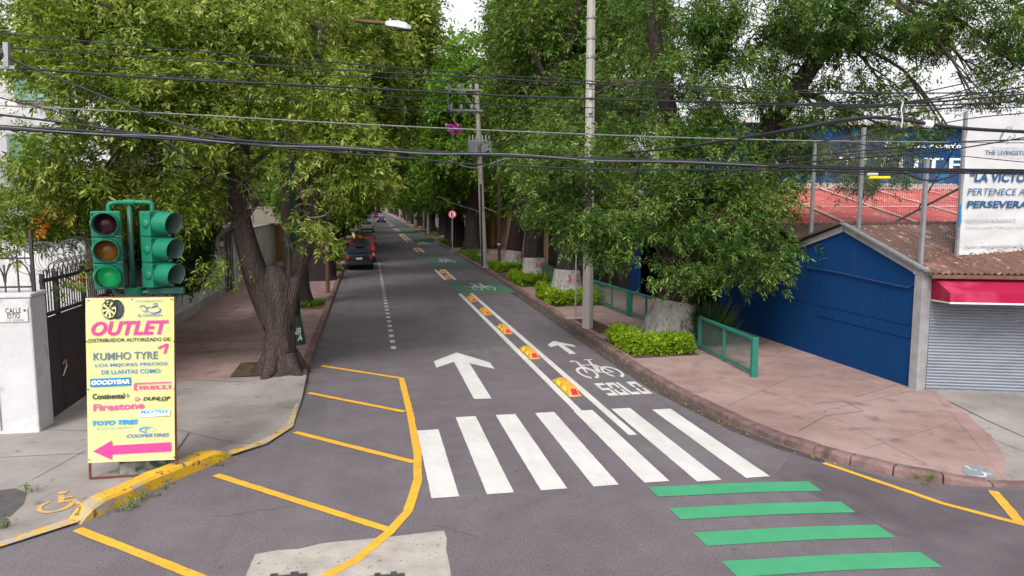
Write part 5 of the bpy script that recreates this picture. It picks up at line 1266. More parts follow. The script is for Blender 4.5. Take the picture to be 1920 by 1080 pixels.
s2 = PV(1079, 596)
rs2 = thing('street_sign', 'grey signpost with a red and white sign half hidden by leaves', 'traffic sign', s2)
MB().cyl(s2, (s2.x, s2.y, 3.0), .028, 8).build('post', M['galv'], rs2); MB().box((s2.x, s2.y, s2.z + .005), (.7, .5, .012)).build('footing', M['patch'], rs2)
sx_, sz_ = s2.x - .04, 2.78
dd = MB().cyl((sx_, s2.y, sz_), (sx_ - .014, s2.y - .006, sz_), .24, 22).build('disc', M['signwhite'], rs2)
MB().tube([(sx_ - .02 + .2 * math.cos(R(a)) * -.38, s2.y - .008 + .2 * math.cos(R(a)) * .92, sz_ + .2 * math.sin(R(a))) for a in range(0, 361, 20)], .03, 6).build('red_ring', M['reflred'], dd)
sg3 = thing('far_round_sign', 'small grey back of a round sign far along the right pavement', 'traffic sign', (8.3, 140, .13))
MB().cyl((8.3, 140, .13), (8.3, 140, 3.4), .09, 6).build('post', M['galv'], sg3); MB().cyl((8.3, 139.9, 3.4), (8.3, 139.95, 3.4), .5, 18).build('disc', M['lampgrey'], sg3)
# street lamp on the left
LP = Vector((-2.02, 21.2, .13))
lp = thing('street_lamp', 'dark green street lamp with graffiti base and a long arm over the road', 'street lamp', LP)
bsx = MB(); kk = []
for s, z in ((.24, .13), (.22, .30), (.17, .62), (.11, .95)): kk.append([(LP.x + s * math.cos(R(22.5 + a)), LP.y + s * math.sin(R(22.5 + a)), z) for a in range(0, 360, 45)])
bsx.add(sum(kk, []), [(i * 8 + j, i * 8 + (j + 1) % 8, i * 8 + 8 + (j + 1) % 8, i * 8 + 8 + j) for i in range(3) for j in range(8)] + [tuple(24 + j for j in range(8))])
bsx.build('base', M['lampgreen'], lp)
MB().cyl((LP.x, LP.y, .9), (LP.x, LP.y, 7.6), .11, 12, .07).build('post', M['lampgreen'], lp, smooth=True)
lettering('NB', (LP.x - .10, LP.y - .225, .42), (1, 0, .1), (0, .18, 1), .22, .18, M['signwhite'], lp, name='graffiti', shear=.2); lettering('A', (LP.x + .02, LP.y - .235, .25), (1, 0, .1), (0, .12, 1), .13, .17, M['signwhite'], lp, name='graffiti', shear=.2)
a0, a1, a2, a3 = Vector((LP.x, LP.y, 7.5)), AY(590, 48, 20.9), AY(650, 39, 20.7), AY(727, 44, 20.5)
p, r = smooth_path([a0, a1, a2, a3], [.06, .05, .045, .04], 6); MB().tube(p, r, 8).build('arm', M['rust'], lp, smooth=True)
h0, h1 = AY(722, 44, 20.5), AY(771, 48, 20.4); d = h1 - h0
hv = []
for t, w_, zt, zbm in ((0, .05, .05, -.05), (.12, .09, .075, -.08), (.45, .135, .095, -.10), (.8, .14, .06, -.12), (1, .06, -.03, -.10)):
    q = h0 + d * t; hv += [q + Vector((0, -w_, zbm)), q + Vector((0, -w_ * .6, zt)), q + Vector((0, w_ * .6, zt)), q + Vector((0, w_, zbm))]
MB().add(hv, [(i * 4 + j, i * 4 + (j + 1) % 4, i * 4 + 4 + (j + 1) % 4, i * 4 + 4 + j) for i in range(4) for j in range(4)] + [(3, 2, 1, 0), (16, 17, 18, 19)]).build('lamp_head', M['lampgrey'], lp, smooth=False, bevel=.02)
q = h0 + d * .68; MB().box(q + Vector((0, 0, -.12)), (d.length * .5, .18, .05)).build('lamp_lens', M['glass'], lp, bevel=.02)
MB().cyl(h0 + d * .2 + Vector((0, 0, .08)), h0 + d * .2 + Vector((0, 0, .14)), .03, 8).build('photocell', M['lampgrey'], lp)
s3 = PV(615, 549)
tp = cpole('short brown post at the edge of the left pavement before the parked cars', s3.x, s3.y, 2.9, .085, .075, m='rust', name='short_post')
s4 = PV(629, 516); cpole('slim dark green post beside the lime bush on the left', s4.x, s4.y, 3.2, .07, .06, m='lampgreen', name='short_post')
# ================================================================== TREES
def flare(base, r0, h, seed, m, parent, n=18, name='trunk', pts=None, rs=None, amt=.09):
    return limb(name, pts, rs, m, parent, seed, n, amt)
# --- near left ash: forked trunk in the tree pit
t = thing('ash_tree', 'big forked ash tree with yellow green leaves, nearest on the left pavement', 'tree', (-2.2, 17.75, .12))
b0 = Vector((-2.08, 17.75, .10))
limb('trunk', [b0 + Vector((-.02, 0, -.08)), b0 + Vector((-.02, 0, .12)), b0 + Vector((-.02, 0, .45)), b0 + Vector((0, 0, 1.0)), b0 + Vector((-.02, 0, 1.6)), b0 + Vector((-.05, 0, 2.15)), b0 + Vector((-.05, 0, 2.5))], [.60, .47, .37, .33, .355, .34, .15], M['bark'], t, 3, 26, .10, 5)
rb = random.Random(5)
for k in range(5):
    a = k * 1.25 + .5; e = Vector((math.cos(a), math.sin(a), 0))
    MB().tube(*[smooth_path([b0 + e * .26 + Vector((0, 0, .42)), b0 + e * .46 + Vector((0, 0, .12)), b0 + e * (.66 + rb.uniform(-.08, .08)) + Vector((0, 0, -.04))], [.18, .15, .07], 4)][0], n=8, ridge=bumpy(k, .1)).build('root', M['bark'], t, smooth=True)
l1 = [b0 + Vector((-.08, 0, 1.1)), AY(488, 540, 17.75), AY(452, 420, 17.7), AY(448, 330, 17.8), AY(455, 180, 18.2), AY(438, 20, 18.8), AY(440, -80, 19)]
limb('limb', l1, [.28, .275, .23, .21, .19, .16, .12], M['bark'], t, 7)
l2 = [b0 + Vector((.06, 0, 1.1)), AY(543, 535, 17.8), AY(585, 430, 18.1), AY(590, 330, 18.4), AY(575, 200, 18.8), AY(600, 60, 19.4)]
limb('limb', l2, [.28, .25, .18, .16, .14, .10], M['bark'], t, 9)
l3 = [AY(450, 330, 17.8), AY(380, 180, 17.4), AY(280, 80, 17), AY(190, 0, 16.8)]
limb('limb', l3, [.16, .13, .10, .07], M['bark'], t, 11, n=8)
LB = [lobe(*q) for q in [(70, 45, 17, 90, 60, 1.7), (190, 70, 17.0, 100, 60, 1.6), (320, 55, 18, 100, 60, 1.7), (250, 20, 19, 120, 40, 1.8), (400, 40, 19, 60, 55, 1.5), (495, 75, 18.0, 55, 55, 1.2), (600, 150, 19.5, 60, 55, 1.3), (540, 15, 20, 90, 30, 1.4), (640, 70, 22, 50, 50, 1.4),
      (120, 170, 16.2, 55, 55, 1.2), (210, 185, 16.2, 85, 55, 1.4), (330, 180, 16.4, 80, 50, 1.4), (395, 220, 16.4, 55, 40, 1.1), (455, 160, 16.9, 40, 40, 1.0), (540, 180, 17.4, 50, 45, 1.1, .7), (630, 200, 17.4, 45, 60, 1.1),
      (100, 275, 16.4, 50, 38, 1.1), (180, 335, 16.8, 70, 32, 1.0), (70, 345, 16.6, 30, 26, .7, .8), (330, 385, 17, 60, 24, .9), (380, 265, 16.6, 44, 36, .9), (250, 250, 16.4, 60, 26, .9), (390, 360, 17.2, 36, 24, .6, .7), (280, 310, 17.4, 50, 30, .7, .12),
      (650, 285, 16.9, 55, 45, 1.1), (692, 315, 17, 32, 36, .9), (630, 345, 17.2, 32, 28, .7, .8), (535, 250, 17.0, 34, 22, .6, .5), (495, 330, 16.9, 22, 18, .4, .5),
      (560, 412, 16.9, 30, 20, .4, .9), (535, 462, 16.9, 20, 22, .3, .9), (615, 420, 17.4, 18, 18, .4, .5), (468, 385, 16.8, 16, 22, .3, .5), (418, 490, 17.0, 10, 14, .2, .4), (600, 462, 17.3, 12, 10, .3, .3)]]
branches(LB, l1 + l2 + l3, t, 21, .07)
foliage('crown', LB, 21000, .125, M['leafyellow'], t, 1, leaflets=7, spray=.25, clump=.27, per=55, droop=.5, shell=.7)
tw = MB(); rtw = random.Random(44)
for k in range(16):
    s = AY(rtw.choice((455, 470, 560, 585)) + rtw.uniform(-8, 8), rtw.uniform(300, 420), 17.4)
    e = s + Vector((rtw.uniform(-.5, .9), rtw.uniform(-.7, -.1), rtw.uniform(-.5, 1.0)))
    pth, rr0 = smooth_path([s, s.lerp(e, .5) + Vector((rtw.uniform(-.15, .15), 0, rtw.uniform(-.2, .25))), e], [.016, .012, .006], 5); tw.tube(pth, rr0, 5)
tw.build('bare_twigs', pmat('pale_twigs', (0.26, 0.20, 0.15), rough=.9), t, smooth=True)
# --- second and third trees on the left pavement
def street_tree(label, x, y, trunk, lobes, n, leaf, m, seed, bark='darkbark', lean=(0, 0), group=None, lime=None, number=None, extra=None, per=24, clump=.45, leaflets=5, r0=.09):
    z = onp(x, y); t = thing('ash_tree', label, 'tree', (x, y, z), group)
    r, h = trunk; bs = Vector((x, y, z))
    pts = [bs + Vector((lean[0] * q * h, lean[1] * q * h, -.06 + q * h)) for q in (0, .05, .18, .45, .75, 1.0)]
    limb('trunk', pts, [r * 1.75, r * 1.35, r * 1.06, r, r * .88, r * .7], M[bark], t, seed, 18, .08)
    if lime:
        zs = [-.05, .06, .2, .45, .7, .95]; zs = [q * lime for q in zs] + [lime]
        P = []; Rr = []
        for q in zs:
            u = max(0, q) / h; P.append(bs + Vector((lean[0] * u * h, lean[1] * u * h, q)))
            Rr.append(np.interp(u, [0, .05, .18, .45, 1], [r * 1.75, r * 1.35, r * 1.06, r, r * .7]) * 1.035 + .006)
        MB().tube(P, Rr, 18, caps=False, ridge=bumpy(seed, .08)).build('limewash_band', M['limewash'], t, smooth=True)
        if number:
            u = lime * .72; cc = bs + Vector((lean[0] * u, lean[1] * u, u)); rr = float(np.interp(u / h, [0, .05, .18, .45], [r * 1.75, r * 1.35, r * 1.06, r])) * 1.10 + .06
            fn = lambda a, b_: cc + Vector((rr * math.sin((a - .5) * .75 + number[1]), -rr * math.cos((a - .5) * .75 + number[1]), (b_ - .5) * .27))
            lettering(number[0], (0, 0, 0), (1, 0, 0), (0, 0, 1), 1, 1, M['redpaint'], t, name='painted_number', fn=fn, bold=.0)
    fr = [pts[3], pts[4], pts[5]]
    if extra:
        for k, (pp, rs) in enumerate(extra): limb('limb', [Vector(q) for q in pp], rs, M[bark], t, seed + 30 + k, 10); fr += [Vector(q) for q in pp]
    branches(lobes, fr, t, seed, r0, M['twig'])
    foliage('crown', lobes, n, leaf, M[m], t, seed, leaflets=leaflets, spray=leaf * 1.9, clump=clump, per=per, droop=.3, width=.36)
    return t
LB = [lobe(*q) for q in [(690, 120, 30, 60, 90, 2.4), (620, 60, 26, 80, 45, 2.2), (600, 20, 24, 100, 40, 2), (720, 40, 34, 75, 60, 2.6), (680, 240, 30, 45, 55, 1.8), (590, 250, 29, 50, 60, 1.6), (600, 330, 29, 30, 40, 1.2, .6)]]
street_tree('dark trunked ash tree behind the forked tree on the left', -2.75, 29.4, (.42, 8.5), LB, 15000, .22, 'leafyellow', 31, lean=(-.02, 0), extra=[([(-2.75, 29.4, 4), (-2.2, 29.2, 7), (-1.2, 29, 10)], [.28, .2, .12])])
LB = [lobe(*q) for q in [(725, 180, 40, 40, 70, 2.2), (705, 280, 41, 40, 50, 2.0), (682, 330, 41, 30, 24, 1.3), (745, 80, 42, 50, 70, 2.4), (770, 20, 44, 36, 36, 1.6), (650, 200, 40, 60, 80, 2.4), (615, 375, 40, 30, 26, 1.2), (620, 300, 40, 45, 45, 1.8)]]
street_tree('thick dark ash tree at the kerb just before the parked blue hatchback', -2.55, 39.4, (.58, 8), LB, 12000, .26, 'leafmid', 33)
# --- right side, numbered trees with limewashed feet
t = thing('ash_tree', 'huge pruned ash tree with whitewashed foot beside the concrete pole', 'tree', (8.35, 19.75, .13))
b0 = Vector((8.35, 19.75, .13))
limb('trunk', [b0 + Vector((-.05, 0, -.1)), b0 + Vector((-.03, 0, .1)), b0 + Vector((0, 0, .4)), b0 + Vector((.08, 0, .85)), b0 + Vector((.18, 0, 1.5)), b0 + Vector((.30, .1, 2.6)), b0 + Vector((.42, .1, 4.0))], [.95, .84, .70, .60, .53, .50, .48], M['darkbark'], t, 13, 26, .08, 5)
MB().tube(*smooth_path([b0 + Vector((-.05, 0, -.1)), b0 + Vector((-.03, 0, .1)), b0 + Vector((0, 0, .4)), b0 + Vector((.08, 0, .85)), b0 + Vector((.13, 0, 1.15))], [.99, .88, .74, .635, .60], 5), n=26, ridge=bumpy(13, .08), caps=False).build('limewash_band', M['limewash'], t, smooth=True)
rl = [Vector((8.77, 19.85, 4.0)), AY(1400, 340, 19.4), AY(1440, 240, 19.2), AY(1490, 170, 18.9), AY(1560, 70, 18.4), AY(1640, -20, 18)]
limb('limb', rl, [.44, .36, .30, .25, .19, .13], M['darkbark'], t, 15)
r2_ = [Vector((8.72, 19.85, 3.8)), AY(1280, 300, 20), AY(1240, 150, 20.3), AY(1220, 0, 20.6)]
limb('limb', r2_, [.36, .28, .22, .15], M['darkbark'], t, 16)
r3_ = [Vector((8.7, 19.8, 3.2)), AY(1180, 370, 19.3), AY(1080, 340, 18.9), AY(1010, 320, 18.7)]
limb('limb', r3_, [.22, .15, .10, .06], M['darkbark'], t, 17, n=9)
LB = [lobe(*q) for q in [(1185, 60, 25, 60, 75, 1.6), (1280, 50, 20, 90, 75, 2), (1420, 50, 19, 110, 75, 2), (1560, 30, 18.4, 110, 60, 1.7, 1.15), (1700, 25, 18, 110, 55, 1.6, 1.15), (1840, 40, 17.6, 100, 70, 1.6, 1.1), (1900, 120, 17.2, 60, 60, 1.2),
      (1175, 180, 24.6, 55, 65, 1.4), (1280, 180, 19.4, 80, 65, 1.6), (1380, 160, 19, 75, 60, 1.4), (1070, 225, 24.4, 60, 45, 1.2), (1060, 262, 18.8, 40, 22, .7), (1190, 290, 18.6, 100, 65, 1.5), (1040, 300, 18.6, 80, 50, 1.2), (1010, 360, 18.6, 55, 45, 1.0), (1310, 310, 18.8, 90, 70, 1.5), (1390, 280, 19.2, 40, 50, .9, .8),
      (1110, 390, 18.4, 85, 50, 1.2), (1220, 400, 18.2, 95, 60, 1.3), (1330, 400, 18.2, 90, 60, 1.3), (1125, 440, 18.2, 55, 36, .9), (1082, 430, 18.4, 30, 24, .5), (1215, 462, 17.9, 80, 42, 1.0), (1320, 475, 17.7, 80, 42, 1.0), (1400, 462, 17.5, 70, 40, .9), (1448, 505, 17.3, 40, 18, .5), (1255, 508, 17.8, 60, 16, .6, .8), (1365, 520, 17.4, 45, 18, .5, .8), (1420, 410, 17.8, 50, 40, .8, 1.2), (1390, 350, 18.2, 45, 40, .9, 1.2), (1450, 480, 17.3, 40, 36, .6, 1.2), (1410, 500, 17.2, 55, 22, .6),
      (1480, 120, 18.8, 60, 50, 1.0, .6), (1570, 130, 18.6, 55, 40, .8, .5), (1540, 250, 18.8, 70, 55, 1.0, .9), (1480, 300, 18.6, 50, 55, .9, .9), (1460, 360, 18.4, 40, 40, .6, .5), (1650, 290, 18.2, 55, 45, .8, .95), (1690, 250, 18.2, 40, 36, .7, .8), (1560, 312, 18.4, 65, 26, .8, .9), (1625, 325, 18.2, 40, 20, .6, .8), (1610, 230, 18.4, 50, 30, .6, .5), (1680, 200, 18, 60, 40, .7, .35), (1650, 120, 18.2, 55, 40, .8, .4), (1760, 110, 17.6, 55, 40, .7, .5), (1840, 150, 17.4, 50, 40, .7, .5), (1840, 210, 17, 45, 20, .5, .5), (1630, 355, 18, 40, 18, .4, .4), (1790, 255, 17.8, 30, 40, .4, .2)]]
branches(LB, rl + r2_ + r3_, t, 23, .065)
foliage('crown', LB, 31000, .122, M['leafdark'], t, 2, leaflets=7, spray=.25, clump=.25, per=55, droop=.55, width=.28, shell=.7)
LB = [lobe(*q) for q in [(1010, 60, 33, 60, 80, 2.4), (1110, 40, 34, 60, 90, 2.6), (1070, 190, 31, 45, 70, 1.8), (1000, 250, 32, 30, 45, 1.5), (1020, 320, 31, 34, 34, 1.3), (1080, 300, 31, 50, 50, 1.8), (1160, 120, 33, 80, 120, 2.5), (1100, 380, 31, 40, 26, 1.2)]]
street_tree('ash tree painted with red number 37 on its limewashed foot', 8.1, 30.2, (.46, 7.5), LB, 13000, .22, 'leafmid', 41, lean=(.035, 0), lime=1.15, number=('37', .10), extra=[([(8.35, 30.2, 6), AY(1035, 180, 31), AY(1065, 80, 31.5), AY(1090, -10, 32)], [.32, .30, .26, .2]), ([AY(1035, 180, 31), AY(1010, 120, 31), AY(985, 80, 31)], [.14, .1, .06])])
LB = [lobe(*q) for q in [(975, 50, 40, 40, 60, 2.2), (965, 150, 40, 28, 50, 1.8), (980, 240, 39, 34, 45, 1.8), (1020, 180, 39, 50, 60, 2.2), (995, 335, 38, 34, 22, 1.2), (1050, 100, 40, 70, 90, 2.6)]]
street_tree('ash tree painted with red number 38, standing in the middle hedge', 8.12, 36.6, (.47, 8), LB, 10000, .25, 'leafmid', 43, lime=1.2, number=('38', .15))
LB = [lobe(*q) for q in [(960, 100, 50, 30, 60, 2.2), (945, 210, 50, 30, 50, 1.8), (955, 300, 48, 26, 36, 1.5), (980, 180, 48, 40, 70, 2.2), (965, 350, 47, 24, 20, 1.1, .8), (960, 20, 50, 34, 40, 2)]]
street_tree('leaning ash tree painted with red number 39 behind the farthest hedge', 8.35, 43.6, (.44, 8), LB, 9000, .28, 'leafmid', 45, lean=(.12, 0), lime=1.1, number=('39', .25))
# --- tall trees farther down both sides: one crown and trunk copied, each turned and sized
def proto_tree(seed, mat, flower=False):
    r = thing('ash_tree', '', 'tree', (0, 0, 0)); rr = random.Random(seed)
    limb('trunk', [(0, 0, -.1), (.02, 0, .3), (0, 0, 1.2), (.1, .1, 3.5), (.15, .1, 6), (.1, 0, 9)], [1.0, .75, .56, .50, .42, .26], M['darkbark'], r, seed, 14, .08, 3)
    lb = []
    for k in range(17):
        a = rr.uniform(0, 6.28); q = rr.uniform(.25, 1); z = rr.uniform(5.2, 15.5); sp_ = 4.4 * math.sin(min(1, (16.5 - z) / 9) * 1.5)
        lb.append((math.cos(a) * sp_ * q, math.sin(a) * sp_ * q, z, rr.uniform(1.5, 2.5), rr.uniform(1.5, 2.5), rr.uniform(1.1, 2.0)))
    for k in range(4):
        a = rr.uniform(0, 6.28); lb.append((math.cos(a) * 3, math.sin(a) * 3, rr.uniform(3.8, 5.2), 1.4, 1.4, .8, .7))
    br_ = [(.1, .1, 3.5), (.15, .1, 6), (.1, 0, 9)]
    branches(lb, br_, r, seed, .13, M['darkbark'])
    foliage('crown', lb, 8000, .36, mat, r, seed, leaflets=5, spray=.6, clump=.55, per=22, droop=.25, width=.42)
    return r
PT = [proto_tree(61, M['leaffar']), proto_tree(67, M['leafmid']), proto_tree(71, M['leaffar'])]
used = [False] * 3
rt_ = random.Random(9)
def place_tree(x, y, s, rot, k, label, group=None):
    o = PT[k] if not used[k] else copytree(PT[k]); used[k] = True
    o.location = (x, y, onp(x, y) - .02); o.scale = (s, s, s); o.rotation_euler = (0, 0, rot); o['label'] = label
    if group: o['group'] = group
    elif 'group' in o: del o['group']
place_tree(8.25, 61, 1.05, 0, 0, 'very thick dark leaning tree trunk right of the no parking sign')
place_tree(8.1, 68, .95, 2.0, 1, 'slimmer dark tree directly behind the no parking sign')
place_tree(8.6, 79, 1.12, 1.2, 2, 'thick dark tree left of the no parking sign on the right pavement')
yL = [51, 61, 71, 82, 94, 107, 121, 137, 155, 175, 200, 230, 265, 300]
for i, y in enumerate(yL): place_tree(-3.0 + rt_.uniform(-.3, .2), y, rt_.uniform(.85, 1.08), rt_.uniform(0, 6), i % 3, ORD[i] + ' dark trunked street tree beyond the blue hatchback, counted along the left pavement', 'far street trees on the left')
yR = [93, 105, 117, 131, 146, 162, 180, 202, 228, 258, 295]
for i, y in enumerate(yR): place_tree(8.7 + rt_.uniform(-.2, .4), y, rt_.uniform(.88, 1.1), rt_.uniform(0, 6), (i + 1) % 3, ORD[i] + ' distant street tree beyond the no parking sign, counted along the right pavement', 'far street trees on the right')
for i, (x, y, s) in enumerate(((17, 60, .9), (22, 72, .85), (18, 84, 1.0), (-14, 44, 1.0), (-13, 62, 1.0), (16, 96, 1.05), (25, 92, .95), (-15, 84, 1.1), (17, 100, 1.1))):
    place_tree(x, y, s, rt_.uniform(0, 6), i % 3, ['garden tree behind the tan wall on the right', 'garden tree deep behind the tan wall, far right', 'garden tree behind the white picket fence', 'garden tree behind the low white wall on the left', 'garden tree behind the mustard wall on the left', 'garden tree behind the magenta wall', 'garden tree far behind the picket fence', 'garden tree behind the pale far wall on the left', 'garden tree behind the pale grey wall'][i], 'garden trees behind the walls')
for i, (x, y) in enumerate(((-1, 330), (4, 336), (9, 330))): place_tree(x, y, 1.2, i, i % 3, ['left of the three faraway trees closing the street', 'middle of the three faraway trees closing the street', 'right of the three faraway trees closing the street'][i], 'trees closing the street')

# bougainvillea among the branches
bg_ = thing('bougainvillea', 'bright magenta bougainvillea blossoms high among the branches left of the power pole', 'flowering vine', AY(850, 250, 55))
c = AY(850, 240, 55); c2 = AY(845, 258, 55)
foliage('blossoms', [(c.x, c.y, c.z, .34, .5, .25), (c.x + .2, c.y, c.z + .05, .25, .4, .2), (c2.x - .2, c2.y, c2.z, .2, .3, .25, .5)], 64, .17, M['magenta'], bg_, 3, leaflets=3, spray=.15, clump=.10, per=8, width=.7)
MB().tube([(c.x, c.y, c.z), (c.x + .4, c.y + 1, c.z - 2), (8.2, 60.5, 5)], .03, 5).build('stem', M['twig'], bg_)
# --- hedges, kerb grass, shrubs
def hedge(label, boxes, seed, n):
    x = sum(b[0] + b[1] for b in boxes) / 2 / len(boxes); y = min(b[2] for b in boxes)
    h = thing('clipped_hedge', label, 'hedge', (x, y, .13), 'lime green hedges round the trees')
    rng = np.random.default_rng(seed); lbs = []
    boxes = [(a_ + .1, b_ - .1, c_ + .1, d_ - .1, e_) for a_, b_, c_, d_, e_ in boxes]
    for (x0, x1, y0, y1, hh) in boxes:
        nx, ny_ = max(1, int((x1 - x0) / .3)), max(1, int((y1 - y0) / .3))
        for i in range(nx):
            for j in range(ny_):
                lbs.append((x0 + (x1 - x0) * (i + .5) / nx, y0 + (y1 - y0) * (j + .5) / ny_, .13 + hh * .52 + rng.uniform(-.02, .03), .19, .19, hh * .5))
    core = MB()
    for (x0, x1, y0, y1, hh) in boxes: core.box(((x0 + x1) / 2, (y0 + y1) / 2, .13 + hh * .38), (x1 - x0 - .12, y1 - y0 - .12, hh * .74))
    core.build('woody_core', pmat('hedge_core', (0.035, 0.05, 0.01), rough=1) if 'hedge_core' not in bpy.data.materials else bpy.data.materials['hedge_core'], h)
    foliage('leaves', lbs, n, .062, M['hedge'], h, seed, leaflets=5, spray=.08, clump=.07, per=9, droop=-.5, shell=.72, width=.62)
hedge('lime green hedge at the foot of the huge pruned tree', [(6.5, 7.1, 17.9, 20.0, .42), (6.9, 8.25, 17.75, 18.3, .44), (7.0, 8.0, 18.2, 18.7, .34)], 81, 6500)
hedge('lime green hedge beside the grey signpost and the concrete pole', [(6.75, 7.35, 27.2, 30.6, .46), (7.3, 8.9, 27.3, 28.2, .46), (8.3, 9.2, 28.3, 29.4, .44)], 82, 6000)
hedge('middle lime green hedge, between two numbered tree trunks', [(6.9, 7.5, 34, 37.5, .46), (7.4, 8.9, 34.1, 35.0, .46)], 83, 4600)
hedge('farthest lime green hedge, by the thin dark brown pole', [(7.0, 7.5, 41, 44.2, .46), (7.4, 9.2, 41.2, 42.2, .46)], 84, 4200)
lb_ = thing('lime_bush', 'bright lime green bush between posts on the left pavement', 'bush', (-2.6, 47, .13))
foliage('leaves', [(-2.5, 47, .9, .7, .8, .75), (-2.6, 47.2, 1.5, .5, .6, .4)], 2200, .10, M['hedge'], lb_, 85, leaflets=5, spray=.12, clump=.15, per=12, width=.55)
MB().tube([(-2.5, 47, .1), (-2.5, 47, 1.2)], [.05, .03], 6).build('stem', M['twig'], lb_)
ag = thing('spiky_plant', 'dark spiky plant growing right of the whitewashed tree foot', 'plant', (9.15, 18.9, .13))
blades('leaves', [(9.0, 9.5, 18.6, 19.2, .13), (9.0, 9.5, 18.6, 19.2, .5)], 700, .8, pl_ := leafmat('spiky_leaves', [(0, (0.02, 0.04, 0.015)), (1, (0.06, 0.10, 0.03))], .2), ag, 86, wd=.018, lean=.7)
MB().cyl((9.25, 18.9, .1), (9.25, 18.9, .7), .10, 8, .06).build('stem', M['twig'], ag)
wd_ = thing('yellow_weed', 'small plant with yellow leaves behind the teal railing', 'plant', (8.95, 21.2, .13))
foliage('leaves', [(8.95, 21.2, .32, .25, .2, .18)], 60, .12, leafmat('yellow_leaves', [(0, (0.4, 0.3, 0.02)), (1, (0.2, 0.25, 0.03))], .3), wd_, 87, leaflets=3, spray=.1, clump=.08, per=6, width=.5)
yw = [(x, x + .3, y, y + .4, onp(x + .15, y + .2)) for x, y in ((-2.3, 29.0), (-2.6, 28.7), (-2.1, 29.3), (-2.9, 28.5))]
gr = blades('grass_tuft', yw, 1800, .22, M['grass'], None, 88, wd=.012, lean=.5); gr['label'] = 'tuft of grass'; del gr['label']
rg = blades('verge_grass', [(6.9, 7.6, 50, 53, .13), (7.0, 7.9, 55.5, 57.5, .13), (7.2, 9.2, 57.5, 60, .13), (7.0, 7.7, 75.5, 78, .13), (7.1, 8.2, 88, 92, .13), (7.1, 7.6, 118, 122, .13), (-1.9, -1.75, 44, 45, .13)], 5200, .26, M['grass'], None, 89, wd=.022, lean=.6)
rk9 = random.Random(12)
def weed(px, py, s, seed, label):
    p = PV(px, py); w_ = thing('kerb_weed', label, 'weed', p)
    foliage('leaves', [(p.x, p.y, p.z + s * .35, s * .6, s * .35, s * .35)], int(12 + 60 * s), .032, M['grass'], w_, seed, leaflets=3, spray=.05, clump=.03, per=5, droop=-.3, width=.55)
    MB().cyl(p, p + Vector((0, 0, s * .4)), .006, 5).build('stem', M['twig'], w_)
for i, (x, y, s, lb) in enumerate(((416, 875, .24, 'bushy green weed at the upper end of the raised yellow kerb'), (312, 918, .14, 'small weed against the yellow kerb right of the banner frame'), (285, 932, .12, 'small weed against the yellow kerb below the banner frame'), (248, 950, .15, 'low weed spreading at the middle of the yellow kerb foot'), (220, 960, .09, 'tiny weed at the lower end of the yellow kerb'), (266, 940, .12, 'leafy weed at the yellow kerb foot between two others'), (1742, 908, .14, 'little green weed at the end of the right kerb stones'), (547, 690, .28, 'green sprout beside the forked tree in its pit'), (60, 923, .13, 'green weed by the old asphalt patch'), (15, 988, .16, 'grassy weed at the lower left edge beside the asphalt patch'))):
    weed(x, y, s, 100 + i, lb)
# fallen leaves
rng = np.random.default_rng(77); n = 760; P = np.zeros((n, 3))
for i in range(n):
    if i < 90: x, y = rng.uniform(6.35, 10.8), rng.uniform(11, 30)
    elif i < 640:
        y = rng.uniform(10, 45); x = (np.interp(y, [9.2, 10, 12, 14.7, 17, 26, 45], [7.5, 7.0, 6.38, 6.15, 6.1, 6.4, 6.6]) - abs(rng.normal()) * .12) if i < 540 else -1.45 + abs(rng.normal()) * .12
        if i >= 540: y = rng.uniform(16, 40)
    elif i < 780: x, y = rng.uniform(-6, -1.6), rng.uniform(17.5, 34)
    else: x, y = rng.uniform(-3.5, 6.2), rng.uniform(9, 30)
    P[i] = (x, y, onp(x, y, .016))
D = rng.normal(size=(n, 3)); D[:, 2] *= .12; D /= np.linalg.norm(D, axis=1)[:, None]; S = np.cross(D, np.array([0, 0, 1.0])); l = (.018 + .032 * rng.random(n))[:, None]
quads('fallen_leaves', np.stack([P - D * l, P + S * l * .4 + [0, 0, .006], P + D * l, P - S * l * .4 + [0, 0, .004]], 1).reshape(-1, 3), M['litter'])
# --- trumpet vine and ivy over the left wall
vn = thing('trumpet_vine', 'orange flowered trumpet vine spilling over the gate and white wall on the left', 'vine', (-6.4, 20, 2.6))
VB = [lobe(*q) for q in [(60, 400, 17.2, 75, 50, .9, .8), (20, 430, 16.4, 40, 45, .7, .6), (130, 425, 17.6, 60, 24, .8, .5), (250, 370, 20.5, 100, 45, 1.2), (350, 370, 22.5, 60, 50, 1.2), (165, 395, 19, 70, 40, .9, .8), (300, 420, 21, 60, 40, 1), (130, 520, 15.6, 40, 22, .35, .25), (150, 490, 16.4, 30, 18, .3, .2)]]
foliage('leaves', VB, 6500, .11, M['leafyellow'], vn, 91, leaflets=7, spray=.2, clump=.2, per=20, droop=.4)
FB = [lobe(*q) for q in [(105, 408, 16.4, 22, 12, .4), (128, 410, 16.6, 14, 8, .3), (88, 422, 16.2, 10, 8, .3), (157, 515, 15.6, 9, 12, .2), (85, 560, 14.9, 8, 10, .15), (300, 350, 19.8, 20, 12, .4), (320, 375, 20.5, 20, 14, .4), (265, 380, 19.6, 25, 10, .4), (335, 420, 21, 10, 12, .3), (165, 465, 16, 8, 8, .2), (60, 440, 16, 10, 10, .3, .3)]]
foliage('flowers', FB, 190, .055, M['orange'], vn, 92, leaflets=3, spray=.07, clump=.09, per=7, width=.6)
iv = thing('hanging_ivy', 'dark ivy curtain hanging over the white wall behind the traffic light', 'vine', (-6.1, 24, 1.2))
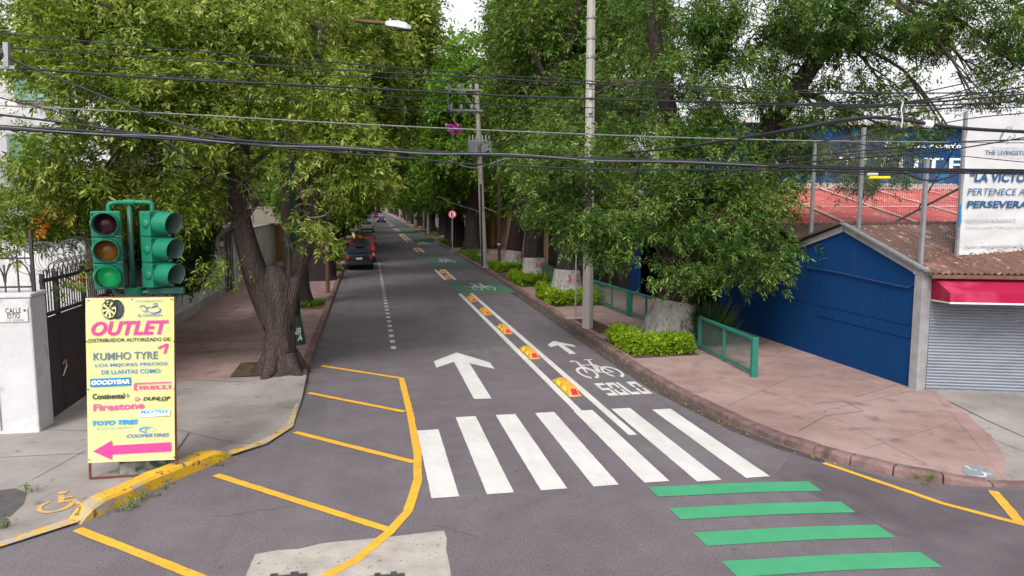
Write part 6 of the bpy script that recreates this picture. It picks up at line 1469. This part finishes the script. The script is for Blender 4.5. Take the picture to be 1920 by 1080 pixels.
IB = [lobe(*q) for q in [(345, 425, 23, 50, 45, .5), (335, 480, 22, 45, 40, .4), (375, 440, 25, 18, 40, .3, .7), (345, 515, 21.5, 24, 20, .25, .8), (305, 520, 20.8, 22, 20, .3, .5), (300, 460, 20.8, 36, 50, .4)]]
foliage('leaves', IB, 5600, .10, M['ivy'], iv, 93, leaflets=5, spray=.14, clump=.16, per=18, droop=.8, width=.5)
b = MB(); ri = random.Random(3)
for k in range(14):
    y = 20 + k * .5; b.tube([(-6.12, y, 3.1), (-6.02 + ri.uniform(-.05, .05), y + .1, 2.0), (-6.08, y + ri.uniform(-.2, .2), ri.uniform(.6, 1.3))], .01, 4)
b.build('stems', M['twig'], iv)

# ================================================================== CARS
def car(label, kind, m, loc, brake=False, W=1.68, cat='car', group='cars parked along the left kerb', rz=0.0):
    r = thing('parked_car' if not brake else 'moving_car', label, cat, (0, 0, 0), group)
    h = W / 2
    ST = {'hatch': [(0, .30, .78, .92, .90), (.12, .26, .80, .95, 1.0), (.55, .24, .82, .97, 1.40), (1.1, .24, .83, .97, 1.46), (1.9, .24, .83, .96, 1.44), (2.75, .24, .82, .93, .98), (3.5, .25, .78, .80, .82), (3.75, .32, .70, .62, .64)],
          'suv': [(0, .40, .85, 1.02, 1.0), (.10, .36, .88, 1.06, 1.1), (.45, .34, .90, 1.08, 1.62), (1.2, .33, .90, 1.08, 1.70), (2.3, .33, .90, 1.06, 1.66), (3.15, .33, .90, 1.05, 1.12), (4.1, .34, .86, .96, .98), (4.35, .42, .78, .72, .74)],
          'sedan': [(0, .32, .80, .94, .92), (.10, .28, .82, .98, 1.0), (.75, .25, .83, .99, 1.04), (1.45, .24, .83, .98, 1.42), (2.3, .24, .83, .96, 1.44), (3.2, .24, .82, .94, .98), (4.1, .25, .78, .82, .84), (4.35, .34, .70, .64, .66)],
          'pickup': [(1.62, .42, .86, 1.06, 1.08), (1.66, .40, .88, 1.08, 1.68), (2.1, .40, .88, 1.08, 1.76), (2.9, .40, .88, 1.06, 1.72), (3.6, .40, .88, 1.06, 1.12), (4.7, .42, .86, .98, 1.0), (4.95, .50, .80, .74, .76)]}[kind]
    vs = []
    for (y, zl, wm, zb, zr) in ST:
        roof = zr > zb + .2
        wr = h * (.76 if roof else .86)
        vs += [(-h * .90, y, zl), (-h * (wm / .83 if wm < .83 else 1) * .995, y, (zl + zb) / 2), (-h * .96, y, zb), (-wr, y, zr), (wr, y, zr), (h * .96, y, zb), (h * (wm / .83 if wm < .83 else 1) * .995, y, (zl + zb) / 2), (h * .90, y, zl)]
    k = len(ST)
    fs = [(i * 8 + j, i * 8 + (j + 1) % 8, i * 8 + 8 + (j + 1) % 8, i * 8 + 8 + j) for i in range(k - 1) for j in range(8)] + [tuple(range(8))[::-1], tuple(range((k - 1) * 8, k * 8))]
    body = MB().add(vs, [tuple(reversed(f)) for f in fs]); body = body.build('body', m, r, smooth=False, bevel=.045, seg=3)
    gl = M['glass']
    Y = [s[0] for s in ST]
    # rear window, side windows, windscreen set just proud of the body
    i0 = {'hatch': 1, 'suv': 1, 'sedan': 2, 'pickup': 0}[kind]
    ya, yb, za, zb_ = ST[i0][0], ST[i0 + 1][0], ST[i0][3], ST[i0 + 1][4]
    za_ = ST[i0][4] + .02 if kind != 'pickup' else 1.12
    e = .012; n_ = Vector((0, -(zb_ - za_), (yb - ya))).normalized() * e
    q = [Vector((-h * .74, ya, za_ + .03)), Vector((h * .74, ya, za_ + .03)), Vector((h * .64, yb - .03 * (yb - ya), zb_ - .05)), Vector((-h * .64, yb - .03 * (yb - ya), zb_ - .05))]
    MB().poly([p + n_ for p in q]).build('rear_window', gl, r)
    ir = [i for i, s in enumerate(ST) if s[4] > s[3] + .2]
    for s in (-1, 1):
        a, b_ = ST[ir[0]], ST[ir[-1]]; f_ = ST[ir[-1] + 1]
        q = [(s * (h * .965 + .004), a[0] + .12, a[3] + .04), (s * (h * .965 + .004), f_[0] - .25, f_[3] + .05), (s * (h * .79 + .006), b_[0], b_[4] - .07), (s * (h * .79 + .006), a[0] + .2, a[4] - .07)]
        MB().poly(q if s > 0 else q[::-1]).build('side_window', gl, r)
    b_ = ST[ir[-1]]; f_ = ST[ir[-1] + 1]
    n2_ = Vector((0, (b_[4] - f_[4]), (f_[0] - b_[0]))).normalized() * e
    MB().poly([Vector(p) + n2_ for p in [(h * .78, f_[0] - .05, f_[4] + .03), (-h * .78, f_[0] - .05, f_[4] + .03), (-h * .70, b_[0] + .04, b_[4] - .04), (h * .70, b_[0] + .04, b_[4] - .04)]]).build('windscreen', gl, r)
    Lx = Y[-1]; wr_ = .30 if kind in ('hatch', 'sedan') else .37
    y0 = 0
    if kind == 'pickup':
        bed = MB()
        bed.box((0, .85, .62), (W * .95, 1.6, .2)); bed.box((0, .03, .80), (W * .97, .07, .56))
        for s in (-1, 1): bed.box((s * (h * .94), .83, .80), (.10, 1.56, .56))
        bed.build('cargo_bed', m, r, bevel=.02)
        MB().box((0, -.02, .86), (W * .60, .03, .34)).build('tailgate', m, r, bevel=.01)
    for yw_ in (.68 if kind != 'pickup' else .85, Lx - .72):
        for s in (-1, 1):
            wh = MB().cyl((s * (h - .21), yw_, wr_), (s * (h - .0), yw_, wr_), wr_, 20).build('wheel', M['tyre'], r, bevel=.03)
            MB().cyl((s * (h - .01), yw_, wr_), (s * (h + .008), yw_, wr_), wr_ * .6, 14).build('rim', M['rim'], wh)
    zt = ST[0][3] if kind != 'pickup' else .92
    tlm = M['brakelight'] if brake else M['taillight']
    for s in (-1, 1):
        MB().box((s * h * .84, -.0, zt - .13), (W * .13, .09, .26)).build('tail_light', tlm, r, bevel=.02)
        MB().box((s * (h + .08), Lx * .62 if kind != 'pickup' else 3.3, ST[2][3] + .08), (.16, .10, .13)).build('mirror', M['plastic'], r, bevel=.03)
    MB().box((0, -.035, ST[0][1] + .14), (W * .94, .14, .20)).build('bumper', M['plastic'] if kind != 'pickup' else M['rim'], r, bevel=.03)
    pl = MB().box((0, -.032 if kind != 'pickup' else -.045, zt - .20), (.36, .02, .14)).build('number_plate', M['plate'], r)
    MB().box((0, Lx * .45, ST[0][1] + .06), (W * .7, Lx * .8, .18)).build('underbody', M['plastic'], r)
    if kind in ('hatch',): MB().box((.05, .50, 1.42), (.50, .16, .05)).build('spoiler', m, r, bevel=.02)
    if kind == 'suv':
        for s in (-1, 1): MB().beam((s * h * .66, .5, ST[3][4] + .05), (s * h * .66, 2.3, ST[3][4] + .03), .04).build('roof_rail', M['plastic'], r)
    r.location = loc; r.rotation_euler = (0, 0, rz)
    return r
paint = lambda n_, c, **k: pmat(n_, c, rough=.35, spec=.35, coat=.15, **k)
car('very dark blue hatchback parked at the end of the row nearest the camera', 'hatch', paint('navy_paint', (0.008, 0.012, 0.030)), (-.62, 45.8, 0), W=1.66)
car('red pickup truck parked in front of the dark blue hatchback', 'pickup', paint('red_paint', (0.48, 0.010, 0.025)), (-.52, 51.2, 0), W=1.80, cat='pickup truck')
c3_ = car('teal grey estate car parked beyond the red pickup', 'suv', paint('teal_paint', (0.05, 0.085, 0.095)), (-.5, 60.5, 0), W=1.82)
car('dark car almost hidden beyond the teal grey car', 'hatch', paint('black_paint', (0.015, 0.02, 0.022)), (-.45, 68.0, 0), W=1.66)
car('white sport utility vehicle parked beyond the dark cars', 'suv', paint('white_paint', (0.62, 0.62, 0.64)), (-.25, 105, 0), W=1.84, cat='suv')
car('pale green grey car parked beyond the white vehicle', 'sedan', paint('pale_paint', (0.42, 0.46, 0.44)), (-.35, 128, 0), W=1.7)
car('small bright blue car at the far end of the parked row', 'hatch', paint('royal_paint', (0.02, 0.05, 0.40)), (-.35, 165, 0), W=1.7)
car('bright blue sedan driving away with lit brake lights', 'sedan', paint('blue_paint', (0.012, 0.06, 0.42)), (2.55, 158, 0), True, W=1.75, group='cars driving away down the street')
car('small dark red car with lit lamps farthest down the street', 'hatch', paint('maroon_paint', (0.22, 0.02, 0.03)), (2.0, 212, 0), True, W=1.75, group='cars driving away down the street')

# ================================================================== PERSON walking away on the right pavement
def person(label, loc, s=1.0):
    r = thing('person', label, 'person', (0, 0, 0))
    V = [(0, 0, .93), (0, 0, 1.12), (0, .01, 1.36), (0, .01, 1.47), (0, .02, 1.60), (0, .03, 1.70),
         (.10, 0, .88), (.11, .10, .50), (.11, -.02, .09), (.12, .12, .04), (-.10, 0, .88), (-.11, -.06, .48), (-.11, -.26, .13), (-.11, -.18, .05),
         (.19, 0, 1.40), (.25, -.06, 1.14), (.25, .06, .92), (.25, .12, .82), (-.19, 0, 1.40), (-.25, .08, 1.14), (-.24, .18, .94), (-.24, .24, .86)]
    E = [(0, 1), (1, 2), (2, 3), (3, 4), (4, 5), (0, 6), (6, 7), (7, 8), (8, 9), (0, 10), (10, 11), (11, 12), (12, 13), (2, 14), (14, 15), (15, 16), (16, 17), (2, 18), (18, 19), (19, 20), (20, 21)]
    RD = [.14, .13, .15, .055, .085, .07, .095, .06, .042, .035, .095, .06, .042, .035, .06, .045, .035, .03, .06, .045, .035, .03]
    def skin(name, idx, scale, m):
        mp = {v: i for i, v in enumerate(idx)}
        me = bpy.data.meshes.new(name); me.from_pydata([V[i] for i in idx], [(mp[a], mp[b]) for a, b in E if a in mp and b in mp], [])
        o = wrap(name, me, m, r); md = o.modifiers.new('skin', 'SKIN')
        for i, v in enumerate(idx): sv = o.data.skin_vertices[0].data[i]; sv.radius = (RD[v] * scale, RD[v] * scale * .9); sv.use_root = (i == 0)
        sb = o.modifiers.new('sub', 'SUBSURF'); sb.levels = 1; sb.render_levels = 1
        return o
    skin('body', list(range(22)), 1.0, M['skin'])
    skin('trousers', [0, 6, 7, 8, 10, 11, 12], 1.16, M['trousers'])
    skin('vest', [0, 1, 2, 14, 15, 18, 19], 1.18, M['hivis'])
    MB().tube([(0, .02, 1.60), (0, .03, 1.70), (0, .03, 1.76)], [.092, .095, .04], 10).build('hair', M['trousers'], r, smooth=True)
    for k in (9, 13): MB().box((V[k][0], V[k][1] - .04, .035), (.09, .24, .07)).build('shoe', M['plastic'], r, bevel=.02)
    r.location = loc; r.scale = (s, s, s); return r
pp_ = PV(785, 419)
person('person in a pale yellow jacket and dark trousers walking on the right pavement', (pp_.x, pp_.y, .13), 1.0)

# ================================================================== OVERHEAD WIRES
def wire(label, pts, Y, r=.014, m='cable', name='overhead_cable', sub=8, group=None, n=5):
    """cable across the junction at depth Y (a number, or one per point)"""
    P = [AY(x, y, Y[i] if isinstance(Y, (list, tuple)) else Y) for i, (x, y) in enumerate(pts)]
    p, rr = smooth_path(P, [r] * len(P), sub)
    rr = [q * .62 for q in rr]
    o = MB().tube(p, rr, n).build(name, M[m], None, smooth=True)
    mid = P[len(P) // 2]; own(o, mid); tag(o, label, 'cable', group); return o
# high lines over the cross street
wire('topmost thin wire across the street, highest at the left edge', [(-80, 55), (0, 62), (320, 92), (640, 118), (960, 143), (1280, 161), (1560, 172), (1800, 175)], 9.5, .012, group='overhead cables')
wire('second wire from the top, just beneath the topmost thin wire', [(-80, 80), (0, 88), (320, 110), (640, 131), (960, 149), (1280, 166), (1560, 175), (1990, 172)], 9.2, .014, group='overhead cables')
wire('thin slack wire under the second wire near the left bracket', [(0, 92), (120, 112), (320, 138), (640, 142), (960, 160), (1280, 175)], 9.4, .008, group='overhead cables')
wire('thick double wire starting at the steel bracket on the left', [(-80, 120), (12, 126), (320, 148), (640, 163), (960, 180), (1280, 190), (1560, 196), (1720, 193), (1990, 170)], 9, .020, group='overhead cables')
wire('thin companion wire just below the thick double wire', [(300, 142), (520, 158), (740, 181), (960, 198), (1280, 204), (1500, 200)], 9.1, .010, group='overhead cables')
wire('faint wire below the crossarm height, third thin line down', [(400, 178), (640, 195), (900, 213), (1120, 220), (1280, 222)], 9.3, .007, group='overhead cables')
wire('pale straight wire crossing at mid height over the trees', [(-80, 192), (0, 198), (320, 213), (640, 231), (960, 246), (1280, 258), (1600, 265), (1990, 268)], 8.6, .012, 'greycable', group='overhead cables')
# the heavy bundle
wire('upper strand of the heavy cable bundle spanning the picture', [(-80, 230), (0, 236), (320, 255), (640, 275), (960, 291), (1280, 302), (1600, 314), (1990, 320)], 8, .020, group='overhead cables')
wire('middle strand of the heavy cable bundle spanning the picture', [(-80, 235), (0, 241), (320, 261), (640, 280), (960, 293), (1280, 306), (1600, 317), (1990, 324)], 7.95, .022, group='overhead cables')
wire('thin grey lashing strand wound along the heavy bundle', [(-80, 233), (0, 237), (160, 250), (320, 256), (480, 272), (640, 276), (800, 288), (960, 289), (1120, 301), (1280, 303), (1440, 311)], 7.9, .008, 'greycable', group='overhead cables')
wire('lower slack cable dipping beneath the heavy bundle', [(440, 268), (640, 287), (760, 296), (860, 306), (960, 311), (1120, 317), (1280, 318), (1440, 319), (1600, 322), (1990, 327)], 7.9, .016, group='overhead cables')
wire('cable joining the heavy bundle from the left at a shallow angle', [(-80, 205), (0, 215), (120, 230), (240, 247), (330, 258), (460, 266)], 8.1, .018, group='overhead cables')
wire('thick black diagonal cable falling from the bracket to the bundle', [(8, 103), (60, 128), (150, 163), (300, 222), (420, 257), (500, 268)], [9, 8.9, 8.7, 8.4, 8.1, 8], .020, group='overhead cables')
wire('thin black diagonal wire from the left edge into the bundle', [(-80, 160), (0, 183), (100, 208), (200, 238), (300, 258), (400, 270)], 8.3, .011, group='overhead cables')
wire('thin drop wire leaving the bundle toward the forked tree', [(300, 262), (360, 300), (420, 340), (450, 362), (500, 380)], [8, 10.5, 13, 14.5, 17], .012, group='overhead cables')
for i in range(5):
    x = 830 + i * 12
wire('looped slack grey wire hanging below the bundle at the centre', [(840, 300), (880, 314), (905, 312), (940, 300), (985, 291)], 7.95, .006, 'greycable', group='overhead cables')
# thick cable and fan of wires on the right
wire('thickest black cable arching in front of the right tree', [(1130, 288), (1200, 284), (1290, 274), (1420, 254), (1500, 240), (1580, 225), (1640, 220), (1700, 226), (1760, 235), (1840, 243), (1990, 250)], [22, 16, 11, 8, 7, 7, 7, 7, 7, 7, 7], .030, group='overhead cables', n=8)
fan = [([(1480, 196), (1600, 190), (1700, 178), (1800, 158), (1920, 130), (1990, 112)], .012, 'highest wire of the fan rising to the right edge'), ([(1660, 195), (1760, 182), (1840, 160), (1920, 141), (1990, 124)], .012, 'wire just below the highest one of the right hand fan'),
       ([(1560, 205), (1690, 194), (1800, 180), (1920, 163), (1990, 152)], .015, 'thicker middle wire in the right hand fan'), ([(1420, 196), (1600, 199), (1760, 197), (1920, 190), (1990, 188)], .013, 'nearly level wire in the right hand fan'),
       ([(1480, 246), (1600, 226), (1720, 210), (1840, 196), (1920, 186), (1990, 180)], .012, 'wire crossing over the thickest cable to the right edge'), ([(1300, 300), (1420, 285), (1560, 262), (1700, 244), (1820, 222), (1920, 212), (1990, 205)], .010, 'long thin wire climbing from the tree to the right edge'),
       ([(1440, 300), (1560, 288), (1680, 276), (1800, 266), (1920, 262), (1990, 261)], .012, 'straight wire running to the right edge above the facade lettering'), ([(1360, 322), (1520, 303), (1700, 290), (1800, 278), (1920, 258), (1990, 246)], .013, 'rising wire across the facade lettering'),
       ([(1570, 266), (1680, 278), (1800, 292), (1920, 304), (1990, 310)], .008, 'thin wire sloping down across the billboard logo'), ([(1280, 345), (1400, 325), (1520, 305), (1600, 290), (1720, 282)], .008, 'thin wire from the tree crown across the facade'),
       ([(1280, 190), (1420, 192), (1600, 200), (1760, 203), (1990, 200)], .009, 'level thin wire just above the right hand tree fork')]
for pts, r_, lb in fan: wire(lb, pts, 7.4, r_, group='overhead cables')
wire('drooping loop of black cable below the bundle on the right', [(1690, 322), (1720, 334), (1750, 339), (1780, 332), (1820, 320), (1900, 318)], 7.8, .016, group='overhead cables')
wire('thin wire carrying the white and yellow joints', [(1500, 318), (1580, 324), (1630, 328), (1680, 326), (1780, 318)], 7.85, .010, group='overhead cables')
for lb, (xa, xb, y), mm in (('white cable joint sleeve on the wire right of centre', (1627, 1645, 327), 'canvas'), ('yellow cable joint sleeve under the white one', (1630, 1668, 333), 'reflyellow')):
    a_, b_ = AY(xa, y, 7.8), AY(xb, y, 7.8); o = own(MB().cyl(a_, b_, .017, 10).build('cable_joint', M[mm]), a_); tag(o, lb, 'cable joint')
lb_w = [(1694, 190), (1690, 205), (1692, 222), (1690, 240)]
wire('short pale hanging strap looped over the thickest cable', lb_w, 6.95, .012, 'canvas', name='hanging_strap')
wire('short dark dangling clamp under the thickest cable', [(1668, 226), (1667, 240), (1670, 250)], 6.95, .016, name='dangling_clamp')
wl_ = AY(1738, 235, 6.98); o = own(MB().cyl(AY(1734, 231, 7.0), AY(1746, 234, 7.0), .040, 10).build('tape_wrap', M['labelwhite']), wl_); tag(o, 'white tape wrapped round the thickest cable near the billboard', 'tape')
# lines along the street from the power pole
for i, (x, lb) in enumerate(((4.87, 'left of three power lines running along the street overhead'), (5.55, 'middle of three power lines running along the street overhead'), (6.22, 'right of three power lines running along the street overhead'))):
    o = MB().tube([(x, 2, 11.3), (x, 15, 10.95), (x, 30, 10.95), (x, 45.85, 11.2), (x + .9, 70, 10.8), (x + 1.6, 97.8, 11.2)], .012, 5).build('power_line', M['cable'], None, smooth=True)
    own(o, (x, 45.85, 11.2)); tag(o, lb, 'power line')
o = MB().tube([AY(1000, 245, 22), AY(930, 275, 34), AY(890, 297, 46), AY(850, 312, 55)], .03, 5).build('service_cable', M['cable'], None); own(o, AY(890, 297, 46)); tag(o, 'dark cable from the tree to the power pole below its transformer', 'cable')
o = MB().tube([AY(895, 395, 46), AY(845, 380, 52), AY(800, 355, 75)], .025, 5).build('service_cable', M['greycable'], None); own(o, AY(895, 395, 46)); tag(o, 'pale slack cable from the power pole toward the dark transformer pole', 'cable')
o = MB().tube([AY(899, 385, 46), AY(930, 398, 44.5), AY(965, 380, 42)], .025, 5).build('service_cable', M['greycable'], None); own(o, AY(930, 398, 44)); tag(o, 'pale slack cable between the thin brown pole and the trees', 'cable')
